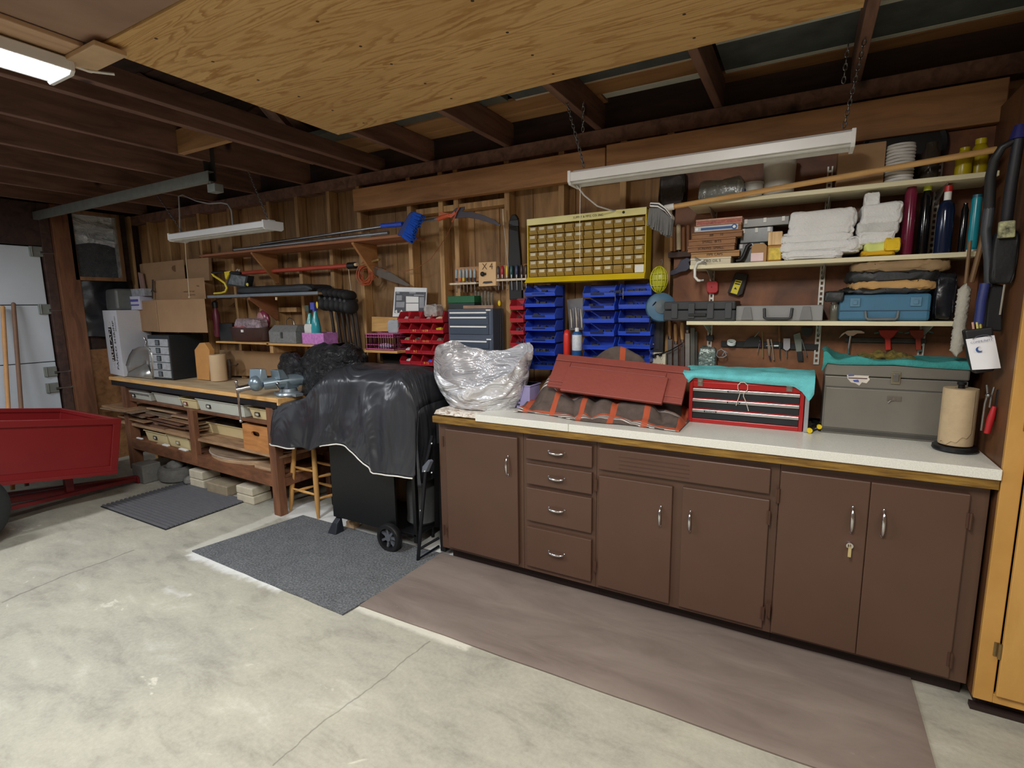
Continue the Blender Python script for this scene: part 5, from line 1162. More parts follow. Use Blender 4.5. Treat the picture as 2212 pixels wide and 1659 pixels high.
for r_ in range(5):
    for c_ in range(4):
        x0, x1 = P(rxs[c_], 720, Y=Yr).x, P(rxs[c_+1], 720, Y=Yr).x; z1, z0 = P(900, rys[r_], Y=Yr).z, P(900, rys[r_+1], Y=Yr).z
        t = thing('small_red_bin', '%s red bin in the %s row under the instruction sheet' % (coln[c_], ordn[r_] if r_ < 4 else 'bottom'), 'bin', ((x0+x1)/2, Yr+.05, z0), 'block of small red bins')
        bin_mesh(x0+.001, x1-.001, Yr, Yr+.11, z0+.001, z1-.003).build('bin', REDB, t, bevel=.0006)
        if (r_, c_) in TXT: text(TXT[(r_, c_)], 'lettering', ORG, t, ((x0+x1)/2, Yr+.0005, z0+.018), (1, 0, 0), (0, 0, 1), .021)
        if (r_, c_) in CON:
            rr = random.Random(r_*5+c_); MB().ball(((x0+x1)/2+rr.uniform(-.01,.01), Yr+.045, z0+.022), .026, .03, .018, 9, 6, lambda d: 1+.35*NZ.noise(d*3+V((r_, c_, 0)))).build('contents', M(CON[(r_, c_)], .6, bump=.5), t, kind='stuff')
# clear bag over the top row, instruction sheet behind
soft('plastic_bag', 'small clear crumpled bag sitting on the top row of red bins', 'bag', M((206,200,196), .18, var=.3, ns=20, bump=1, bs=30, Alpha=.5), 914, 660, 943, 684, 2.735, .08, None, 71, .012)
pst = thing('instruction_sheet', 'grey and white instruction board standing behind the red bins', 'sign', P(885, 683, Y=2.85))
b = MB().prism([P(*p, Y=2.838) for p in ((853,620),(922,622),(920,668),(915,684),(848,684))], (0, .006, 0)).build('board', M((228,230,232), .6), pst)
MB().prism([P(*p, Y=2.8365) for p in ((854,630),(920,631),(917,676),(852,676))], (0, .001, 0)).build('grey_field', M((84,86,92), .6, var=.3, ns=40), b)
def pq(name, mt, pts, yy=2.8355): return MB().prism([P(*p, Y=yy) for p in pts], (0, .0008, 0)).build(name, mt, b)
pq('white_panel', PAPER, ((877,640),(904,641),(904,654),(877,654))); pq('white_panel', PAPER, ((877,655.5),(904,655.5),(904,672),(877,672)))
LG = M((150,152,158), .6)
for pts in (((856,638),(868,638),(868,649),(856,649)), ((856,652),(874,652),(873,664),(855,664)), ((856,630.5),(863,631),(863,634),(856,634)), ((884,630.5),(898,631),(898,634),(884,634)), ((894,636),(916,637),(916,639.5),(894,639)), ((906,642),(916,642),(916,665),(906,665))): pq('grey_print', LG, pts)
MB().cyl(P(857, 673, Y=2.8355), P(857, 673, Y=2.8345), .012, n=16).build('round_mark', PAPER, b)
pq('triangle_mark', PAPER, ((863,675),(867,669),(871,675)))
soft('grey_pouch', 'light grey bag between the pink basket and red bins', 'bag', M((170,172,176), .7, bump=.4), 836, 692, 860, 720, 2.80, .04, None, 72, .006)
tag(MB().plate(((803,684),(858,686),(858,716),(803,716)), 2.83, .012).build('wood_board', W_PINE, bevel=.001), 'plain board piece behind the pink basket', 'board')

# --- small shelf with pink basket
ss = thing('small_shelf', 'small plywood shelf fixed beside the red bins', 'shelf', P(810, 765, Y=2.75))
x0, x1 = P(768, 757, Y=2.64).x, P(858, 764, Y=2.64).x; zs = P(810, 757, Y=2.64).z
MB().box(x0, x1, 2.64, 2.855, zs-.016, zs).build('board', W_PINE, ss, bevel=.002)
MB().box(x0+.04, x1-.1, 2.835, 2.855, zs-.10, zs-.017).build('ledger', W_STUD, ss, bevel=.002)
MB().box(x0+.10, x1, 2.80, 2.834, zs-.12, zs-.017).build('dark_box', M((40,30,26), .8), ss)
PINK = M((178,86,132), .35, var=.06, Alpha=.92)
pk = thing('pink_basket', 'translucent pink basket on the small shelf by the red bins', 'basket', P(820, 755, Y=2.7))
x0b, x1b, _, zt_ = FB(788, 720, 852, 757, 2.66)
b = MB(); w2 = .003
for (a0, a1, c0, c1) in ((x0b, x1b, 2.66, 2.66+w2), (x0b, x1b, 2.78, 2.78+w2), (x0b, x0b+w2, 2.66, 2.783), (x1b-w2, x1b, 2.66, 2.783)):
    for zz0, zz1 in ((zs+.001, zs+.012), (zs+.035, zs+.04), (zt_-.028, zt_-.022), (zt_-.010, zt_)): b.box(a0, a1, c0, c1, zz0, zz1)
    nx = 12 if a1-a0 > .05 else 1; ny = 1 if a1-a0 > .05 else 8
    for i in range(nx+1):
        for j in range(ny+1):
            xx = a0+(a1-a0-.004)*i/max(1, nx) if nx > 1 else a0; yy = c0+(c1-c0-.004)*j/max(1, ny) if ny > 1 else c0
            b.box(xx, xx+.004, yy, yy+.004, zs+.01, zt_-.005)
b.box(x0b, x1b, 2.66, 2.783, zs+.001, zs+.003)
b.build('basket', PINK, pk)
MB().ball(((x0b+x1b)/2, 2.72, zs+.025), .06, .03, .02).build('contents', M((200,196,220), .5), pk, smooth=60)

# --- grey steel drawer cabinet
YGc = 2.70; x0, x1 = P(968, 700, Y=YGc).x, P(1064, 700, Y=YGc).x; zt_ = P(1010, 667, Y=YGc).z
GB = M((82,92,108), .4, .2, var=.05); GBD = M((70,80,96), .4, .2, var=.05)
gd = thing('steel_drawer_cabinet', 'blue grey steel cabinet of flat drawers with white handles', 'cabinet', ((x0+x1)/2, 2.7, WT))
MB().box(x0, x1, YGc+.004, 2.84, WT+.001, zt_).build('body', GB, gd, bevel=.003)
def gz(y): return P(1010, y, Y=YGc).z
MB().box(x0+.006, x1-.006, YGc+.001, YGc+.005, gz(722), zt_-.006).box(x0+.006, x1-.006, YGc+.001, YGc+.005, WT+.01, gz(728)).build('face', GB, gd, bevel=.002)
for i, (ya, yb2) in enumerate(((672.5, 682), (683, 701), (702.5, 722), (734, 752), (754, 778), (780, 810))):
    d_ = MB().box(x0+.014, x1-.028, YGc-.004, YGc+.002, gz(yb2), gz(ya)).build('drawer', GBD, gd, bevel=.0015)
    MB().box(x0+.020, x1-.040, YGc-.010, YGc-.003, gz(ya+4.8), gz(ya+1.6)).build('handle', PAPER, d_, bevel=.001)
for y_ in (670, 732): MB().box(x1-.045, x1-.012, YGc-.002, YGc+.0015, gz(y_+1.5), gz(y_-1)).build('nameplate', PAPER, gd)
MB().tube([(x1+.008, 2.78, zt_), (x1+.010, 2.78, zt_-.1), (x1+.012, 2.77, zt_-.25), (x1+.010, 2.77, WT+.04)], .004, 6).build('cable', BLACK, gd)
t, a0, a1, z0, z1 = boxthing('green_box', 'dark green lidded box on the steel drawer cabinet', 'box', None, 968, 640, 1025, 667, 2.72, .1, zt_)
MB().box(a0, a1, 2.72, 2.82, zt_+.001, zt_+(z1-zt_)*.45).build('base', M((34,42,44), .5), t, bevel=.002)
MB().box(a0-.002, a1+.002, 2.717, 2.823, zt_+(z1-zt_)*.46, z1).build('lid', M((24,92,54), .45), t, bevel=.003)
t = thing('instrument_jars', 'row of dim glass vials behind the green box', 'vials', P(1040, 660, Y=2.80))
for i in range(6):
    q_ = P(1028+i*7, 656, Y=2.79); zt2 = P(1028+i*7, 628+2*(i % 3), Y=2.79).z; MB().cyl((q_.x, 2.79, zt_+.001), (q_.x, 2.79, zt2), .0085, n=10).build('vial', M((122,114,102), .2, var=.3, ns=60), t, smooth=50)
tag(MB().box(P(1002,667,Y=2.71).x, P(1066,667,Y=2.71).x, 2.702, 2.716, zt_+.001, zt_+.02).build('paper_stack', M((150,120,100), .8, var=.2, ns=30), bevel=.001), 'low stack of brownish papers on the front of the steel cabinet', 'papers')
q_ = P(1075, 655, Y=2.72); tag(MB().ball((q_.x, 2.74, q_.z), .010, .008, .018).build('yellow_plug', YELP, smooth=60), 'small yellow plug at the right edge of the steel cabinet top', 'plug')
# --- screwdriver rack
sr = thing('screwdriver_rack', 'wooden wall rack with two slotted rails for screwdrivers', 'rack', P(1050, 600, Y=2.84))
MB().plate(((984,578),(1138,570),(1140,596),(984,612)), 2.845, .012).build('back_board', wood('rack wood', (196,146,100), (160,112,72), (1,6,6), 4), sr, bevel=.001)
RACK = M((222,204,178), .5)
for (pa, pb_2, lab) in ((((972,612),(1032,609)), 6, 0), (((1070,604),(1140,600)), 7, 0)):
    a, b2 = P(*pa[0], Y=2.80), P(*pa[1], Y=2.80); zz_ = (a.z+b2.z)/2
    m_ = MB().box(a.x, b2.x, 2.790, 2.794, zz_-.012, zz_+.0).box(a.x, b2.x, 2.812, 2.816, zz_-.012, zz_).box(a.x, a.x+.006, 2.79, 2.845, zz_-.012, zz_).box(b2.x-.006, b2.x, 2.79, 2.845, zz_-.012, zz_)
    for k in range(7): xx = a.x+(b2.x-a.x)*k/6; m_.box(xx-.002, xx+.002, 2.79, 2.816, zz_-.010, zz_-.002)
    m_.build('rail', RACK, sr, bevel=.0008)
GRYH = M((160,172,178), .3, var=.05)
sd = [(986,583,(72,44,36)),(994,583,(226,110,60)),(1001.5,582,(226,196,50)),(1009,582,(36,36,40)),(1017,582,(46,40,40)),(1025,582,(60,44,50))]
for i, (x_, yt, tc_) in enumerate(sd):
    t = thing('screwdriver', ('grey handled screwdriver with a dark brown collar, leftmost in the rack','grey handled screwdriver with an orange collar','grey handled screwdriver with a yellow collar','grey handled screwdriver with a black collar','grey handled screwdriver with a dark collar, fifth in the rack','grey handled screwdriver with a purplish collar beside the wood block')[i], 'screwdriver', P(x_, 612, Y=2.803), 'grey screwdrivers left of the wood block')
    MB().tube([P(x_, yt-2, Y=2.803), P(x_, yt+1, Y=2.803), P(x_, yt+14, Y=2.803), P(x_, yt+18, Y=2.803)], .009, 10, [.005, .0085, .009, .0075]).build('handle', GRYH, t, smooth=50)
    MB().cyl(P(x_, yt+18, Y=2.803), P(x_, 607, Y=2.803), .008, n=10).build('collar', M(tc_, .4), t, smooth=50)
    MB().cyl(P(x_, 607, Y=2.803), P(x_+1, 631, Y=2.803), .0028, n=8).ball(P(x_+1, 631, Y=2.803), .0042, n=8, m_=5).build('shaft', CHROME, t)
cols = [((70,64,66),1076,'black'),((176,28,54),1085,'crimson'),((236,200,60),1095,'yellow'),((38,78,84),1105,'dark teal'),((52,62,100),1116,'navy'),((62,48,44),1127,'dark brown'),((60,46,40),1136,'short dark')]
for i, (c_, x_, nm) in enumerate(cols):
    yt = 577-i*.6
    t = thing('screwdriver', '%s handled screwdriver right of the wood block' % nm, 'screwdriver', P(x_, 606, Y=2.803), 'coloured screwdrivers right of the wood block')
    r_ = .0105 if i != 2 else .007
    MB().tube([P(x_, yt-2, Y=2.803), P(x_, yt+1, Y=2.803), P(x_, yt+15, Y=2.803), P(x_, 599, Y=2.803)], .01, 10, [r_*.5, r_*.95, r_, r_*.7]).build('handle', M(c_, .35), t, smooth=50)
    MB().cyl(P(x_, 593, Y=2.795), P(x_, 600, Y=2.80), .0035, n=8).build('ferrule', PAPER, t)
    MB().cyl(P(x_, 599, Y=2.803), P(x_+1.2, 626, Y=2.803), .0028, n=8).ball(P(x_+1.2, 626, Y=2.803), .0042, n=8, m_=5).build('shaft', CHROME, t)
wb = thing('wood_block_holder', 'pale wooden block marked X4 with a knob and knife slot', 'holder', P(1052, 618, Y=2.80))
BLK_ = M((222,184,136), .6, var=.05)
MB().plate(((1034,567),(1071,565),(1071,617),(1034,619)), 2.785, .055).build('block', BLK_, wb, bevel=.002)
BRN = M((104,70,50), .7)
text('X 4', 'lettering', BRN, wb, P(1053, 576, Y=2.784), P(1071,576,Y=2.784)-P(1036,577.5,Y=2.784), (0, 0, 1), .054)
q_ = P(1042, 592, Y=2.775); MB().cyl(q_, q_+V((.02, .012, 0)), .0075, n=12).ball(q_, .0145, .012, .0145).build('knob', BLACK, wb, smooth=60)
MB().plate(((1042,612),(1045,608),(1062,607),(1064,611),(1050,613)), 2.783, .003).build('knife_slot', M((60,50,44), .5), wb)
# black case and stick hanging
t = thing('black_scabbard', 'long black nylon case hanging beside the yellow organizer', 'case', P(1110, 650, Y=2.83))
MB().plate(((1099,480),(1104,464),(1112,462),(1117,470),(1119,500),(1124,560),(1127,646),(1100,648),(1097,560),(1098,500)), 2.815, .028).build('case', M((26,24,24), .6, var=.2), t, bevel=.006)
MB().plate(((1099,476),(1119,474),(1120,488),(1098,490)), 2.808, .008).build('flap', M((36,34,34), .5), t, bevel=.003)
t = thing('thin_rod', 'thin rod with a pale wooden grip hanging left of the black case', 'rod', P(1098, 566, Y=2.83))
MB().tube([P(1086.5, 452, Y=2.83), P(1088, 486, Y=2.83)], .006, 8).build('grip', M((206,186,156), .6), t, smooth=50)
MB().tube([P(1088, 486, Y=2.83), P(1093, 530, Y=2.83), P(1098, 572, Y=2.83), P(1104, 640, Y=2.83)], .0022, 6).build('shaft', M((190,184,176), .4), t)
# paint brushes in a clear pocket, torch and cylinder
t = thing('brush_pocket', 'clear pocket with a row of paint brushes under the yellow organizer', 'pocket', P(1240, 712, Y=2.80))
MB().plate(((1224,647),(1259,643),(1260,712),(1230,714)), 2.812, .03).build('pocket', M((140,142,146), .3, var=.15, Alpha=.6), t, bevel=.003)
for i, (x_, yt) in enumerate(((1232,668),(1237,666),(1243,664),(1248,666),(1254,668))):
    MB().tube([P(x_, yt, Y=2.80), P(x_+2.5, yt+24, Y=2.80), P(x_+3, 708, Y=2.80)], .004, 6, [.0025, .006, .004]).build('brush', CHROME if i % 2 else M((196,186,168), .4), t, smooth=60)
q0, q1 = P(1217, 714, Y=2.72), P(1233, 714, Y=2.72); r = rad(q0, q1)
o = MB().lathe([(r*.8, 0), (r, .006), (r, P(1225,716,Y=2.72).z-CT-.14), (r*.7, P(1225,714,Y=2.72).z-CT-.12), (0, P(1225,713,Y=2.72).z-CT-.115)], ((q0.x+q1.x)/2, 2.72, CT+.12), 20).build('red_cylinder', M((206,48,36), .35), smooth=50); tag(o, 'plain red cylinder standing left of the blue fuel bottle', 'cylinder')
t = thing('fuel_cylinder', 'blue gas cylinder with white label and cap by the middle blue bins', 'cylinder', P(1246, 775, Y=2.68))
q0, q1 = P(1236, 720, Y=2.68), P(1257, 720, Y=2.68); r = rad(q0, q1); x_ = (q0.x+q1.x)/2; zt2 = P(1246, 716, Y=2.68).z; zb2 = P(1246, 774, Y=2.68).z
MB().lathe([(r*.9, 0), (r, .004), (r, zt2-zb2-.012), (r*.6, zt2-zb2)], (x_, 2.68, zb2), 22).build('body', M((40,90,150), .35), t, smooth=45)
MB().lathe([(r*1.01, .045), (r*1.02, .046), (r*1.02, zt2-zb2-.018), (r*1.01, zt2-zb2-.018)], (x_, 2.68, zb2), 22).build('label', M((210,216,224), .5, var=.15, ns=90), t, smooth=45)
MB().lathe([(r*.42, zt2-zb2), (r*.42, zt2-zb2+.02), (0, zt2-zb2+.022)], (x_, 2.68, zb2), 14).build('cap', WHITE, t, smooth=45)
# little hex key set by the blue bins
t = thing('hex_key_holder', 'small black holder with a steel key between the two blue columns', 'keys', P(1333, 640, Y=2.69))
MB().plate(((1328,628),(1342,627),(1342,632),(1328,633)), 2.67, .02).build('holder', BLACK, t); MB().tube([P(1346, 622, Y=2.67), P(1346, 646, Y=2.67)], .0018, 6).tube([P(1329, 633, Y=2.67), P(1329, 650, Y=2.67)], .0016, 6).build('key', CHROME, t)

# ================================================================== LEFT PART OF THE WALL
# long bracket shelf with poles
y0 = 2.60
ls = thing('pole_shelf', 'long narrow wooden shelf on plywood brackets carrying the metal poles', 'shelf', P(700, 510, Y=2.7))
a, b = P(430, 548, Y=2.62), P(870, 500, Y=2.62); zs = (a.z+b.z)/2-.012
MB().box(a.x, P(868,500,Y=2.62).x, 2.62, 2.855, zs-.018, zs).build('board', wood('shelf plank', (166,108,72), (128,78,50), (.8,6,6), 3), ls, bevel=.003)
for (p_, q2_) in (((535,532),(598,570)), ((752,505),(812,545))):
    A, Bq = P(*p_, Y=2.66), P(*q2_, Y=2.85); X = (A.x+Bq.x)/2
    X = Bq.x
    MB().prism([(X-.01, 2.855, zs-.019), (X-.01, 2.63, zs-.019), (X-.01, 2.63, zs-.03), (X-.01, 2.83, zs-.25), (X-.01, 2.855, zs-.25)], (.02, 0, 0)).build('bracket', wood('bracket ply', (176,124,74), (140,94,56), (3,1,3), 3), ls, bevel=.002)
t = thing('blue_brush_pole', 'extension pole with a blue bristled wash brush at its end', 'brush', (-2.9, 2.64, zs))
a, b = P(505, 524, Y=2.635), P(862, 487, Y=2.61)
MB().cyl((a.x, 2.635, zs+.014), (b.x-.09, 2.61, zs+.014), .012, n=12).build('pole', M((150,152,156), .3, .8), t, smooth=40)
MB().cyl((b.x-.35, 2.62, zs+.0142), (b.x-.25, 2.615, zs+.0142), .014, n=12).build('grip', M((150,160,150), .5), t, smooth=40)
MB().cyl(P(825, 488, Y=2.605), P(870, 484, Y=2.59), .015, n=12).build('collar', M((40,76,190), .4), t, smooth=40)
BB = M((30,84,190), .5, var=.2, ns=60)
MB().plate(((882,462),(886,458),(894,459),(870,512),(858,508),(864,495)), 2.57, .045).build('head', M((16,40,110), .5), t, bevel=.004)
rng = random.Random(9); b_ = MB()
for k in range(22):
    for j in range(4):
        u = k/21; s0 = P(893-24*u, 459+52*u, Y=2.57); e0 = P(909-26*u+2*math.sin(u*9), 465+58*u, Y=2.545)
        o_ = V((0, j*.012, 0)); b_.cyl(s0+o_, e0+o_+V((rng.uniform(-.006,.006), 0, rng.uniform(-.006,.006))), .0055, .0048, 5)
b_.build('bristles', BB, t, kind='stuff')
t = thing('pole_saw', 'pole saw with orange fitting and long curved dark blade', 'saw', (-2.1, 2.66, zs+.02))
MB().cyl((P(560,520,Y=2.66).x, 2.665, zs+.040), P(950, 472, Y=2.665), .0095, n=12).build('pole', M((176,178,182), .3, .8), t, smooth=40)
MB().cyl(P(946, 473, Y=2.665), P(972, 464, Y=2.665), .014, n=10).plate(((948,458),(965,460),(975,462),(982,456),(984,462),(975,470),(962,468),(950,462)), 2.655, .02).build('fitting', M((196,84,44), .45), t, smooth=40)
MB().plate(((973,460),(985,449),(1003,446),(1003,452),(998,456),(1020,458),(1045,465),(1068,475),(1082,486),(1080,489),(1060,482),(1035,474),(1010,470),(982,472),(972,468)), 2.66, .006).build('blade', M((66,60,66), .5, .4), t, bevel=.001)
MB().tube([P(*p, Y=2.65) for p in ((992,448),(986,458),(982,470),(976,480))], .004, 6).build('orange_tie', M((176,84,50), .6), t)
# red pole below
t = thing('red_pole', 'long red pole across the studs below the pole shelf', 'pole', P(640, 585, Y=2.80))
a, b = P(520, 588, Y=2.80), P(753, 577, Y=2.80); zz_ = (a.z+b.z)/2
MB().cyl((a.x, 2.80, zz_), (b.x, 2.80, zz_), .016, n=14).build('pole', M((176,70,52), .45), t, smooth=40)
MB().cyl((b.x, 2.80, zz_), (b.x+.07, 2.80, zz_), .024, n=14).build('motor_end', BLACK, t, smooth=40)
MB().cyl((b.x+.075, 2.79, zz_+.004), (b.x+.10, 2.79, zz_+.004), .012, n=10).build('connector', M((214,190,150), .5), t, smooth=40)
q_ = P(514, 587, Y=2.80); MB().tube([q_+V((-.02,0,.01)), q_+V((0,0,.02)), q_+V((.02,0,.005)), q_+V((.03,0,.02))], .006, 6).build('bracket', M((200,190,184), .4), t)
# coil of orange cord with tail up to the saw
t = thing('orange_cord', 'coil of rusty orange cord hanging where the red pole ends', 'cord', P(789, 600, Y=2.80))
c_ = P(789, 592, Y=2.80); b_ = MB(); rng = random.Random(5)
for k in range(7):
    rx, rz = .055+rng.uniform(-.014,.016), .062+rng.uniform(-.014,.018); ox_, oz_ = rng.uniform(-.012,.012), rng.uniform(-.012,.012)
    b_.tube([(c_.x+ox_+rx*math.cos(a_), 2.79+.004*k-.008*math.sin(a_*2+k), c_.z+oz_+rz*math.sin(a_)) for a_ in [j*math.pi/10 for j in range(21)]], .0045, 6)
b_.build('coil', M((170,84,50), .6), t, smooth=60)
MB().tube([P(*p, Y=2.80) for p in ((805,576),(835,586),(870,587),(900,580),(930,560),(948,535),(965,510),(978,480))], .0022, 6).build('tail', M((150,88,54), .6), t)
t = thing('hand_saw', 'old hand saw with dull grey blade hanging to the right of the coil', 'saw', P(850, 610, Y=2.82))
MB().plate(((800,577),(812,575),(838,585),(862,600),(886,616),(878,618),(840,606),(806,592)), 2.815, .005).build('blade', M((98,88,80), .5, .4, var=.2, ns=12), t)
MB().tube([P(780, 572, Y=2.80), P(820, 560, Y=2.80)], .009, 8).ball(P(817, 561, Y=2.795), .011).build('handle', M((140,110,66), .4), t, smooth=50)
# white string down the wall
t = thing('white_string', 'long pale string hanging from the red pole end', 'string', P(766, 750, Y=2.78))
MB().tube([P(*p, Y=2.78) for p in ((753,582),(755,600),(760,640),(763,690),(766,740),(770,775))], .0025, 6).build('string', M((206,186,156), .8), t)

# black mat shelf with its brackets and rakes
msf = thing('mat_shelf', 'wall shelf with grey metal edge and a black mat lying on it', 'shelf', P(570, 640, Y=2.7))
a, b = P(449, 640, Y=2.60), P(688, 634, Y=2.60); zs2 = (a.z+b.z)/2
MB().box(a.x, b.x, 2.60, 2.855, zs2-.010, zs2+.004).build('board', W_TAN, msf)
MB().box(a.x, b.x, 2.594, 2.60, zs2-.010, zs2+.010).build('metal_edge', M((120,128,136), .4, .5, var=.15), msf)
for (px,) in ((455,), (597,)):
    X = P(px, 690, Y=2.84).x
    MB().prism([(X-.01, 2.855, zs2-.011), (X-.01, 2.61, zs2-.011), (X-.01, 2.61, zs2-.03), (X-.01, 2.84, zs2-.20), (X-.01, 2.855, zs2-.20)], (.02, 0, 0)).build('bracket', wood('bracket ply dark', (150,96,60), (118,72,44), (3,1,3), 3), msf, bevel=.002)
MB().tube([P(597, 642, Y=2.60), P(597, 648, Y=2.60)], .008, 8).build('bracket_tip', M((214,190,150), .6), msf)
soft('black_mat', 'flat black rolled mat lying on the metal edged shelf', 'mat', BLK2, 505, 620, 672, 634, 2.62, .22, zs2+.006, 81, .003)
for o in [q for q in COL.objects if q.name == 'black_mat']: pass
# yellow and black trimmer head on the shelf
t = thing('yellow_saw_guard', 'yellow looped tool with a silvery black box hanging on the shelf end', 'tool', P(500, 625, Y=2.66))
MB().tube([P(*p, Y=2.64) for p in ((458,590),(462,596),(475,604),(486,612),(490,622),(487,630),(478,633),(463,634))], .009, 8).build('frame', M((222,200,60), .4), t, smooth=60)
MB().plate(((484,587),(497,585),(488,604),(486,600)), 2.63, .03).build('yellow_plate', M((222,196,40), .4), t, bevel=.002)
MB().plate(((496,590),(535,596),(530,622),(488,616)), 2.64, .06).build('box', M((30,32,34), .5), t, bevel=.004)
MB().plate(((500,593),(531,598),(527,618),(493,613)), 2.637, .003).build('silver_face', M((110,114,116), .35, .3, var=.5, ns=30), t)
MB().tube([P(458, 590, Y=2.64), P(478, 587, Y=2.64), P(520, 590, Y=2.64)], .010, 8).build('bar', BLACK, t, smooth=60)
q_ = P(531, 612, Y=2.63); MB().ball(q_+V((.02,0,-.01)), .010, .01, .014).build('toggle', M((214,200,70), .4), t)
# six hanging black handled tools (their padded heads in a row)
RUB = M((28,28,30), .75, var=.3, ns=12, bump=.4, bs=30)
proto = None
pls = [(706,650), (718,651), (729,652), (740,653), (751,655), (760,657)]
wd_ = ['nearest the shelf end', 'second', 'third', 'fourth', 'fifth', 'farthest to the right, by the string']
for i, (px, py) in enumerate(pls):
    q_ = P(px, py, Y=2.70)
    lab = 'long dark tool with a padded black head, %s' % wd_[i]
    if proto is None:
        proto = thing('padded_head_tool', lab, 'garden tool', q_, 'black headed tools hanging in a row')
        b_ = MB(); c_ = V(q_)
        b_.ball(c_+V((0, -.01, -.02)), .032, .07, .052, 12, 8, lambda d: 1+.12*NZ.noise(d*4)).ball(c_+V((-.012, -.01, .062)), .028, .07, .034, 12, 8, lambda d: 1+.15*NZ.noise(d*4+V((3, 1, 0))))
        b_.build('padded_head', RUB, proto, smooth=60)
        MB().tube([c_+V((-.01, -.06, .02)), c_+V((-.01, .06, .025))], .013, 8).build('collar', M((46,46,48), .5), proto, smooth=50)
        MB().cyl(c_+V((0, .03, -.05)), c_+V((.0, .09, -.60)), .011, n=8).build('pole', M((44,36,32), .5), proto, smooth=50)
    else: dup(proto, q_, lab)
MB2 = MB().box(P(690,700,Y=2.80).x, P(770,700,Y=2.80).x, 2.82, 2.855, P(700,800,Y=2.80).z, P(700,785,Y=2.8).z).build('tool_cleat', W_REDV, bevel=.002); tag(MB2, 'dark cleat low on the wall behind the hanging black tools', 'cleat')
q_ = P(753, 778, Y=2.80); o = MB().lathe([(.03, 0), (.012, .03), (.004, .06), (.004, .12)], (q_.x, 2.80, q_.z-.02), 14).build('funnel', M((60,58,60), .4), smooth=40); tag(o, 'small grey upside down funnel hanging low by the black tools', 'funnel')

# lower shelves with basket, box and spray bottles
lw1 = thing('low_wall_shelf', 'low wooden wall shelf holding the brown basket', 'shelf', P(520, 742, Y=2.72))
a, b = P(466, 737, Y=2.62), P(580, 741, Y=2.62); zs3 = (a.z+b.z)/2
MB().box(a.x, b.x, 2.62, 2.855, zs3-.014, zs3).build('board', W_PINE, lw1, bevel=.002)
lw2 = thing('low_wall_shelf', 'low wooden wall shelf holding the grey metal box and pink carton', 'shelf', P(630, 744, Y=2.72))
a, b = P(575, 742, Y=2.62), P(690, 744, Y=2.62); zs4 = (a.z+b.z)/2
MB().box(a.x, b.x, 2.62, 2.855, zs4-.016, zs4).build('board', W_PINE, lw2, bevel=.002)
MB().box(a.x+.01, a.x+.05, 2.64, 2.855, zs4-.08, zs4-.017).build('bracket', W_STUD, lw2, bevel=.002)
tag(MB().plate(((474,756),(640,762),(660,812),(474,812)), 2.845, .012).build('fibreboard', M((156,124,88), .85, var=.06), bevel=.001), 'tan fibreboard sheet standing at the back of the workbench', 'board')
t = thing('brown_tub', 'brown oval tub filled with wrapped parts', 'tub', P(540, 740, Y=2.70))
a0, a1, _, z1 = FB(496, 707, 578, 740, 2.70); cx0 = (a0+a1)/2; rr = (a1-a0)/2; h = z1-zs3
MB().lathe([(rr*.84, .001), (rr*.9, .01), (rr*.98, h-.006), (rr*1.02, h-.005), (rr*1.02, h), (rr*.96, h), (rr*.86, .012), (0, .012)], (cx0, 2.73, zs3), 32, sy=.42).build('tub', M((62,38,32), .5), t, smooth=40)
MB().box(cx0+.02, cx0+.045, 2.73-rr*.42-.002, 2.73-rr*.42+.01, z1-.035, z1-.015).build('white_sticker', PAPER, t)
soft('wrapped_parts', 'shiny clear bags heaped in the brown tub', 'bag', M((160,140,144), .15, .2, var=.5, ns=20, bump=1, bs=40), 504, 690, 562, 712, 2.69, .08, z1-.02, 91, .016)
soft('red_wrapped_part', 'reddish wrapped part sticking out at the left of the tub', 'bag', M((178,70,66), .4, var=.3), 500, 706, 528, 716, 2.675, .05, z1-.012, 92, .006)
B('black_box', 'black box at the left end of the low shelf', 'box', BLACK, 472, 698, 504, 738, 2.68, .12, zs3+.001)
t = thing('pink_heart_pack', 'shiny mauve packet standing behind the brown tub', 'packet', P(568, 690, Y=2.80))
MB().ball(P(570, 692, Y=2.80), .075, .03, .085, 16, 10).build('packet', M((130,52,72), .25, var=.2), t, smooth=60)
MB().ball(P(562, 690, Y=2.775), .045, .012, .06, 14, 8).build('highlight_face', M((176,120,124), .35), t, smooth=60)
t = thing('grey_metal_box', 'small grey hammered metal box with a curved wire handle', 'box', P(615, 742, Y=2.7))
a0, a1, _, z1 = FB(580, 716, 640, 742, 2.64); HAM = M((124,124,122), .5, .2, var=.2, ns=60, bump=.4, bs=120)
MB().box(a0, a1, 2.64, 2.80, zs4+.001, z1).build('body', HAM, t, bevel=.003)
MB().hexa([(a0, 2.638, z1), (a1, 2.638, z1), (a1, 2.802, z1), (a0, 2.802, z1), (a0+.02, 2.68, z1+.05), (a1-.02, 2.68, z1+.05), (a1-.02, 2.76, z1+.05), (a0+.02, 2.76, z1+.05)]).build('lid', HAM, t, bevel=.003)
m_ = (a0+a1)/2; MB().tube([(m_-.05, 2.72, z1+.048), (m_-.045, 2.72, z1+.085), (m_, 2.72, z1+.105), (m_+.045, 2.72, z1+.085), (m_+.05, 2.72, z1+.048)], .004, 6).build('handle', STEEL, t, smooth=60)
MB().box(m_-.012, m_+.008, 2.634, 2.64, z1-.05, z1-.004).build('latch', DSTEEL, t)
t = thing('pink_carton', 'pink printed carton holding cleaning bottles', 'carton', P(667, 745, Y=2.66))
a0, a1, _, z1 = FB(652, 719, 700, 744, 2.62); zb_ = zs4+.001
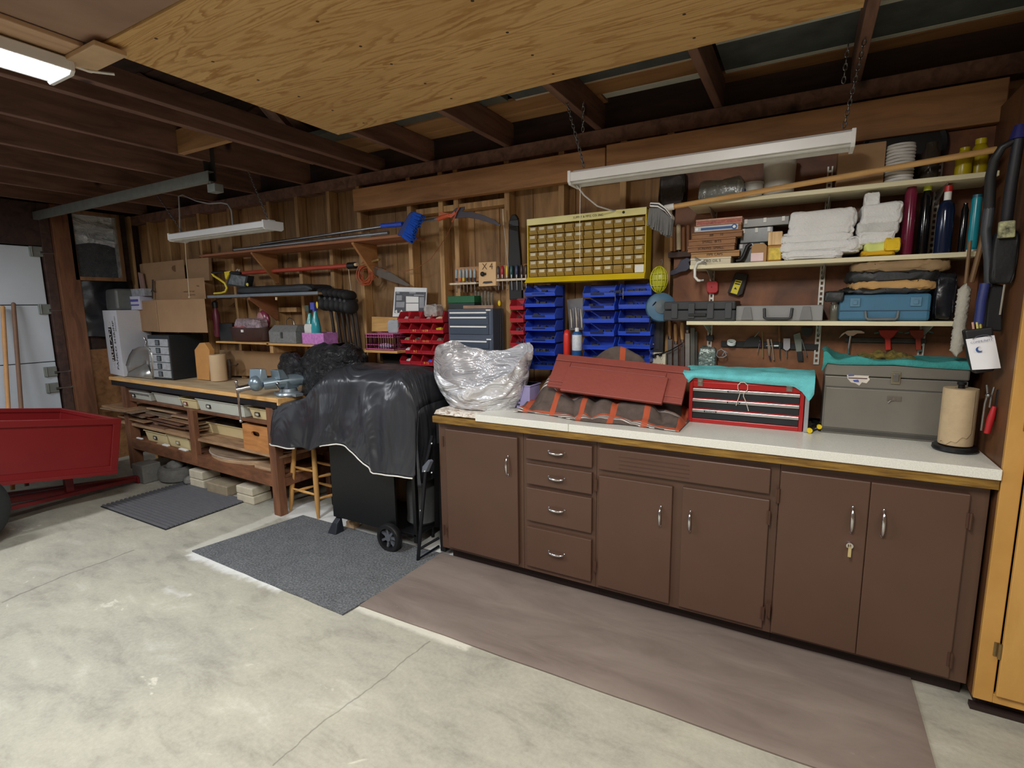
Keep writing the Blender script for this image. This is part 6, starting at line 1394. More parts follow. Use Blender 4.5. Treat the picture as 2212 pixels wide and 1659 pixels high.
MB().box(a0, a1, 2.62, 2.622, zb_, z1).box(a0, a1, 2.75, 2.752, zb_, z1).box(a0, a0+.002, 2.622, 2.75, zb_, z1).box(a1-.002, a1, 2.622, 2.75, zb_, z1).box(a0, a1, 2.62, 2.752, zb_, zb_+.002).build('carton', M((196,124,190), .6, var=.3, ns=50), t)
soft('grey_cloth_in_carton', 'pale card sticking out of the pink carton at the left', 'card', M((206,206,200), .7, var=.1), 656, 700, 678, 722, 2.64, .02, None, 95, .002)
def sprayer(lab, px, yt, yb2, Y, mat, hm, rpx):
    q0, q1 = P(px-rpx, yb2, Y=Y), P(px+rpx, yb2, Y=Y); r = rad(q0, q1); x_ = (q0.x+q1.x)/2; zt_2 = P(px, yt, Y=Y).z; h = zt_2-zs4-.004
    t = thing('spray_bottle', lab, 'bottle', (x_, Y, zs4))
    MB().lathe([(r*.95, .004), (r, .012), (r, h*.40), (r*.75, h*.58), (r*.38, h*.74), (r*.34, h*.80)], (x_, Y, zs4), 20).build('bottle', mat, t, smooth=45)
    MB().box(x_-r*.75, x_+r*.42, Y-.02, Y+.014, zs4+h*.83, zs4+h).box(x_-r*.3, x_+r*.3, Y-.015, Y+.012, zs4+h*.79, zs4+h*.84).hexa([(x_-r*.6, Y-.006, zs4+h*.66), (x_-r*.48, Y-.006, zs4+h*.66), (x_-r*.48, Y+.006, zs4+h*.66), (x_-r*.6, Y+.006, zs4+h*.66), (x_-r*.4, Y-.006, zs4+h*.84), (x_-r*.2, Y-.006, zs4+h*.84), (x_-r*.2, Y+.006, zs4+h*.84), (x_-r*.4, Y+.006, zs4+h*.84)]).build('trigger', hm, t, bevel=.003)
    return t
sprayer('teal spray bottle with a yellow and blue trigger in the pink carton', 684, 652, 722, 2.665, M((50,150,160), .15, var=.08), M((70,76,170), .4), 11)
sprayer('second, paler teal spray bottle at the left in the pink carton', 672, 658, 722, 2.715, M((70,150,146), .15, var=.08), M((60,70,60), .4), 11)
q_ = P(685, 659, Y=2.63); tag(MB().ball(q_, .010, .006, .026).build('yellow_tag', YELP, smooth=60), 'yellow oval tag in front of the teal spray bottle trigger', 'tag')
bottle('maroon_can', 'dusty maroon fire extinguisher shaped bottle hanging at the left of the low shelf', 455, 650, 472, 2.70, [('body', [(.6,0),(1,.05),(1,.6),(.5,.8)], 0), ('head', [(.7,.8),(.8,.95),(.4,1),(0,1)], 1)], [M((104,40,56), .4, var=.2), BLACK], z0=P(462, 728, Y=2.70).z)
q_ = P(463, 650, Y=2.70); mc = [o for o in COL.objects if o.name.startswith('maroon_can')][0]
MB().tube([q_, q_+V((0, .05, .02)), q_+V((0, .158, .02))], .004, 6).build('hook', DSTEEL, mc)
# ================================================================== WORKBENCH
BO, BR = V((-3.14, 2.285, 0)), -0.042
BMX = Matrix.Translation(BO)@Matrix.Rotation(BR, 4, 'Z'); BMI = BMX.inverted()
def xf(mb, M_=BMX): mb.v = [M_@q for q in mb.v]; return mb
def bl(px, py, dy=0.0):
    n = BMX.to_3x3()@V((0, 1, 0)); p0 = BMX@V((0, dy, 0)); r = ray(px, py); c = V((0, 0, HC))
    return BMI@(c+r*(n.dot(p0-c)/n.dot(r)))
wbn = thing('workbench', 'long wooden workbench with black edge and two lower shelves', 'workbench', BO, None, BR)
BL_ = bl(238, 816).x; BT = .875
TOPW = wood('bench top', (216,194,158), (180,154,118), (.8,5,5), 2.5, rough=.75)
def bb(name, mat, *boxes, bevel=.003, parent=None, label=None):
    m_ = MB()
    for q in boxes: m_.box(*q)
    return xf(m_).build(name, mat, parent or wbn, bevel=bevel, label=label)
bb('top', TOPW, (BL_, 0, .012, .56, BT-.034, BT-.004))
bb('edge_board', W_PINE, (BL_, -.002, -.012, .011, BT-.030, BT)); bb('end_board', W_PINE, (.0, .016, -.012, .56, BT-.05, BT-.002))
bb('black_fascia', M((22,22,26), .5), (BL_+.02, -.02, -.004, .010, BT-.078, BT-.032))
zs_ = [(bl(268,863).z+bl(576,913).z)/2, (bl(259,913).z+bl(576,981).z)/2, (bl(277,946).z+bl(585,1025).z)/2]
zA, zB_, zC = zs_[0], zs_[1], zs_[2]
LG_ = [(-.16, -.065, 0), (BL_+.16, BL_+.245, 0)]
xr = bl(592, 1000).x; xl_ = bl(281, 970).x; xm = bl(416, 950).x
bb('leg', W_REDV, (xr-.045, xr+.03, -.002, .06, 0, BT-.034)); bb('leg', W_REDV, (xl_-.04, xl_+.045, .0, .085, 0, BT-.034))
bb('leg', W_REDV, (xr-.045, xr+.04, .46, .545, 0, BT-.034)); bb('leg', W_REDV, (xl_-.04, xl_+.045, .46, .545, 0, BT-.034))
bb('middle_post', W_REDV, (xm-.042, xm+.042, .0, .04, zC-.08, zA-.0))
bb('shelf', W_RED, (xl_-.04, xr+.04, .03, .54, zA-.022, zA)); bb('shelf', W_SCRAP, (BL_+.02, xr+.03, .02, .54, zB_-.022, zB_))
bb('base_rail', W_RED, (xl_+.045, xr-.045, .005, .045, zC-.095, zC)); bb('bottom_shelf', W_RED, (xl_-.03, xr+.03, .046, .54, zC-.03, zC-.008))
for z_a, z_b in ((zA-.06, zA-.023), (zB_-.07, zB_-.023), (zC-.095, zC-.031)): bb('side_rail', W_RED, (xr-.01, xr+.028, .061, .46, z_a, z_b))
bb('back_post', W_PINE, (bl(245,850).x-.03, bl(245,850).x+.03, .30, .34, .0, zA-.03), label='pale upright at the left end of the bench')
# trays and contents
TRAYW = M((196,198,186), .5, var=.04); TRAYC = M((216,198,150), .5, var=.04)
def tray(lab, pxl, pxr, py_top, z0, dy, mat, depth=.26, label_px=None, lc=INK, group=None):
    a, b = bl(pxl, py_top, dy), bl(pxr, py_top, dy); z1 = (a.z+b.z)/2; x0, x1 = a.x, b.x
    c = BMX@V(((x0+x1)/2, dy+depth/2, z0)); t = thing('storage_tray', lab, 'tray', c, group or 'plastic trays in the workbench', BR)
    m_ = MB(); th = .004; y0_, y1_ = dy, dy+depth
    ins = .016
    def ring(k, z_, e=0): return [(x0+ins*(1-k)-e, y0_+ins*(1-k)-e, z_), (x1-ins*(1-k)+e, y0_+ins*(1-k)-e, z_), (x1-ins*(1-k)+e, y1_-ins*(1-k)+e, z_), (x0+ins*(1-k)-e, y1_-ins*(1-k)+e, z_)]
    m_.loft([ring(0, z0+.001), ring(1, z1-.008), ring(1, z1-.008, .010), ring(1, z1, .010), ring(1, z1, -.002), ring(0, z0+.006, -.002)])
    xf(m_).build('tray', mat, t, bevel=.003)
    if label_px:
        q = bl(*label_px, dy); lz = (z0+z1)/2-.004; w_ = .026; h_ = .014
        m2 = MB()
        for bx_ in ((q.x-w_, q.x+w_, lz+h_-.004, lz+h_), (q.x-w_, q.x+w_, lz-h_, lz-h_+.004), (q.x-w_, q.x-w_+.004, lz-h_, lz+h_), (q.x+w_-.004, q.x+w_, lz-h_, lz+h_)): m2.box(bx_[0], bx_[1], dy-.003, dy+.010, bx_[2], bx_[3])
        xf(m2).build('label_frame', lc, t)
        xf(MB().box(q.x-w_+.004, q.x+w_-.004, dy+.0, dy+.010, lz-h_+.004, lz+h_-.004)).build('label_card', M((206,200,188), .7), t)
    return x0, x1, z1
tray('greyish white tray with a dark folded cloth on it, first on the upper bench shelf', 271, 322, 846, zA, .04, TRAYW, label_px=(288, 857))
tray('pale tray without a label, second on the upper bench shelf', 331, 387, 851, zA, .05, TRAYW)
tray('narrow cream tray with a red brown label, on the upper bench shelf', 389, 422, 861, zA, .03, TRAYC, label_px=(400, 874), lc=M((120,60,36), .6))
tray('widest greenish white tray on the upper bench shelf, under the vise', 425, 524, 867, zA, .03, TRAYW, depth=.3, label_px=(450, 883))
tray('cream tray behind the vise handle at the right of the upper bench shelf', 538, 577, 882, zA, .05, TRAYC, label_px=(555, 894))
def softb(name, lab, cat, mat, pxl, pyt, pxr, z0, dy, depth, seed, amp=.006):
    a, b = bl(pxl, pyt, dy), bl(pxr, pyt, dy); x0, x1 = a.x, b.x; z1 = (a.z+b.z)/2
    o = xf(MB().grid(26, 14, lambda u, w_: (x0+(x1-x0)*u, dy+depth*w_, z0+(z1-z0)*(.9*min(1, min(u, 1-u)*9)*min(1, min(w_, 1-w_)*9))**.5+amp*NZ.noise(V((u*8+seed, w_*5, 0)))), .006)).build(name, mat, smooth=60); return tag(o, lab, cat)
softb('folded_plastic', 'dusty folded plastic lying over the first tray', 'plastic', M((110,104,100), .5, bump=.5), 258, 836, 316, zA+.055, .03, .26, 2)
# scrap boards on the lower shelf: each its own board, stacked loosely
rng = random.Random(12); zz = zB_
SB = [wood('scrap dark', (128,92,72), (96,66,52), (1,6,6), 4), wood('scrap grey', (146,124,100), (112,92,74), (1,6,6), 4), wood('scrap light', (186,156,122), (150,120,90), (1,6,6), 4), wood('scrap ply', (170,132,98), (132,98,70), (1,6,6), 4)]
bs = [(262,340,.0,.013,0),(300,372,.02,.012,2),(345,402,.03,.014,3),(268,330,.10,.012,1),(318,398,.0,.010,0),(372,404,.04,.016,1),(252,312,-.05,.012,3),(305,380,.0,.012,0),(340,404,.05,.010,2),(250,308,-.03,.016,1),(330,400,-.01,.012,3),(262,318,-.06,.010,0),(290,352,.02,.014,1),(352,400,.0,.012,2),(240,300,-.10,.010,1),(315,395,.03,.012,0),(238,292,-.12,.016,3),(300,360,.01,.012,2)]
ORD = 'first second third fourth fifth sixth seventh eighth ninth tenth eleventh twelfth thirteenth fourteenth fifteenth sixteenth seventeenth eighteenth'.split()
zl_ = [zB_+.0005]*40; words_ = ['dark','pale','grey','short','long','thin','broad','thick','light','worn','dusty','narrow','brown','split','cut','odd','rough','front']
X0g = bl(236, 900, 0).x; X1g = xm-.045
for i, (pa_, pb2, dy, th, mi) in enumerate(bs):
    x0, x1 = bl(pa_, 905, 0).x, min(bl(pb2, 905, 0).x, X1g); dy += .05
    i0, i1 = int((x0-X0g)/(X1g-X0g)*39), int((x1-X0g)/(X1g-X0g)*39); i0 = max(0, i0); i1 = min(39, i1)
    z0 = max(zl_[i0:i1+1]); 
    if z0+th > zA-.035: continue
    for k in range(i0, i1+1): zl_[k] = z0+th+.0008
    an = rng.uniform(-.05, .05); cx_b, cy_b = (x0+x1)/2, dy+.19; hw = (x1-x0)/2
    Rm = Matrix.Translation(V((cx_b, cy_b, z0)))@Matrix.Rotation(an, 4, 'Z')
    m_ = MB().box(-hw, hw, -.17-rng.random()*.04, .17, .0004, th); m_.v = [BMX@(Rm@q) for q in m_.v]
    tag(m_.build('scrap_board', SB[mi], bevel=.001), '%s scrap board, %s placed in the loose pile on the bench shelf' % (('dark','greyish','pale','reddish')[mi], ORD[i]), 'board', 'loose pile of scrap boards in the workbench')
tray('large cream tray on the lower bench shelf, right of the middle post', 432, 524, 916, zB_, .17, TRAYC, depth=.28)
softb('dirty_rag', 'dark dirty rag lying in the large cream tray', 'rag', M((76,62,52), .8, bump=.6), 446, 911, 505, bl(470,920,.19).z-.03, .21, .2, 7)
# wooden crate with hand holes
t = thing('wooden_crate', 'honey coloured wooden crate with hand hole on the lower bench shelf', 'crate', BMX@V((bl(550,960,.02).x, .2, zB_)), None, BR)
x0, x1 = bl(525, 940, .02).x, bl(579, 950, .02).x; zt_ = min((bl(525,915,.02).z+bl(579,925,.02).z)/2, zA-.026); z0 = zB_+.001
hx, hz_ = (x0+x1)/2+.005, z0+(zt_-z0)*.68
n_ = 24; m_ = MB()
# front board with an oblong hole: ring of quads around the hole
def hole_pt(k): a_ = 2*math.pi*k/n_; return (hx+.050*math.copysign(abs(math.cos(a_))**.6, math.cos(a_)), hz_+.019*math.copysign(abs(math.sin(a_))**.8, math.sin(a_)))
def out_pt(k):
    a_ = 2*math.pi*k/n_; c_, s_ = math.cos(a_), math.sin(a_); W_, H1, H0 = (x1-x0)/2, zt_-hz_, hz_-z0
    k_ = max(abs(c_), abs(s_)); return ((x0+x1)/2+W_*c_/k_, hz_+(H1 if s_ > 0 else H0)*s_/k_)
for yy0, yy1 in ((.02, .034),):
    fr_ = [hole_pt(k) for k in range(n_)]; ou = [out_pt(k) for k in range(n_)]
    vs = [(p[0], yy0, p[1]) for p in fr_]+[(p[0], yy0, p[1]) for p in ou]+[(p[0], yy1, p[1]) for p in fr_]+[(p[0], yy1, p[1]) for p in ou]
    fs = []
    for k in range(n_):
        j = (k+1) % n_; fs += [(k, j, n_+j, n_+k), (2*n_+k, 3*n_+k, 3*n_+j, 2*n_+j), (k, 2*n_+k, 2*n_+j, j), (n_+k, n_+j, 3*n_+j, 3*n_+k)]
    m_.add(vs, fs)
xf(m_).build('front_board', W_CRATE, t)
xf(MB().box(x0, x0+.012, .0345, .36, z0, zt_).box(x1-.012, x1, .0345, .36, z0, zt_).box(x0+.012, x1-.012, .346, .36, z0, zt_).box(x0+.012, x1-.012, .0345, .346, z0, z0+.01)).build('sides', W_CRATE, t, bevel=.001)
# bottom shelf
zD = zC-.008
tray('cream tray with a label, left one on the bottom shelf of the bench', 313, 358, 933, zD, .05, TRAYC, label_px=(334, 942))
tray('cream tray with handwriting, right one on the bottom shelf of the bench', 361, 406, 942, zD, .05, TRAYC, label_px=(383, 953), lc=M((140,128,92), .6))
for i, (px, py, w_, mt, lab) in enumerate(((300, 950, .05, PAPER, 'small white block at the left on the bottom shelf'), (357, 958, .045, PAPER, 'short white strip of wood in front of the trays on the bottom shelf'), (345, 955, .04, SB[2], 'pale offcut in front of the labelled cream tray'), (395, 968, .06, PAPER, 'white paint-specked strip beside the middle post'))):
    q = bl(px, py, .03); tag(xf(MB().box(q.x-w_, q.x+w_, .022 if i else .03, .048, zD+.0008+(.0 if i else 0), zD+.018)).build('offcut', mt, bevel=.002), lab, 'offcut')
def half(lab, pxl, pxr, pyt, z0, th, mat):
    x0, x1 = bl(pxl, pyt, .05).x, bl(pxr, pyt, .05).x; r_ = (x1-x0)/2; c_ = (x0+x1)/2
    m_ = MB().prism([(c_+r_*math.cos(a_), .30+.29*math.sin(a_) if math.sin(a_) < 0 else .30, z0) for a_ in [-math.pi+k*math.pi/24 for k in range(25)]]+[(c_+r_, .5, z0), (c_-r_, .5, z0)], (0, 0, th))
    return tag(xf(m_).build('round_board', mat, bevel=.002), lab, 'board')
half('thick tan half round board lying on the bottom shelf of the bench', 428, 562, 990, zD+.001, .030, SB[2]); half('thin board with a whitish face on top of the thick half round one', 424, 548, 975, zD+.033, .012, M((176,160,146), .6, var=.1)); half('rim edged half round board at the top of that pile', 424, 556, 968, zD+.047, .016, SB[1])
q = bl(570, 1000, .04); tag(xf(MB().box(q.x-.14, q.x+.06, .05, .18, zD+.0008, zD+.022)).build('offcut', SB[2], bevel=.002), 'pale offcut by the right leg on the bottom shelf', 'offcut')
# under the bench: cinder block, stone bowl, pavers
GRY = M((112,110,104), .9, var=.15, ns=30, bump=.5, bs=90); CREAM = M((196,186,164), .9, var=.1, ns=20, bump=.5, bs=80)
a, b = P(288, 1040, Z=0), P(330, 1050, Z=0)
tag(MB().box(a.x, a.x+.18, a.y, a.y+.15, .001, .165).build('concrete_block', GRY, bevel=.01), 'grey concrete block standing under the left end of the bench', 'block')
c_ = P(352, 1045, Z=0); c_.y += .12
def rock(lab, c, rx, ry, rz, seed, mat=GRY): return tag(MB().ball((c[0], c[1], rz*.93+.001), rx, ry, rz, 22, 14, lambda d: 1+.16*NZ.noise(d*2.5+V((seed, 0, 0)))*(.2 if d.z < -.6 else 1)).build('rock', mat, smooth=50), lab, 'stone')
o = MB().lathe([(.12,.001),(.16,.02),(.17,.07),(.15,.12),(.11,.13),(.10,.09),(.04,.07),(0,.07)], (c_.x, c_.y, 0), 26, sy=.8).build('stone_bowl', GRY, smooth=50); tag(o, 'rough stone bowl under the bench beside the concrete block', 'bowl')
rock('rounded grey stone sitting in the rough stone bowl', (c_.x+.01, c_.y-.01), .075, .065, .05, 3); bpy.context.view_layer.update()
for o in COL.objects:
    if o.name == 'rock': o.location.z += .085
rock('small pale stone on the floor right of the stone bowl', (c_.x+.24, c_.y-.02), .06, .05, .04, 5)
pv = [((411,1050),.105,.001,.075,'lower cream paver at the left of the paver pile'),((411,1050),.10,.078,.15,'upper cream paver at the left of the paver pile'),((447,1062),.145,.001,.085,'darker paver in the middle of the pile'),((512,1082),.11,.001,.065,'lower cream paver at the right of the pile'),((512,1082),.105,.068,.13,'upper cream paver at the right of the pile')]
for (p_, w_, z0, z1, lab) in pv:
    q = P(p_[0], p_[1], Z=0); dk = 'darker' in lab
    tag(MB().box(q.x-.0, q.x+w_*2-.01, q.y+.0, q.y+.16, z0, z1).build('paver_block', M((150,136,112), .9, var=.12, ns=20, bump=.5, bs=80) if dk else CREAM, bevel=.008), lab, 'block', 'pavers under the workbench')
# black milk crate behind the bench leg
q = P(600, 1085, Z=0); t = thing('milk_crate', 'black lattice milk crate on the floor behind the right bench leg', 'crate', (-2.98, 2.62, 0))
m_ = MB(); X0c, X1c, Y0c, Y1c = -3.06, -2.76, 2.62, 2.84
for zz_ in (.001, .10, .20, .27): 
    for (a0, a1, c0, c1) in ((X0c, X1c, Y0c, Y0c+.006), (X0c, X1c, Y1c-.006, Y1c), (X0c, X0c+.006, Y0c, Y1c), (X1c-.006, X1c, Y0c, Y1c)): m_.box(a0, a1, c0, c1, zz_, zz_+.018)
for k in range(14):
    u = k/13; 
    for yy in (Y0c+.003, Y1c-.003): m_.bar((X0c+(X1c-X0c)*u, yy, .01), (min(X1c, X0c+(X1c-X0c)*u+.09), yy, .28), .006, .004); m_.bar((X0c+(X1c-X0c)*u, yy, .01), (max(X0c, X0c+(X1c-X0c)*u-.09), yy, .28), .006, .004)
    for xx in (X0c+.003, X1c-.003): m_.bar((xx, Y0c+(Y1c-Y0c)*u, .01), (xx, Y0c+(Y1c-Y0c)*u, .28), .006, .004)
m_.box(X0c, X1c, Y0c, Y1c, .001, .005); m_.build('lattice', BLACK, t)

# ================================================================== ON THE WORKBENCH
# bench vise
VB = M((132,148,158), .3, .55, var=.12); VM = BMX
vc = bl(588, 862, .10); vx = vc.x+.17; 
vs_ = thing('bench_vise', 'blue grey bench vise with long chrome handle at the bench corner', 'vise', BMX@V((vx, .12, BT)))
def vb(name, mat, mb, **k): return xf(mb).build(name, mat, vs_, **k)
zv = BT
vb('base', M((150,160,166), .35, .5), MB().lathe([(.085, .001), (.09, .012), (.085, .024), (.062, .03), (.058, .05), (.045, .055)], (vx, .12, zv), 26).box(vx-.13, vx-.07, .09, .15, zv+.001, zv+.02).box(vx+.07, vx+.12, .09, .15, zv+.001, zv+.02), smooth=40)
cL = bl(534, 828, -.06); cR = bl(655, 815, .2)
zb = zv+.105
vb('body', VB, MB().tube([(vx-.07, -.02, zb-.012), (vx+.0, .10, zb), (vx+.05, .21, zb+.002)], .05, 16, [.040, .048, .04]).box(vx-.04, vx+.05, .08, .17, zv+.055, zb), smooth=50, bevel=0)
vb('front_jaw', VB, MB().ball((vx-.115, -.045, zb-.005), .052, .052, .056, 18, 12).hexa([(vx-.16, -.07, zb), (vx-.07, -.05, zb), (vx-.05, .005, zb), (vx-.13, .0, zb), (vx-.175, -.05, zb+.095), (vx-.075, -.03, zb+.095), (vx-.06, .0, zb+.095), (vx-.15, -.01, zb+.095)]), smooth=50, bevel=.004)
vb('rear_jaw', VB, MB().hexa([(vx-.05, .03, zb+.02), (vx+.04, .03, zb+.02), (vx+.05, .10, zb+.02), (vx-.04, .10, zb+.02), (vx-.06, .03, zb+.085), (vx+.03, .03, zb+.085), (vx+.03, .07, zb+.085), (vx-.05, .07, zb+.085)]), bevel=.004)
vb('screw', CHROME, MB().cyl((vx-.16, -.14, zb-.035), (vx-.12, -.05, zb-.02), .022, n=16).cyl((vx-.17, -.16, zb-.038), (vx-.16, -.14, zb-.035), .026, n=16), smooth=40)
hb_ = MB(); hx_ = vx-.168; hb_.tube([(hx_, -.155, zb+.01), (hx_+.012, -.155, zb-.25)], .0075, 10).ball((hx_, -.155, zb+.016), .013).ball((hx_+.012, -.155, zb-.255), .012)
vb('handle', CHROME, hb_, smooth=60)
vb('clamp_lever', CHROME, MB().tube([(vx+.03, .03, zv+.06), (vx+.035, .0, zv+.10)], .006, 8).ball((vx+.03, .02, zv+.10), .011), smooth=60)
# black bagged machine
g = G('black bag plastic'); n_ = g.noise(g.co((1, 1, 1), rot=(.4, .3, 0)), 14, 5, .65, 1.6); g.bump(n_, 1.0, .04)
BBAG = g.done(g.ramp(n_, [(.3, (14,14,16)), (.7, (34,34,38))]), .28)
def bag(name, lab, mat, prof_px, Y, depth, z0, seed, amp=.02):
    # prof_px: outline (left x, right x, y) rows from bottom to top
    rows_ = []
    for (xl2, xr2, py) in prof_px: a_, b_ = P(xl2, py, Y=Y), P(xr2, py, Y=Y); rows_.append((a_.x, b_.x, (a_.z+b_.z)/2))
    if z0 is not None: rows_[0] = (rows_[0][0], rows_[0][1], z0)
    L = len(rows_)
    def fn(u, w_):
        f_ = min(w_*(L-1), L-1.0001); k = int(f_); f_ -= k; A_, B_ = rows_[k], rows_[min(k+1, L-1)]
        x0_ = A_[0]+(B_[0]-A_[0])*f_; x1_ = A_[1]+(B_[1]-A_[1])*f_; z_ = A_[2]+(B_[2]-A_[2])*f_
        t_ = 2*math.pi*u; c1_, s1_ = math.cos(t_), math.sin(t_); r_ = (x1_-x0_)/2
        dd = depth/2*(.25+.75*math.sin(min(1, (1-w_)*3+.05)*math.pi/2))
        n1_ = NZ.noise(V((c1_*1.8+seed, s1_*1.8, w_*3.2))); n2_ = abs(NZ.noise(V((c1_*4.5, s1_*4.5+seed, w_*8))))
        k_ = 1+.10*n1_+.14*n2_
        return ((x0_+x1_)/2+r_*c1_*k_, Y+depth/2+dd*s1_*k_, z_+amp*n1_*min(1, w_*5))
    m_ = MB().grid(72, 40, fn)
    a_ = rows_[-1]; return tag(m_.build(name, mat, smooth=70), lab, 'bag')
bag('black_bag', 'black plastic bag heaped over a machine behind the vise', BBAG, [(630,735,852),(632,742,830),(630,748,806),(624,748,785),(642,744,768),(652,738,752),(664,722,745)], 2.44, .28, BT+.001, 5, .02)
bag('black_bag', 'smaller black plastic bundle sticking out left of the black bag', BBAG, [(598,645,812),(592,650,800),(592,640,785),(598,625,770),(606,620,763)], 2.44, .12, None, 8, .01)
# wood block, paper roll, screwdriver
q_ = P(437, 800, Y=2.63); o = MB().prism([(P(424,800,Y=2.63).x, 2.63, BT+.001), (P(450,800,Y=2.63).x, 2.63, BT+.001)]+[P(*p, Y=2.63) for p in ((452,756),(441,740),(431,741),(420,756))], (0, .045, 0)).build('shaped_block', M((204,148,84), .6, var=.08, bump=.1), bevel=.002); tag(o, 'upright orange tan wooden block with clipped top corners on the bench', 'block')
q0, q1 = P(453, 800, Y=2.66), P(492, 800, Y=2.66); r_ = rad(q0, q1); zt_ = P(470, 766, Y=2.66).z; q0.y = 2.66-r_
o = MB().lathe([(r_*.95, .001), (r_, .006), (r_*.96, zt_-BT), (r_*.4, zt_-BT), (r_*.4, .05), (0, .05)], ((q0.x+q1.x)/2, q0.y+r_, BT), 28).build('paper_roll', M((214,186,150), .85, var=.04), smooth=40); tag(o, 'short cream paper roll standing on the workbench', 'paper roll')
t = thing('wood_handled_driver', 'screwdriver with a pale wooden handle lying on the bench', 'screwdriver', P(395, 812, Z=BT))
a, b, c = P(380, 814, Z=BT+.012), P(402, 809, Z=BT+.012), P(424, 806, Z=BT+.012)
MB().tube([a, a.lerp(b, .3), a.lerp(b, .8), b], .012, 10, [.008, .012, .011, .007]).build('handle', M((206,158,104), .5), t, smooth=50); MB().cyl(b, c, .004, n=8).build('shaft', DSTEEL, t)
t = thing('dark_branch_tool', 'small dark rusty tool behind the paper roll', 'tool', P(503, 800, Y=2.7))
MB().tube([V((P(496,814,Y=2.72).x, 2.72, BT+.013)), P(497, 790, Y=2.72), P(494, 776, Y=2.72)], .012, 8).tube([P(498, 788, Y=2.72), P(510, 790, Y=2.72), P(514, 786, Y=2.72)], .006, 8).build('body', M((50,36,28), .6), t)
# small parts cabinet of five drawers
cy0 = P(337, 808, Z=BT).y; 
t = thing('small_parts_cabinet', 'black cabinet with five small grey drawers on the workbench', 'cabinet', P(390, 808, Z=BT))
x0, x1 = P(337, 806, Y=cy0).x, P(375, 811, Y=cy0).x; zt_ = P(330, 722, Y=cy0).z-.0
zt_ = (P(331,722,Y=cy0).z+P(374,722,Y=cy0).z)/2
# the cabinet is turned so that its long side faces the camera
P0, P1 = P(338, 806, Z=BT), P(376, 812, Z=BT); P2 = P(440, 804, Z=BT); P1 = V((-4.865, 2.50, BT)); fd = V((-.996, -.08, 0)); sd_ = V((-.08, .996, 0))
W0 = .28; D0 = .325
def loc(u, v, z): return P1+fd*u+sd_*v+V((0, 0, z))
H0_ = .395
def lb_(u0, u1, v0, v1, z0, z1): return [loc(u0, v0, z0), loc(u1, v0, z0), loc(u1, v1, z0), loc(u0, v1, z0), loc(u0, v0, z1), loc(u1, v0, z1), loc(u1, v1, z1), loc(u0, v1, z1)]
MB().hexa(lb_(-.012, W0+.012, .006, D0, .001, H0_)).build('case', M((38,42,46), .5), t, bevel=.003)
dh_ = (H0_-.045)/5
for i in range(5):
    z0 = .018+i*dh_
    d_ = MB().hexa(lb_(.0, W0, -.002, .006, z0, z0+dh_-.006)).build('drawer', M((176,180,184), .4, .2, var=.2, ns=30), t, bevel=.001)
    um = W0*.5
    MB().hexa(lb_(um-.03, um+.03, -.006, -.002, z0+.008, z0+dh_-.014)).build('handle_plate', M((40,42,46), .5), d_, bevel=.001)
    MB().hexa(lb_(um-.018, um+.018, -.008, -.006, z0+.013, z0+dh_-.020)).build('label', M((96,108,112), .5), d_)
# cardboard boxes
def carton(lab, c1, c2, c3, z0, z1, mat, name='cardboard_box', tape=True):
    # c1 left-front, c2 nearest corner, c3 right-front (world XY)
    c1, c2, c3 = V(c1), V(c2), V(c3); c4 = c1+c3-c2
    t = thing(name, lab, 'box', ((c1.x+c3.x)/2, (c1.y+c3.y)/2, z0))
    MB().hexa([(c.x, c.y, z0) for c in (c1, c2, c3, c4)]+[(c.x, c.y, z1) for c in (c1, c2, c3, c4)]).build('carton', mat, t, bevel=.002)
    return t, c1, c2, c3
def xy(px, py, Y): p = P(px, py, Y=Y); return (p.x, p.y, 0)
zc1 = P(380, 718, Y=2.56).z; 
zc1 = max(zc1, BT+H0_+.002)
ztA = P(345, 648, Y=2.56).z
t, c1, c2, c3 = carton('largest brown cardboard box, sitting on the black parts cabinet', xy(305,718,2.66), xy(345,716,2.55), xy(449,715,2.60), zc1, ztA, CARD)
MB().prism([V((c2.x-.012, c2.y-.0, 0))+V((0,0,z)) for z in (zc1+.002, ztA-.001)]+[V((c2.x-.006, c2.y-.003, z)) for z in (ztA-.001, zc1+.002)], (-.001, -.002, 0)).build('tape', M((176,146,108), .4), t)
ztB = P(360, 604, Y=2.66).z
t, c1, c2, c3 = carton('printed cardboard box resting on the largest one', xy(330,650,2.72), xy(345,650,2.68), xy(446,650,2.68), ztA+.001, ztB, CARD)
fv = (c3-c2).normalized()
for (px, py, s_, txt) in ((427, 618, .020, 'THIS'), (408, 630, .018, 'HANDLE WITH CARE'), (414, 637, .016, 'FRAGILE PARTS')):
    q = P(px, py, Y=2.6785); text(txt, 'lettering', M((92,70,48), .8), t, q, fv, (0, 0, 1), s_)
arrow = P(334, 630, Y=2.70); 
MB().plate(((328,604),(332,604),(332,626),(336,632),(331,630),(331,645),(328,645),(328,630),(325,631),(328,625)), 2.676, .001).build('arrow_mark', M((60,44,34), .8), t)
ztC = P(350, 566, Y=2.80).z
t, c1, c2, c3 = carton('plain cardboard box at the back, highest of the cartons', xy(305,604,2.80), xy(312,604,2.78), xy(401,604,2.78), ztB+.001-.12, ztC, CARD)
MB().cyl(P(379, 580, Y=2.7795), P(379, 580, Y=2.779), .03, n=16).build('round_print', M((112,84,58), .9), t)
tag(MB().plate(((404,560),(450,556),(452,606),(406,606)), 2.80, .03).build('flattened_carton', CARD, bevel=.002), 'flat cardboard leaning on the wall behind the cartons', 'cardboard')
tag(MB().plate(((297,588),(305,590),(312,628),(304,630)), 2.74, .02).build('rolled_paper', M((150,120,110), .8), bevel=.004), 'narrow rolled paper leaning left of the cartons', 'paper')
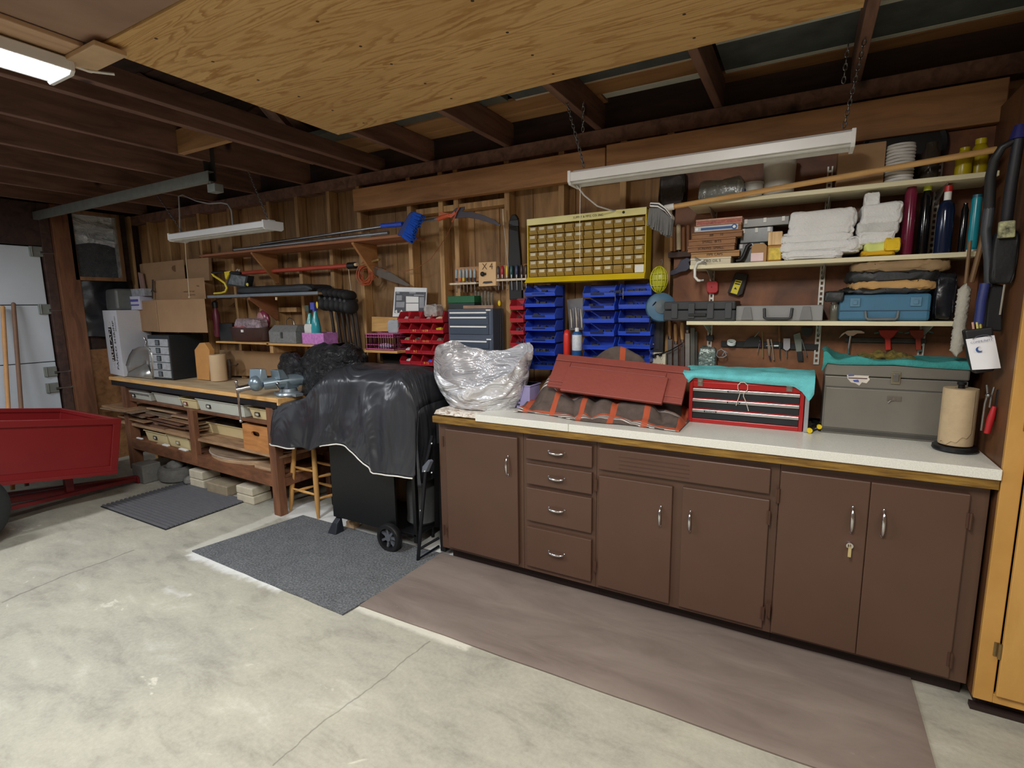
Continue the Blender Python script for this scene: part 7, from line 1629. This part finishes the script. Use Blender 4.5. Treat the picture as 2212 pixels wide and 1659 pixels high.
# white shrimp carton
zw1 = P(250, 668, Y=2.50).z
pA, pB, pC = P(226, 806, Z=BT), P(268, 814, Z=BT), P(330, 806, Z=BT)
hW = zw1-BT
tw, c1, c2, c3 = carton('white printed food carton standing on end at the left of the bench', (max(-5.975, pA.x-.03), pA.y+.0, 0), (pB.x, pB.y, 0), (pC.x, pC.y+.03, 0), BT+.001, P(254,670,Y=pB.y).z, M((214,216,222), .55, var=.03), name='white_carton')
f_ = (c2-c1).normalized(); nrm = V((f_.y, -f_.x, 0)); nrm = nrm if nrm.y < 0 else -nrm
Wd = (c2-c1).length; Hc = P(254,670,Y=pB.y).z-BT
# rotated lettering runs up the narrow face
def fp(u, z): return c1+f_*(Wd*u)+V((0, 0, BT+Hc*z))+nrm*.002
q = fp(.42, .46); s_ = .085*Hc
m_ = MB().hexa([fp(.32, .22), fp(.53, .22), fp(.53, .22)+nrm*.001, fp(.32, .22)+nrm*.001, fp(.32, .74), fp(.53, .74), fp(.53, .74)+nrm*.001, fp(.32, .74)+nrm*.001]).build('black_band', BLACK, tw)
text('KIRKLAND', 'lettering', WHITE, tw, fp(.425, .48)+nrm*.0022, (0, 0, 1), -f_, .125*Wd*1.75)
text('PANKO SHRIMP', 'lettering', INK, tw, fp(.70, .47)+nrm*.001, (0, 0, 1), -f_, .115*Wd*1.35)
text('BREADED', 'lettering', M((90,90,96), .7), tw, fp(.86, .80)+nrm*.001, (0, 0, 1), -f_, .07*Wd*1.1)
g_ = (c3-c2).normalized(); n2_ = V((g_.y, -g_.x, 0)); n2_ = n2_ if n2_.y < 0 else -n2_
Wd2 = (c3-c2).length
m_ = MB()
for k in range(4):
    cq = c2+g_*(Wd2*.78)+V((0, 0, BT+Hc*(.36+.06*k)))+n2_*.002
    m_.cyl(cq, cq+n2_*.001, .014, n=12)
m_.build('round_symbols', M((120,120,126), .7), tw)
# grey case and papers on top, scoop in front
zW = BT+Hc+.002
a0, a1, _, z1 = FB(217, 626, 268, 667, 2.56)
o = MB().hexa([(a0, 2.56, zW), (a1, 2.50, zW), (a1+.02, 2.70, zW), (a0, 2.76, zW), (a0+.04, 2.57, z1), (a1-.02, 2.51, z1), (a1, 2.69, z1), (a0+.04, 2.75, z1)]).build('grey_case', M((96,98,94), .4), bevel=.02); tag(o, 'rounded dark grey case on top of the white carton', 'case')
t = thing('paper_boxes', 'white and blue printed boxes on the white carton beside the grey case', 'box', P(285, 666, Y=2.60))
a0, a1, _, z1 = FB(267, 641, 304, 666, 2.62)
MB().box(a0, a1, 2.62, 2.76, zW, z1).build('lower_box', M((196,196,214), .6, var=.06), t, bevel=.002)
a2, a3, _, z2 = FB(273, 625, 312, 641, 2.64)
MB().box(a2, a3, 2.64, 2.74, z1+.001, z2).build('upper_box', M((150,152,158), .5, var=.3, ns=20), t, bevel=.002)
MB().box(a0+.02, a1-.03, 2.618, 2.6198, zW+(z1-zW)*.6, zW+(z1-zW)*.78).box(a0+.05, a1-.02, 2.618, 2.6198, zW+(z1-zW)*.3, zW+(z1-zW)*.4).build('blue_print', M((84,80,150), .6), t)
sc_t = thing('metal_scoop', 'large dull grey metal scoop standing before the white carton', 'scoop', P(300, 808, Z=BT))
q0_ = P(270, 812, Z=BT); q1_ = P(336, 806, Z=BT); Yq = q0_.y
scm = M((176,175,170), .3, .75, var=.08)
outl = [P(*p, Y=Yq-.01) for p in ((266,812),(272,790),(279,768),(287,755),(300,749),(314,748),(322,752),(326,765),(328,785),(329,806))]
for p in (outl[0], outl[-1]): p.z = BT+.002
ctr_ = P(308, 785, Y=Yq-.01)
# a dished back plate with a flange bent away along its arched edge
m_ = MB(); rings = [outl, [p+V((0, .035, 0)) for p in outl]]
m_.loft(rings, close=False, caps=False)
rings = [[p+(ctr_-p)*k+V((0, .035*math.sin(k*1.57)+.001, 0)) for p in outl] for k in (0, .25, .5, .75, 1)]
m_.loft(rings, close=False, caps=False); m_.add([outl[0], outl[-1], ctr_+V((0, .036, 0))], [(0, 1, 2)])
o = m_.build('scoop', scm, sc_t, smooth=40)
s_m = o.modifiers.new('thick', 'SOLIDIFY'); s_m.thickness = .002
MB().tube([outl[0], outl[1], outl[2], outl[3]], .004, 6).build('rolled_edge', STEEL, sc_t, smooth=60)
MB().tube([P(*p, Y=Yq) for p in ((311,728),(316,738),(313,750))], .007, 8).build('handle', CHROME, sc_t, smooth=60)
MB().ball(P(324, 760, Y=Yq-.01), .008).build('rivet', CHROME, sc_t)
# black hanging bag on the left wall + framed mirror
g = G('bag wall'); BBL = M((20,22,28), .35, var=.3, ns=5, bump=.7, bs=12)
q0, q1 = P(160, 620, X=XL+.12), P(212, 725, X=XL+.12)
o = MB().grid(40, 20, lambda u, w_: (XL+.02+.06*math.sin(u*math.pi)**.7*(1-.1*w_)+.015*NZ.noise(V((u*5, w_*6, 1))), q0.y+.02+(u)*(2.80-q0.y), (P(180,728,X=XL+.1).z)+(1.80-P(180,728,X=XL+.1).z)*w_+.02*NZ.noise(V((u*4, 3, 0))))).build('hanging_black_bag', BBL, smooth=70); tag(o, 'black plastic bag hanging on the left wall below the mirror', 'bag')
mr = thing('framed_mirror', 'wood framed mirror high on the left wall showing crumpled silver and black plastic', 'mirror', (XL+.1, 2.6, 1.8))
XM = XL+.09
c = [P(*p, X=XM) for p in ((156,456),(264,457),(266,608),(152,605))]
zt_, zb_ = (c[0].z+c[1].z)/2-.01, (c[2].z+c[3].z)/2; ya, yb2 = (c[0].y+c[3].y)/2, (c[1].y+c[2].y)/2
FRW = wood('mirror frame', (142,102,66), (104,72,44), (4,4,1), 4)
MB().box(XL-.02, XM, ya, ya+.035, zb_, zt_).build('frame_side', FRW, mr, bevel=.003); MB().box(XL-.02, XM, yb2-.035, yb2, zb_, zt_).build('frame_side', FRW, mr, bevel=.003)
MB().box(XL-.02, XM, ya+.036, yb2-.036, zb_, zb_+.035).build('frame_bottom', FRW, mr, bevel=.003); MB().box(XL-.02, XM, ya+.036, yb2-.036, zt_-.03, zt_).build('frame_top', FRW, mr, bevel=.003)
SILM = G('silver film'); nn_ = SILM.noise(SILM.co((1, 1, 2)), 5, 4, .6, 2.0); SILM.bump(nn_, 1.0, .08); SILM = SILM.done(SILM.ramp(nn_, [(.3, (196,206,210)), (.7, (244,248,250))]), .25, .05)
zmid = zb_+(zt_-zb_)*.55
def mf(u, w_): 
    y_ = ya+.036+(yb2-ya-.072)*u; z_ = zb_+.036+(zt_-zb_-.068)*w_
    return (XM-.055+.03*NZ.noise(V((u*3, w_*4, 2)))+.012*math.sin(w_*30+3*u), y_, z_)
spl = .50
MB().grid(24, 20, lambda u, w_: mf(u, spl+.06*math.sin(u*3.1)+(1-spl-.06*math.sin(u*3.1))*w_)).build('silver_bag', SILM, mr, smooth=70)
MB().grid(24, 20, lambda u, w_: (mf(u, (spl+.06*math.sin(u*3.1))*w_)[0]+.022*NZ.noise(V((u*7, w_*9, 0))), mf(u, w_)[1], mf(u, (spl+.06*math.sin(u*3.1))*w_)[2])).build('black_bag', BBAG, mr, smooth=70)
MB().box(XM-.012, XM-.010, ya+.03, yb2-.03, zb_+.03, zt_-.03).build('glass', M((200,205,208), .05, var=.0, Alpha=.05), mr)
MB().box(XM-.045, XM-.002, yb2-.05, yb2-.036, zb_+.036, zt_-.031).build('edge_strip', M((176,176,170), .3, .5, var=.4, ns=30), mr)
# rake handles leaning by the door
for (a_, b_, lab, mt) in (((6,664),(18,885),'pale wooden handle leaning on the white door, leftmost', M((196,146,92), .6)), ((29,657),(46,885),'darker wooden handle leaning on the white door', M((128,96,74), .6))):
    t = thing('rake', lab, 'rake', P(*b_, X=-5.7), 'rakes leaning by the door')
    A_, B_ = P(*a_, X=XL+.06), P(*b_, X=-5.80); d_ = (B_-A_); E_ = A_+d_*((A_.z-.03)/(A_.z-B_.z)); MB().cyl(E_, A_, .016, n=10).ball(A_, .016, n=10, m_=6).build('handle', mt, t, smooth=50)

# ================================================================== GRILL, STOOL, FOLDING CHAIR
gr = thing('grill_cart', 'black grill cart with wheels half hidden under its black cover', 'grill', (-2.38, 2.5, 0))
GBK = M((16,17,19), .38, .1, var=.1)
X0, X1 = -2.665, -2.115; YG0 = 2.285
MB().hexa([(X0, YG0, .11), (X1, YG0, .11), (X1, YG0+.018, .11), (X0, YG0+.018, .11), (X0, YG0, .80), (X1, YG0, .80), (X1, YG0+.018, .80), (X0, YG0+.018, .80)]).build('front_panel', GBK, gr, bevel=.004)
MB().box(X0, X0+.02, YG0+.018, 2.70, .10, .80).build('side_panel', GBK, gr, bevel=.003)
MB().box(X0+.02, X1+.14, YG0+.02, 2.70, .10, .118).build('bottom_shelf', GBK, gr, bevel=.003)
MB().box(X0, X1+.14, YG0+.02, 2.70, .78, .80).ball((-2.36, 2.50, .82), .30, .19, .26, 20, 12).build('firebox', GBK, gr, smooth=40)
for yy in (YG0+.02, 2.66): MB().box(X1+.12, X1+.145, yy, yy+.03, .06, .78).build('post', GBK, gr, bevel=.003)
MB().box(-3.12, X0-.002, 2.32, 2.68, .76, .785).build('side_shelf', GBK, gr, bevel=.003)
for yy in (YG0-.02,):
    fxp = P(728, 1135, Y=YG0).x
    MB().hexa([(fxp-.045, yy-.03, .001), (fxp+.035, yy-.03, .001), (fxp+.035, yy+.05, .001), (fxp-.045, yy+.05, .001), (fxp-.022, yy, .075), (fxp+.022, yy, .075), (fxp+.022, yy+.045, .11), (fxp-.022, yy+.045, .11)]).build('foot', M((34,38,46), .4), gr, bevel=.004)
MB().hexa([(X0+.02, 2.62, .001), (X0+.09, 2.62, .001), (X0+.09, 2.69, .001), (X0+.02, 2.69, .001), (X0+.03, 2.62, .10), (X0+.07, 2.62, .10), (X0+.07, 2.68, .10), (X0+.03, 2.68, .10)]).build('foot', M((34,38,46), .4), gr, bevel=.004)
wc = P(843, 1160, Y=YG0-.03); wr = wc.z-.001; wr = max(.07, min(.09, wr))
def wheel(cx, cy, r, wd, parent, mt=BLACK, hub=None, sp=7, ax=(0, 1, 0)):
    w_ = MB().lathe([(r*.70, -wd/2), (r*.93, -wd/2), (r, -wd*.3), (r, wd*.3), (r*.93, wd/2), (r*.70, wd/2), (r*.70, -wd/2)], (cx, cy, r+.001), 32, ax).build('wheel', mt, parent, smooth=40)
    m_ = MB().lathe([(0, -wd*.4), (r*.22, -wd*.4), (r*.24, wd*.4), (0, wd*.4)], (cx, cy, r+.001), 16, ax)
    axv = V(ax); p_, q_ = frame(axv)
    for k in range(sp):
        a_ = 2*math.pi*k/sp; d_ = p_*math.cos(a_)+q_*math.sin(a_); m_.bar(V((cx, cy, r+.001))+d_*r*.2, V((cx, cy, r+.001))+d_*r*.73, r*.16, wd*.4, ax)
    m_.build('spokes', M((84,88,94), .4), w_, smooth=30); return w_
wheel(wc.x, YG0-.035, wr, .045, gr); wheel(X1+.10, 2.73, wr, .045, gr)
MB().cyl((wc.x, YG0-.01, wr), (wc.x, 2.71, wr), .006, n=8).build('axle', STEEL, gr)
tk = thing('gas_tank', 'dusty grey gas cylinder standing inside the open grill cart', 'tank', (-2.03, 2.48, .118))
MB().lathe([(.085, .002), (.10, .02), (.095, .06), (.095, .25), (.085, .30), (.05, .33), (.05, .36), (0, .36)], (-2.075, 2.49, .118), 28).build('tank', M((78,80,80), .5, var=.15), tk, smooth=40)
MB().lathe([(.062, .33), (.066, .33), (.066, .41), (.062, .41), (.062, .33)], (-2.075, 2.49, .118), 20).build('collar', M((110,112,110), .45), tk, smooth=40)
tag(MB().box(-1.93, -1.90, 2.66, 2.84, .02, .55).build('grey_board', M((120,118,112), .8), bevel=.002), 'grey board standing behind the gas tank by the cabinet', 'board')
q = P(745, 1128, Y=2.33); tag(MB().box(q.x-.035, q.x+.035, 2.37, 2.43, .001, .05).build('wood_wedge', M((214,180,140), .7), bevel=.004), 'small pale block of wood beside the grill foot', 'block')
# grill cover: lofted from sections running left to right; each section drops front and back
g = G('black vinyl'); n_ = g.noise(g.co((1, 1, .5)), 3.2, 3, .5, 1.5); g.bump(n_, .7, .08)
VIN = g.done(g.ramp(n_, [(.3, (42,43,47)), (.7, (58,60,65))]), .28)
hem = [(648,968),(664,975),(690,966),(712,957),(735,955),(755,962),(775,976),(800,998),(830,1012),(862,1021),(898,1030),(912,1008),(925,960)]
def hem_z(X, Y): 
    # height of the hem above the floor along the front
    best = None; tab = [(P(a_, b_, Y=Y).x, P(a_, b_, Y=Y).z) for a_, b_ in hem]
    return pl(tab, X) if X > tab[0][0] else tab[0][1]
topt = [(-3.20, .80), (-3.14, .845), (-3.0, .868), (-2.87, .92), (-2.76, 1.03), (-2.66, 1.10), (-2.5, 1.128), (-2.2, 1.13), (-2.02, 1.125), (-1.96, 1.09), (-1.925, 1.0), (-1.90, .9)]
YFc, YBc = 2.255, 2.72
def cov(u, w_):
    X = -3.205+u*1.30; tz = pl(topt, X); dome = max(0, min(1, (tz-.86)/.26))
    yf = YFc-.010+.045*(1-dome)*.0; hz_ = hem_z(X+.0, YFc)
    n1_ = NZ.noise(V((u*9, w_*3, 0)))
    sA = .42   # front skirt share
    if w_ < sA:
        t = w_/sA; topz = tz-.14*dome-.02; z_ = hz_+(topz-hz_)*t
        fl = (1-t)
        y_ = yf+.03*(1-dome)-.034*fl*math.sin(u*19+2*n1_)*(.5+.5*math.sin(u*5))-.03*fl+.035*max(0, t-.6)
        # deep folds around the right end
        if u > .55: y_ -= .035*math.exp(-((u-.70-.10*fl)/.035)**2)*(.4+fl)+.03*math.exp(-((u-.86)/.04)**2)
    elif w_ < .85:
        t = (w_-sA)/(.85-sA); a_ = math.pi*t; k = .14*dome+.02
        prof = math.sin(a_)**.55
        y_ = yf+.035*.4+.03*(1-dome)+(YBc-yf-.05)*(.5-.5*math.cos(a_)) ; z_ = tz-k+k*prof
        z_ += .012*n1_*dome
    else:
        t = (w_-.85)/.15; y_ = YBc+.02*math.sin(u*20); z_ = (tz-.14*dome-.02)*(1-t)+(.62)*t
    xx = X
    if u < .05: xx += .0
    return (xx+.012*NZ.noise(V((u*4, w_*7, 5))), y_, z_)
ms = MB().grid(110, 60, cov)
cv = ms.build('grill_cover', VIN, smooth=70); tag(cv, 'wrinkled black vinyl cover draped over the grill with white piping', 'cover')
sm = cv.modifiers.new('thick', 'SOLIDIFY'); sm.thickness = .003
# ends of the cover
def endcap(u0, sgn):
    def fn(a_, b_):
        w_ = .12+.73*a_*1.0; p = V(cov(u0, w_)); lo = .60 if sgn < 0 else .45; 
        return (p.x+sgn*.006+sgn*.02*math.sin(a_*9)*(b_), p.y, p.z*(1-b_)+min(p.z, lo)*b_)
    o = MB().grid(40, 10, fn).build('end_flap', VIN, cv, smooth=70); o.modifiers.new('thick', 'SOLIDIFY').thickness = .003
endcap(0.0, -1); endcap(1.0, 1)
PIPE = M((226,222,214), .5)
for u0, u1 in ((0.0, .20), (.44, .99)):
    MB().tube([V(cov(u0+(u1-u0)*k/30, 0))+V((0, -.004, -.002)) for k in range(31)], .0042, 6).build('white_piping', PIPE, cv, smooth=60)
# wooden stool
st = thing('wooden_stool', 'tall pale wooden stool tucked under the left side of the grill cover', 'stool', (-3.06, 2.48, 0))
STW = wood('stool wood', (206,158,92), (176,124,64), (6,6,1), 3)
feet = [P(628, 1102, Z=0), P(688, 1120, Z=0), P(713, 1082, Z=0), P(668, 1062, Z=0)]
feet[2] = feet[1]+V((.07, .20, 0)); feet[3] = feet[0]+V((.05, .20, 0)); ctr = sum(feet, V())/4
tops = [ctr+(f-ctr)*.55+V((0, 0, .70)) for f in feet]
for f, tp in zip(feet, tops): f.z = .001; MB().tube([f, f.lerp(tp, .12), f.lerp(tp, .4), f.lerp(tp, .9), tp], .016, 12, [.010, .017, .019, .015, .013]).build('leg', STW, st, smooth=50)
def rung(i, j, h): MB().tube([feet[i].lerp(tops[i], h), feet[i].lerp(tops[i], h).lerp(feet[j].lerp(tops[j], h), .5), feet[j].lerp(tops[j], h)], .009, 10, [.007, .011, .007]).build('rung', STW, st, smooth=50)
rung(0, 1, .24); rung(0, 1, .48); rung(0, 1, .80); rung(1, 2, .20); rung(1, 2, .42); rung(2, 3, .24); rung(2, 3, .48); rung(3, 0, .20); rung(3, 0, .42)
MB().lathe([(.13, .69), (.15, .70), (.155, .715), (.145, .728), (0, .724)], (ctr.x, ctr.y, 0), 28).build('seat', STW, st, smooth=50)
# folded black chair between grill and cabinets
fc = thing('folding_chair', 'folded black metal chair standing between the grill and brown cabinets', 'chair', (-1.86, 2.35, 0))
TB = M((24,26,32), .35, .3)
def yp(px, py, X): return P(px, py, X=X)
XA, XB = -1.90, -1.845
A0 = P(903, 1210, Z=.008); 
pts = [A0, P(921, 1000, Y=2.27), P(934, 940, Y=2.30)]
MB().tube(pts, .011, 10).build('front_leg', TB, fc, smooth=50)
B0 = P(935, 1158, Z=.012); pts = [B0, P(932, 1000, Y=B0.y-.02), P(934, 945, Y=B0.y-.03), P(930, 933, Y=B0.y-.05), P(922, 936, Y=B0.y-.08)]
MB().tube(pts, .011, 10).build('rear_leg', TB, fc, smooth=50)
MB().tube([P(908, 1185, Y=2.25), P(948, 1162, Y=2.36)], .008, 8).build('cross_bar', TB, fc, smooth=50)
MB().tube([P(905, 1208, Y=2.24), P(948, 1180, Y=2.42)], .008, 8).build('cross_bar', TB, fc, smooth=50)
MB().prism([P(912, 1008, Y=2.25), P(925, 993, Y=2.25), P(929, 997, Y=2.25), P(919, 1020, Y=2.25), P(911, 1020, Y=2.25)], (.01, .02, 0)).build('seat_edge', M((90,96,106), .4), fc, bevel=.002)
q_ = [P(937, 960, Y=2.30), P(946, 960, Y=2.34), P(947, 1140, Y=2.36), P(938, 1140, Y=2.32)]
MB().prism(q_, (0, .10, 0)).build('seat_pad', BLACK, fc, bevel=.004)
for px, py in ((917, 1018), (932, 958), (932, 1021), (908, 1103)): q = P(px, py, Y=2.245); MB().cyl(q, q+V((0, .004, 0)), .004, n=8).build('rivet', WHITE, fc)
MB().box(-1.84, -1.80, 2.36, 2.75, .02, .84).build('back_rest', BLACK, fc, bevel=.006)

# ================================================================== RED TRAILER
RT_ = M((128,30,31), .32, .05, var=.06, ns=4, bump=.05, bs=30); RTD = M((110,26,30), .4, .05, var=.08)
TL_, TR2, BR2, BL2 = V((-4.627, 1.279, .772)), V((-4.617, 1.906, .664)), V((-4.582, 1.854, .244)), V((-4.601, 1.221, .352))
ux = (TR2-TL_).normalized(); ux = V((0, ux.y, ux.z)).normalized(); uz = V((0, -ux.z, ux.y)); uy = V((-1, 0, 0))
O_ = V((-4.60, 1.865, 0.252))     # lower front right corner of the box
LNG, HGT, WID = 1.55, .415, .95
# local frame: x back along the tilted box, y across, z up
TM = Matrix((-ux, uy, uz)).transposed().to_4x4(); TM.translation = O_
tl = thing('red_trailer', 'red steel garden trailer with its tongue resting on the floor', 'trailer', (-5.07, 1.1, 0))
def tb_(name, mat, m_, **k): m_.v = [TM@q for q in m_.v]; return m_.build(name, mat, tl, **k)
tb_('side_panel', RT_, MB().box(0, LNG, .0, .006, 0, HGT), bevel=.001)
tb_('side_panel', RT_, MB().box(0, LNG, WID-.006, WID, 0, HGT), bevel=.001)
tb_('front_panel', RT_, MB().box(0, .006, .006, WID-.006, 0, HGT), bevel=.001)
tb_('tail_panel', RT_, MB().box(LNG-.006, LNG, .006, WID-.006, 0, HGT), bevel=.001)
tb_('floor_panel', RTD, MB().box(.006, LNG-.006, .006, WID-.006, 0, .006))
tb_('top_rail', RT_, MB().box(-.02, LNG, -.024, .014, HGT-.042, HGT+.004).box(-.022, .014, -.022, WID+.02, HGT-.03, HGT+.004).box(-.02, LNG, WID-.014, WID+.02, HGT-.03, HGT+.004), bevel=.005)
tb_('bottom_rail', RT_, MB().box(-.02, LNG, -.026, .004, -.012, .016).hexa([(-.02, -.026, .016), (LNG, -.026, .016), (LNG, -.001, .016), (-.02, -.001, .016), (-.02, -.006, .055), (LNG, -.006, .055), (LNG, -.001, .055), (-.02, -.001, .055)]), bevel=.004)
tb_('corner_post', RT_, MB().box(-.02, .032, -.022, .012, -.01, HGT), bevel=.004); tb_('corner_post', RT_, MB().box(-.02, .012, WID-.012, WID+.02, -.01, HGT), bevel=.004)
hz = P(345, 1036, X=-5.0); 
MB().bar((-5.0, 1.0, .17), (-5.0, 2.26, .035), .05, .045, (1, 0, 0)).bar((-4.72, 1.05, .155), (-4.97, 2.16, .045), .03, .03, (0, 0, 1)).bar((-5.30, 1.05, .155), (-5.03, 2.16, .045), .03, .03, (0, 0, 1)).build('tongue', RTD, tl, bevel=.003)
MB().box(-5.04, -4.96, 2.18, 2.28, .005, .06).cyl((-5.0, 2.26, .06), (-5.0, 2.26, .11), .012, n=10).build('hitch', RTD, tl, bevel=.004)
MB().box(-4.93, -4.88, 1.66, 1.71, .10, .24).build('support_leg', RTD, tl, bevel=.003)
MB().cyl((-4.50, .955, .26), (-5.68, .955, .26), .016, n=10).build('axle', DSTEEL, tl)
for cx in (-4.47, -5.71):
    MB().lathe([(.10, -.06), (.15, -.065), (.235, -.055), (.262, -.03), (.265, 0), (.262, .03), (.235, .055), (.15, .065), (.10, .06), (.10, -.06)], (cx, .955, .266), 40, (1, 0, 0)).lathe([(0, -.03), (.10, -.03), (.10, .03), (0, .03)], (cx, .955, .266), 20, (1, 0, 0)).build('wheel', M((36,38,38), .75, var=.15, bump=.3, bs=60), tl, smooth=40)

# ================================================================== HANGING ON THE TALL CABINET SIDE
XC = XT-.004
def PX(px, py, dx=0.03): return P(px, py, X=XC-dx)
t = thing('blower_tube', 'long grey plastic tube hanging on the side of the tall cabinet', 'tube', PX(2140, 700))
MB().tube([P(2188, 305, Y=2.36), P(2165, 318, Y=2.36), P(2148, 345, Y=2.38), P(2140, 380, Y=2.40), P(2137, 450, Y=2.42)], .014, 12, [.010, .012, .014, .015, .016]).build('upper_tube', M((30,30,33), .45), t, smooth=60)
MB().tube([P(2137, 450, Y=2.42), P(2130, 500, Y=2.42), P(2135, 560, Y=2.42), P(2135, 620, Y=2.42)], .016, 12, [.016, .016, .013, .012]).build('lower_tube', M((54,56,62), .45), t, smooth=60)
soft('black_tool_bag', 'flat black bag hanging at the top of the cabinet side', 'bag', M((20,20,22), .6, var=.2, bump=.3), 2152, 500, 2192, 612, 2.38, .05, None, 101, .004)
o = MB().plate(((2160,478),(2195,475),(2194,512),(2157,514)), 2.355, .02).build('camouflage_pouch', M((150,150,116), .8, var=.9, ns=45), bevel=.004); tag(o, 'mottled khaki pouch at the top of the black bag', 'pouch')
t = thing('blue_capped_tool', 'dark tool with a blue rounded cap at the top right corner', 'tool', P(2195, 300, Y=2.36))
MB().tube([P(2204, 270, Y=2.36), P(2200, 300, Y=2.36)], .022, 12, [.015, .024]).build('cap', M((36,36,100), .4), t, smooth=60)
MB().tube([P(2200, 300, Y=2.36), P(2184, 400, Y=2.37), P(2172, 500, Y=2.40)], .016, 10).build('shaft', M((26,26,34), .5), t, smooth=60)
t = thing('wool_duster', 'greyish white wool duster hanging upright beside the shelves', 'duster', P(2070, 765, Y=2.66))
rr_ = random.Random(3)
MB().grid(24, 60, lambda u, w_: (lambda p, a_: (p.x+.019*(1+.35*NZ.noise(V((math.cos(a_)*3, math.sin(a_)*3, w_*30))))*math.cos(a_)*min(1, w_*12, (1-w_)*12), 2.55+.019*math.sin(a_), p.z))(P(2064+22*w_, 770-158*w_, Y=2.55), 2*math.pi*u)).build('wool', M((176,172,160), .95, bump=.8, bs=120), t, smooth=80)
MB().tube([P(2086, 612, Y=2.55), P(2096, 520, Y=2.55)], .006, 8).build('handle', M((120,92,60), .6), t)
t = thing('wooden_pole', 'brown wooden pole leaning in the dark corner by the tall cabinet', 'pole', P(2100, 560, Y=2.62))
MB().tube([P(2098, 610, Y=2.56), P(2122, 520, Y=2.56), P(2140, 400, Y=2.56)], .009, 8).build('pole', M((120,90,56), .6), t)
t = thing('blue_handled_brush', 'dark brush with a blue handle hanging above the paper label', 'brush', P(2118, 690, Y=2.40))
MB().tube([P(2128, 612, Y=2.40), P(2120, 650, Y=2.40), P(2114, 700, Y=2.40)], .014, 10).build('handle', M((34,44,104), .45), t, smooth=60)
MB().plate(((2136,610),(2170,616),(2166,716),(2128,714)), 2.42, .03).build('black_body', M((22,22,26), .6), t, bevel=.006)
MB().tube([P(2170, 614, Y=2.40), P(2160, 680, Y=2.40)], .003, 6).build('rod', M((150,144,130), .4), t)
t = thing('pen_holder', 'black holder with a white printed paper label and pens in it', 'holder', P(2120, 800, Y=2.38))
MB().plate(((2084,714),(2146,706),(2152,790),(2148,802),(2106,808),(2096,780)), 2.37, .05).build('holder', M((24,24,28), .5), t, bevel=.006)
lab_ = MB().grid(10, 10, lambda u, w_: (lambda p: (p.x, p.y-.006*math.sin(u*3.1), p.z))(P(2086+u*62+(14-0*u)*(1-w_)+(0 if w_ > .5 else 0), 799-4*u-(66+5*u)*w_+(0), Y=2.36)), .0008).build('paper_label', M((232,232,236), .6, var=.02), t, smooth=60)
rg = P(2146, 725, Y=2.35)-P(2096, 733, Y=2.35)
text('COMMUNITY', 'lettering', M((70,90,140), .7), t, P(2120, 737, Y=2.346), rg, (0, 0, 1), .0098)
MB().tube([P(*p, Y=2.348) for p in ((2101,733),(2110,727),(2122,724),(2134,724),(2143,728))], .0012, 5).build('arc_mark', M((90,96,110), .7), t)
c_ = P(2116, 755, Y=2.348); MB().prism([c_+V((.010*math.cos(a_), 0, .010*math.sin(a_))) for a_ in [math.pi*.55+k*.28 for k in range(14)]]+[c_+V((.003+.008*math.cos(a_), 0, .003+.008*math.sin(a_))) for a_ in [math.pi*.55+k*.28 for k in range(13, -1, -1)]], (0, .001, 0)).build('crescent_mark', M((40,80,150), .6), t)
for (x_, c_) in ((2103, (206,160,140)), (2112, (214,206,120)), (2119, (180,176,90))):
    MB().tube([P(x_, 712, Y=2.39), P(x_-2, 696, Y=2.39)], .0035, 6).build('pen', M(c_, .4), t)
t = thing('red_handled_snips', 'snips with red grips hanging on the tall cabinet side', 'snips', P(2140, 870, Y=2.40))
MB().tube([P(2132, 831, Y=2.40), P(2134, 852, Y=2.40), P(2128, 872, Y=2.40), P(2120, 930, Y=2.40)], .004, 8).tube([P(2148, 836, Y=2.40), P(2142, 855, Y=2.40), P(2138, 880, Y=2.40)], .004, 8).ball(P(2135, 854, Y=2.39), .008).build('blades', STEEL, t, smooth=60)
MB().tube([P(2148, 878, Y=2.40), P(2140, 905, Y=2.40), P(2132, 936, Y=2.40)], .010, 10, [.007, .011, .009]).build('red_grip', M((176,34,40), .4), t, smooth=60)
MB().tube([P(2158, 842, Y=2.42), P(2152, 880, Y=2.42), P(2150, 910, Y=2.42)], .006, 8).build('dark_grip', BLACK, t, smooth=60)
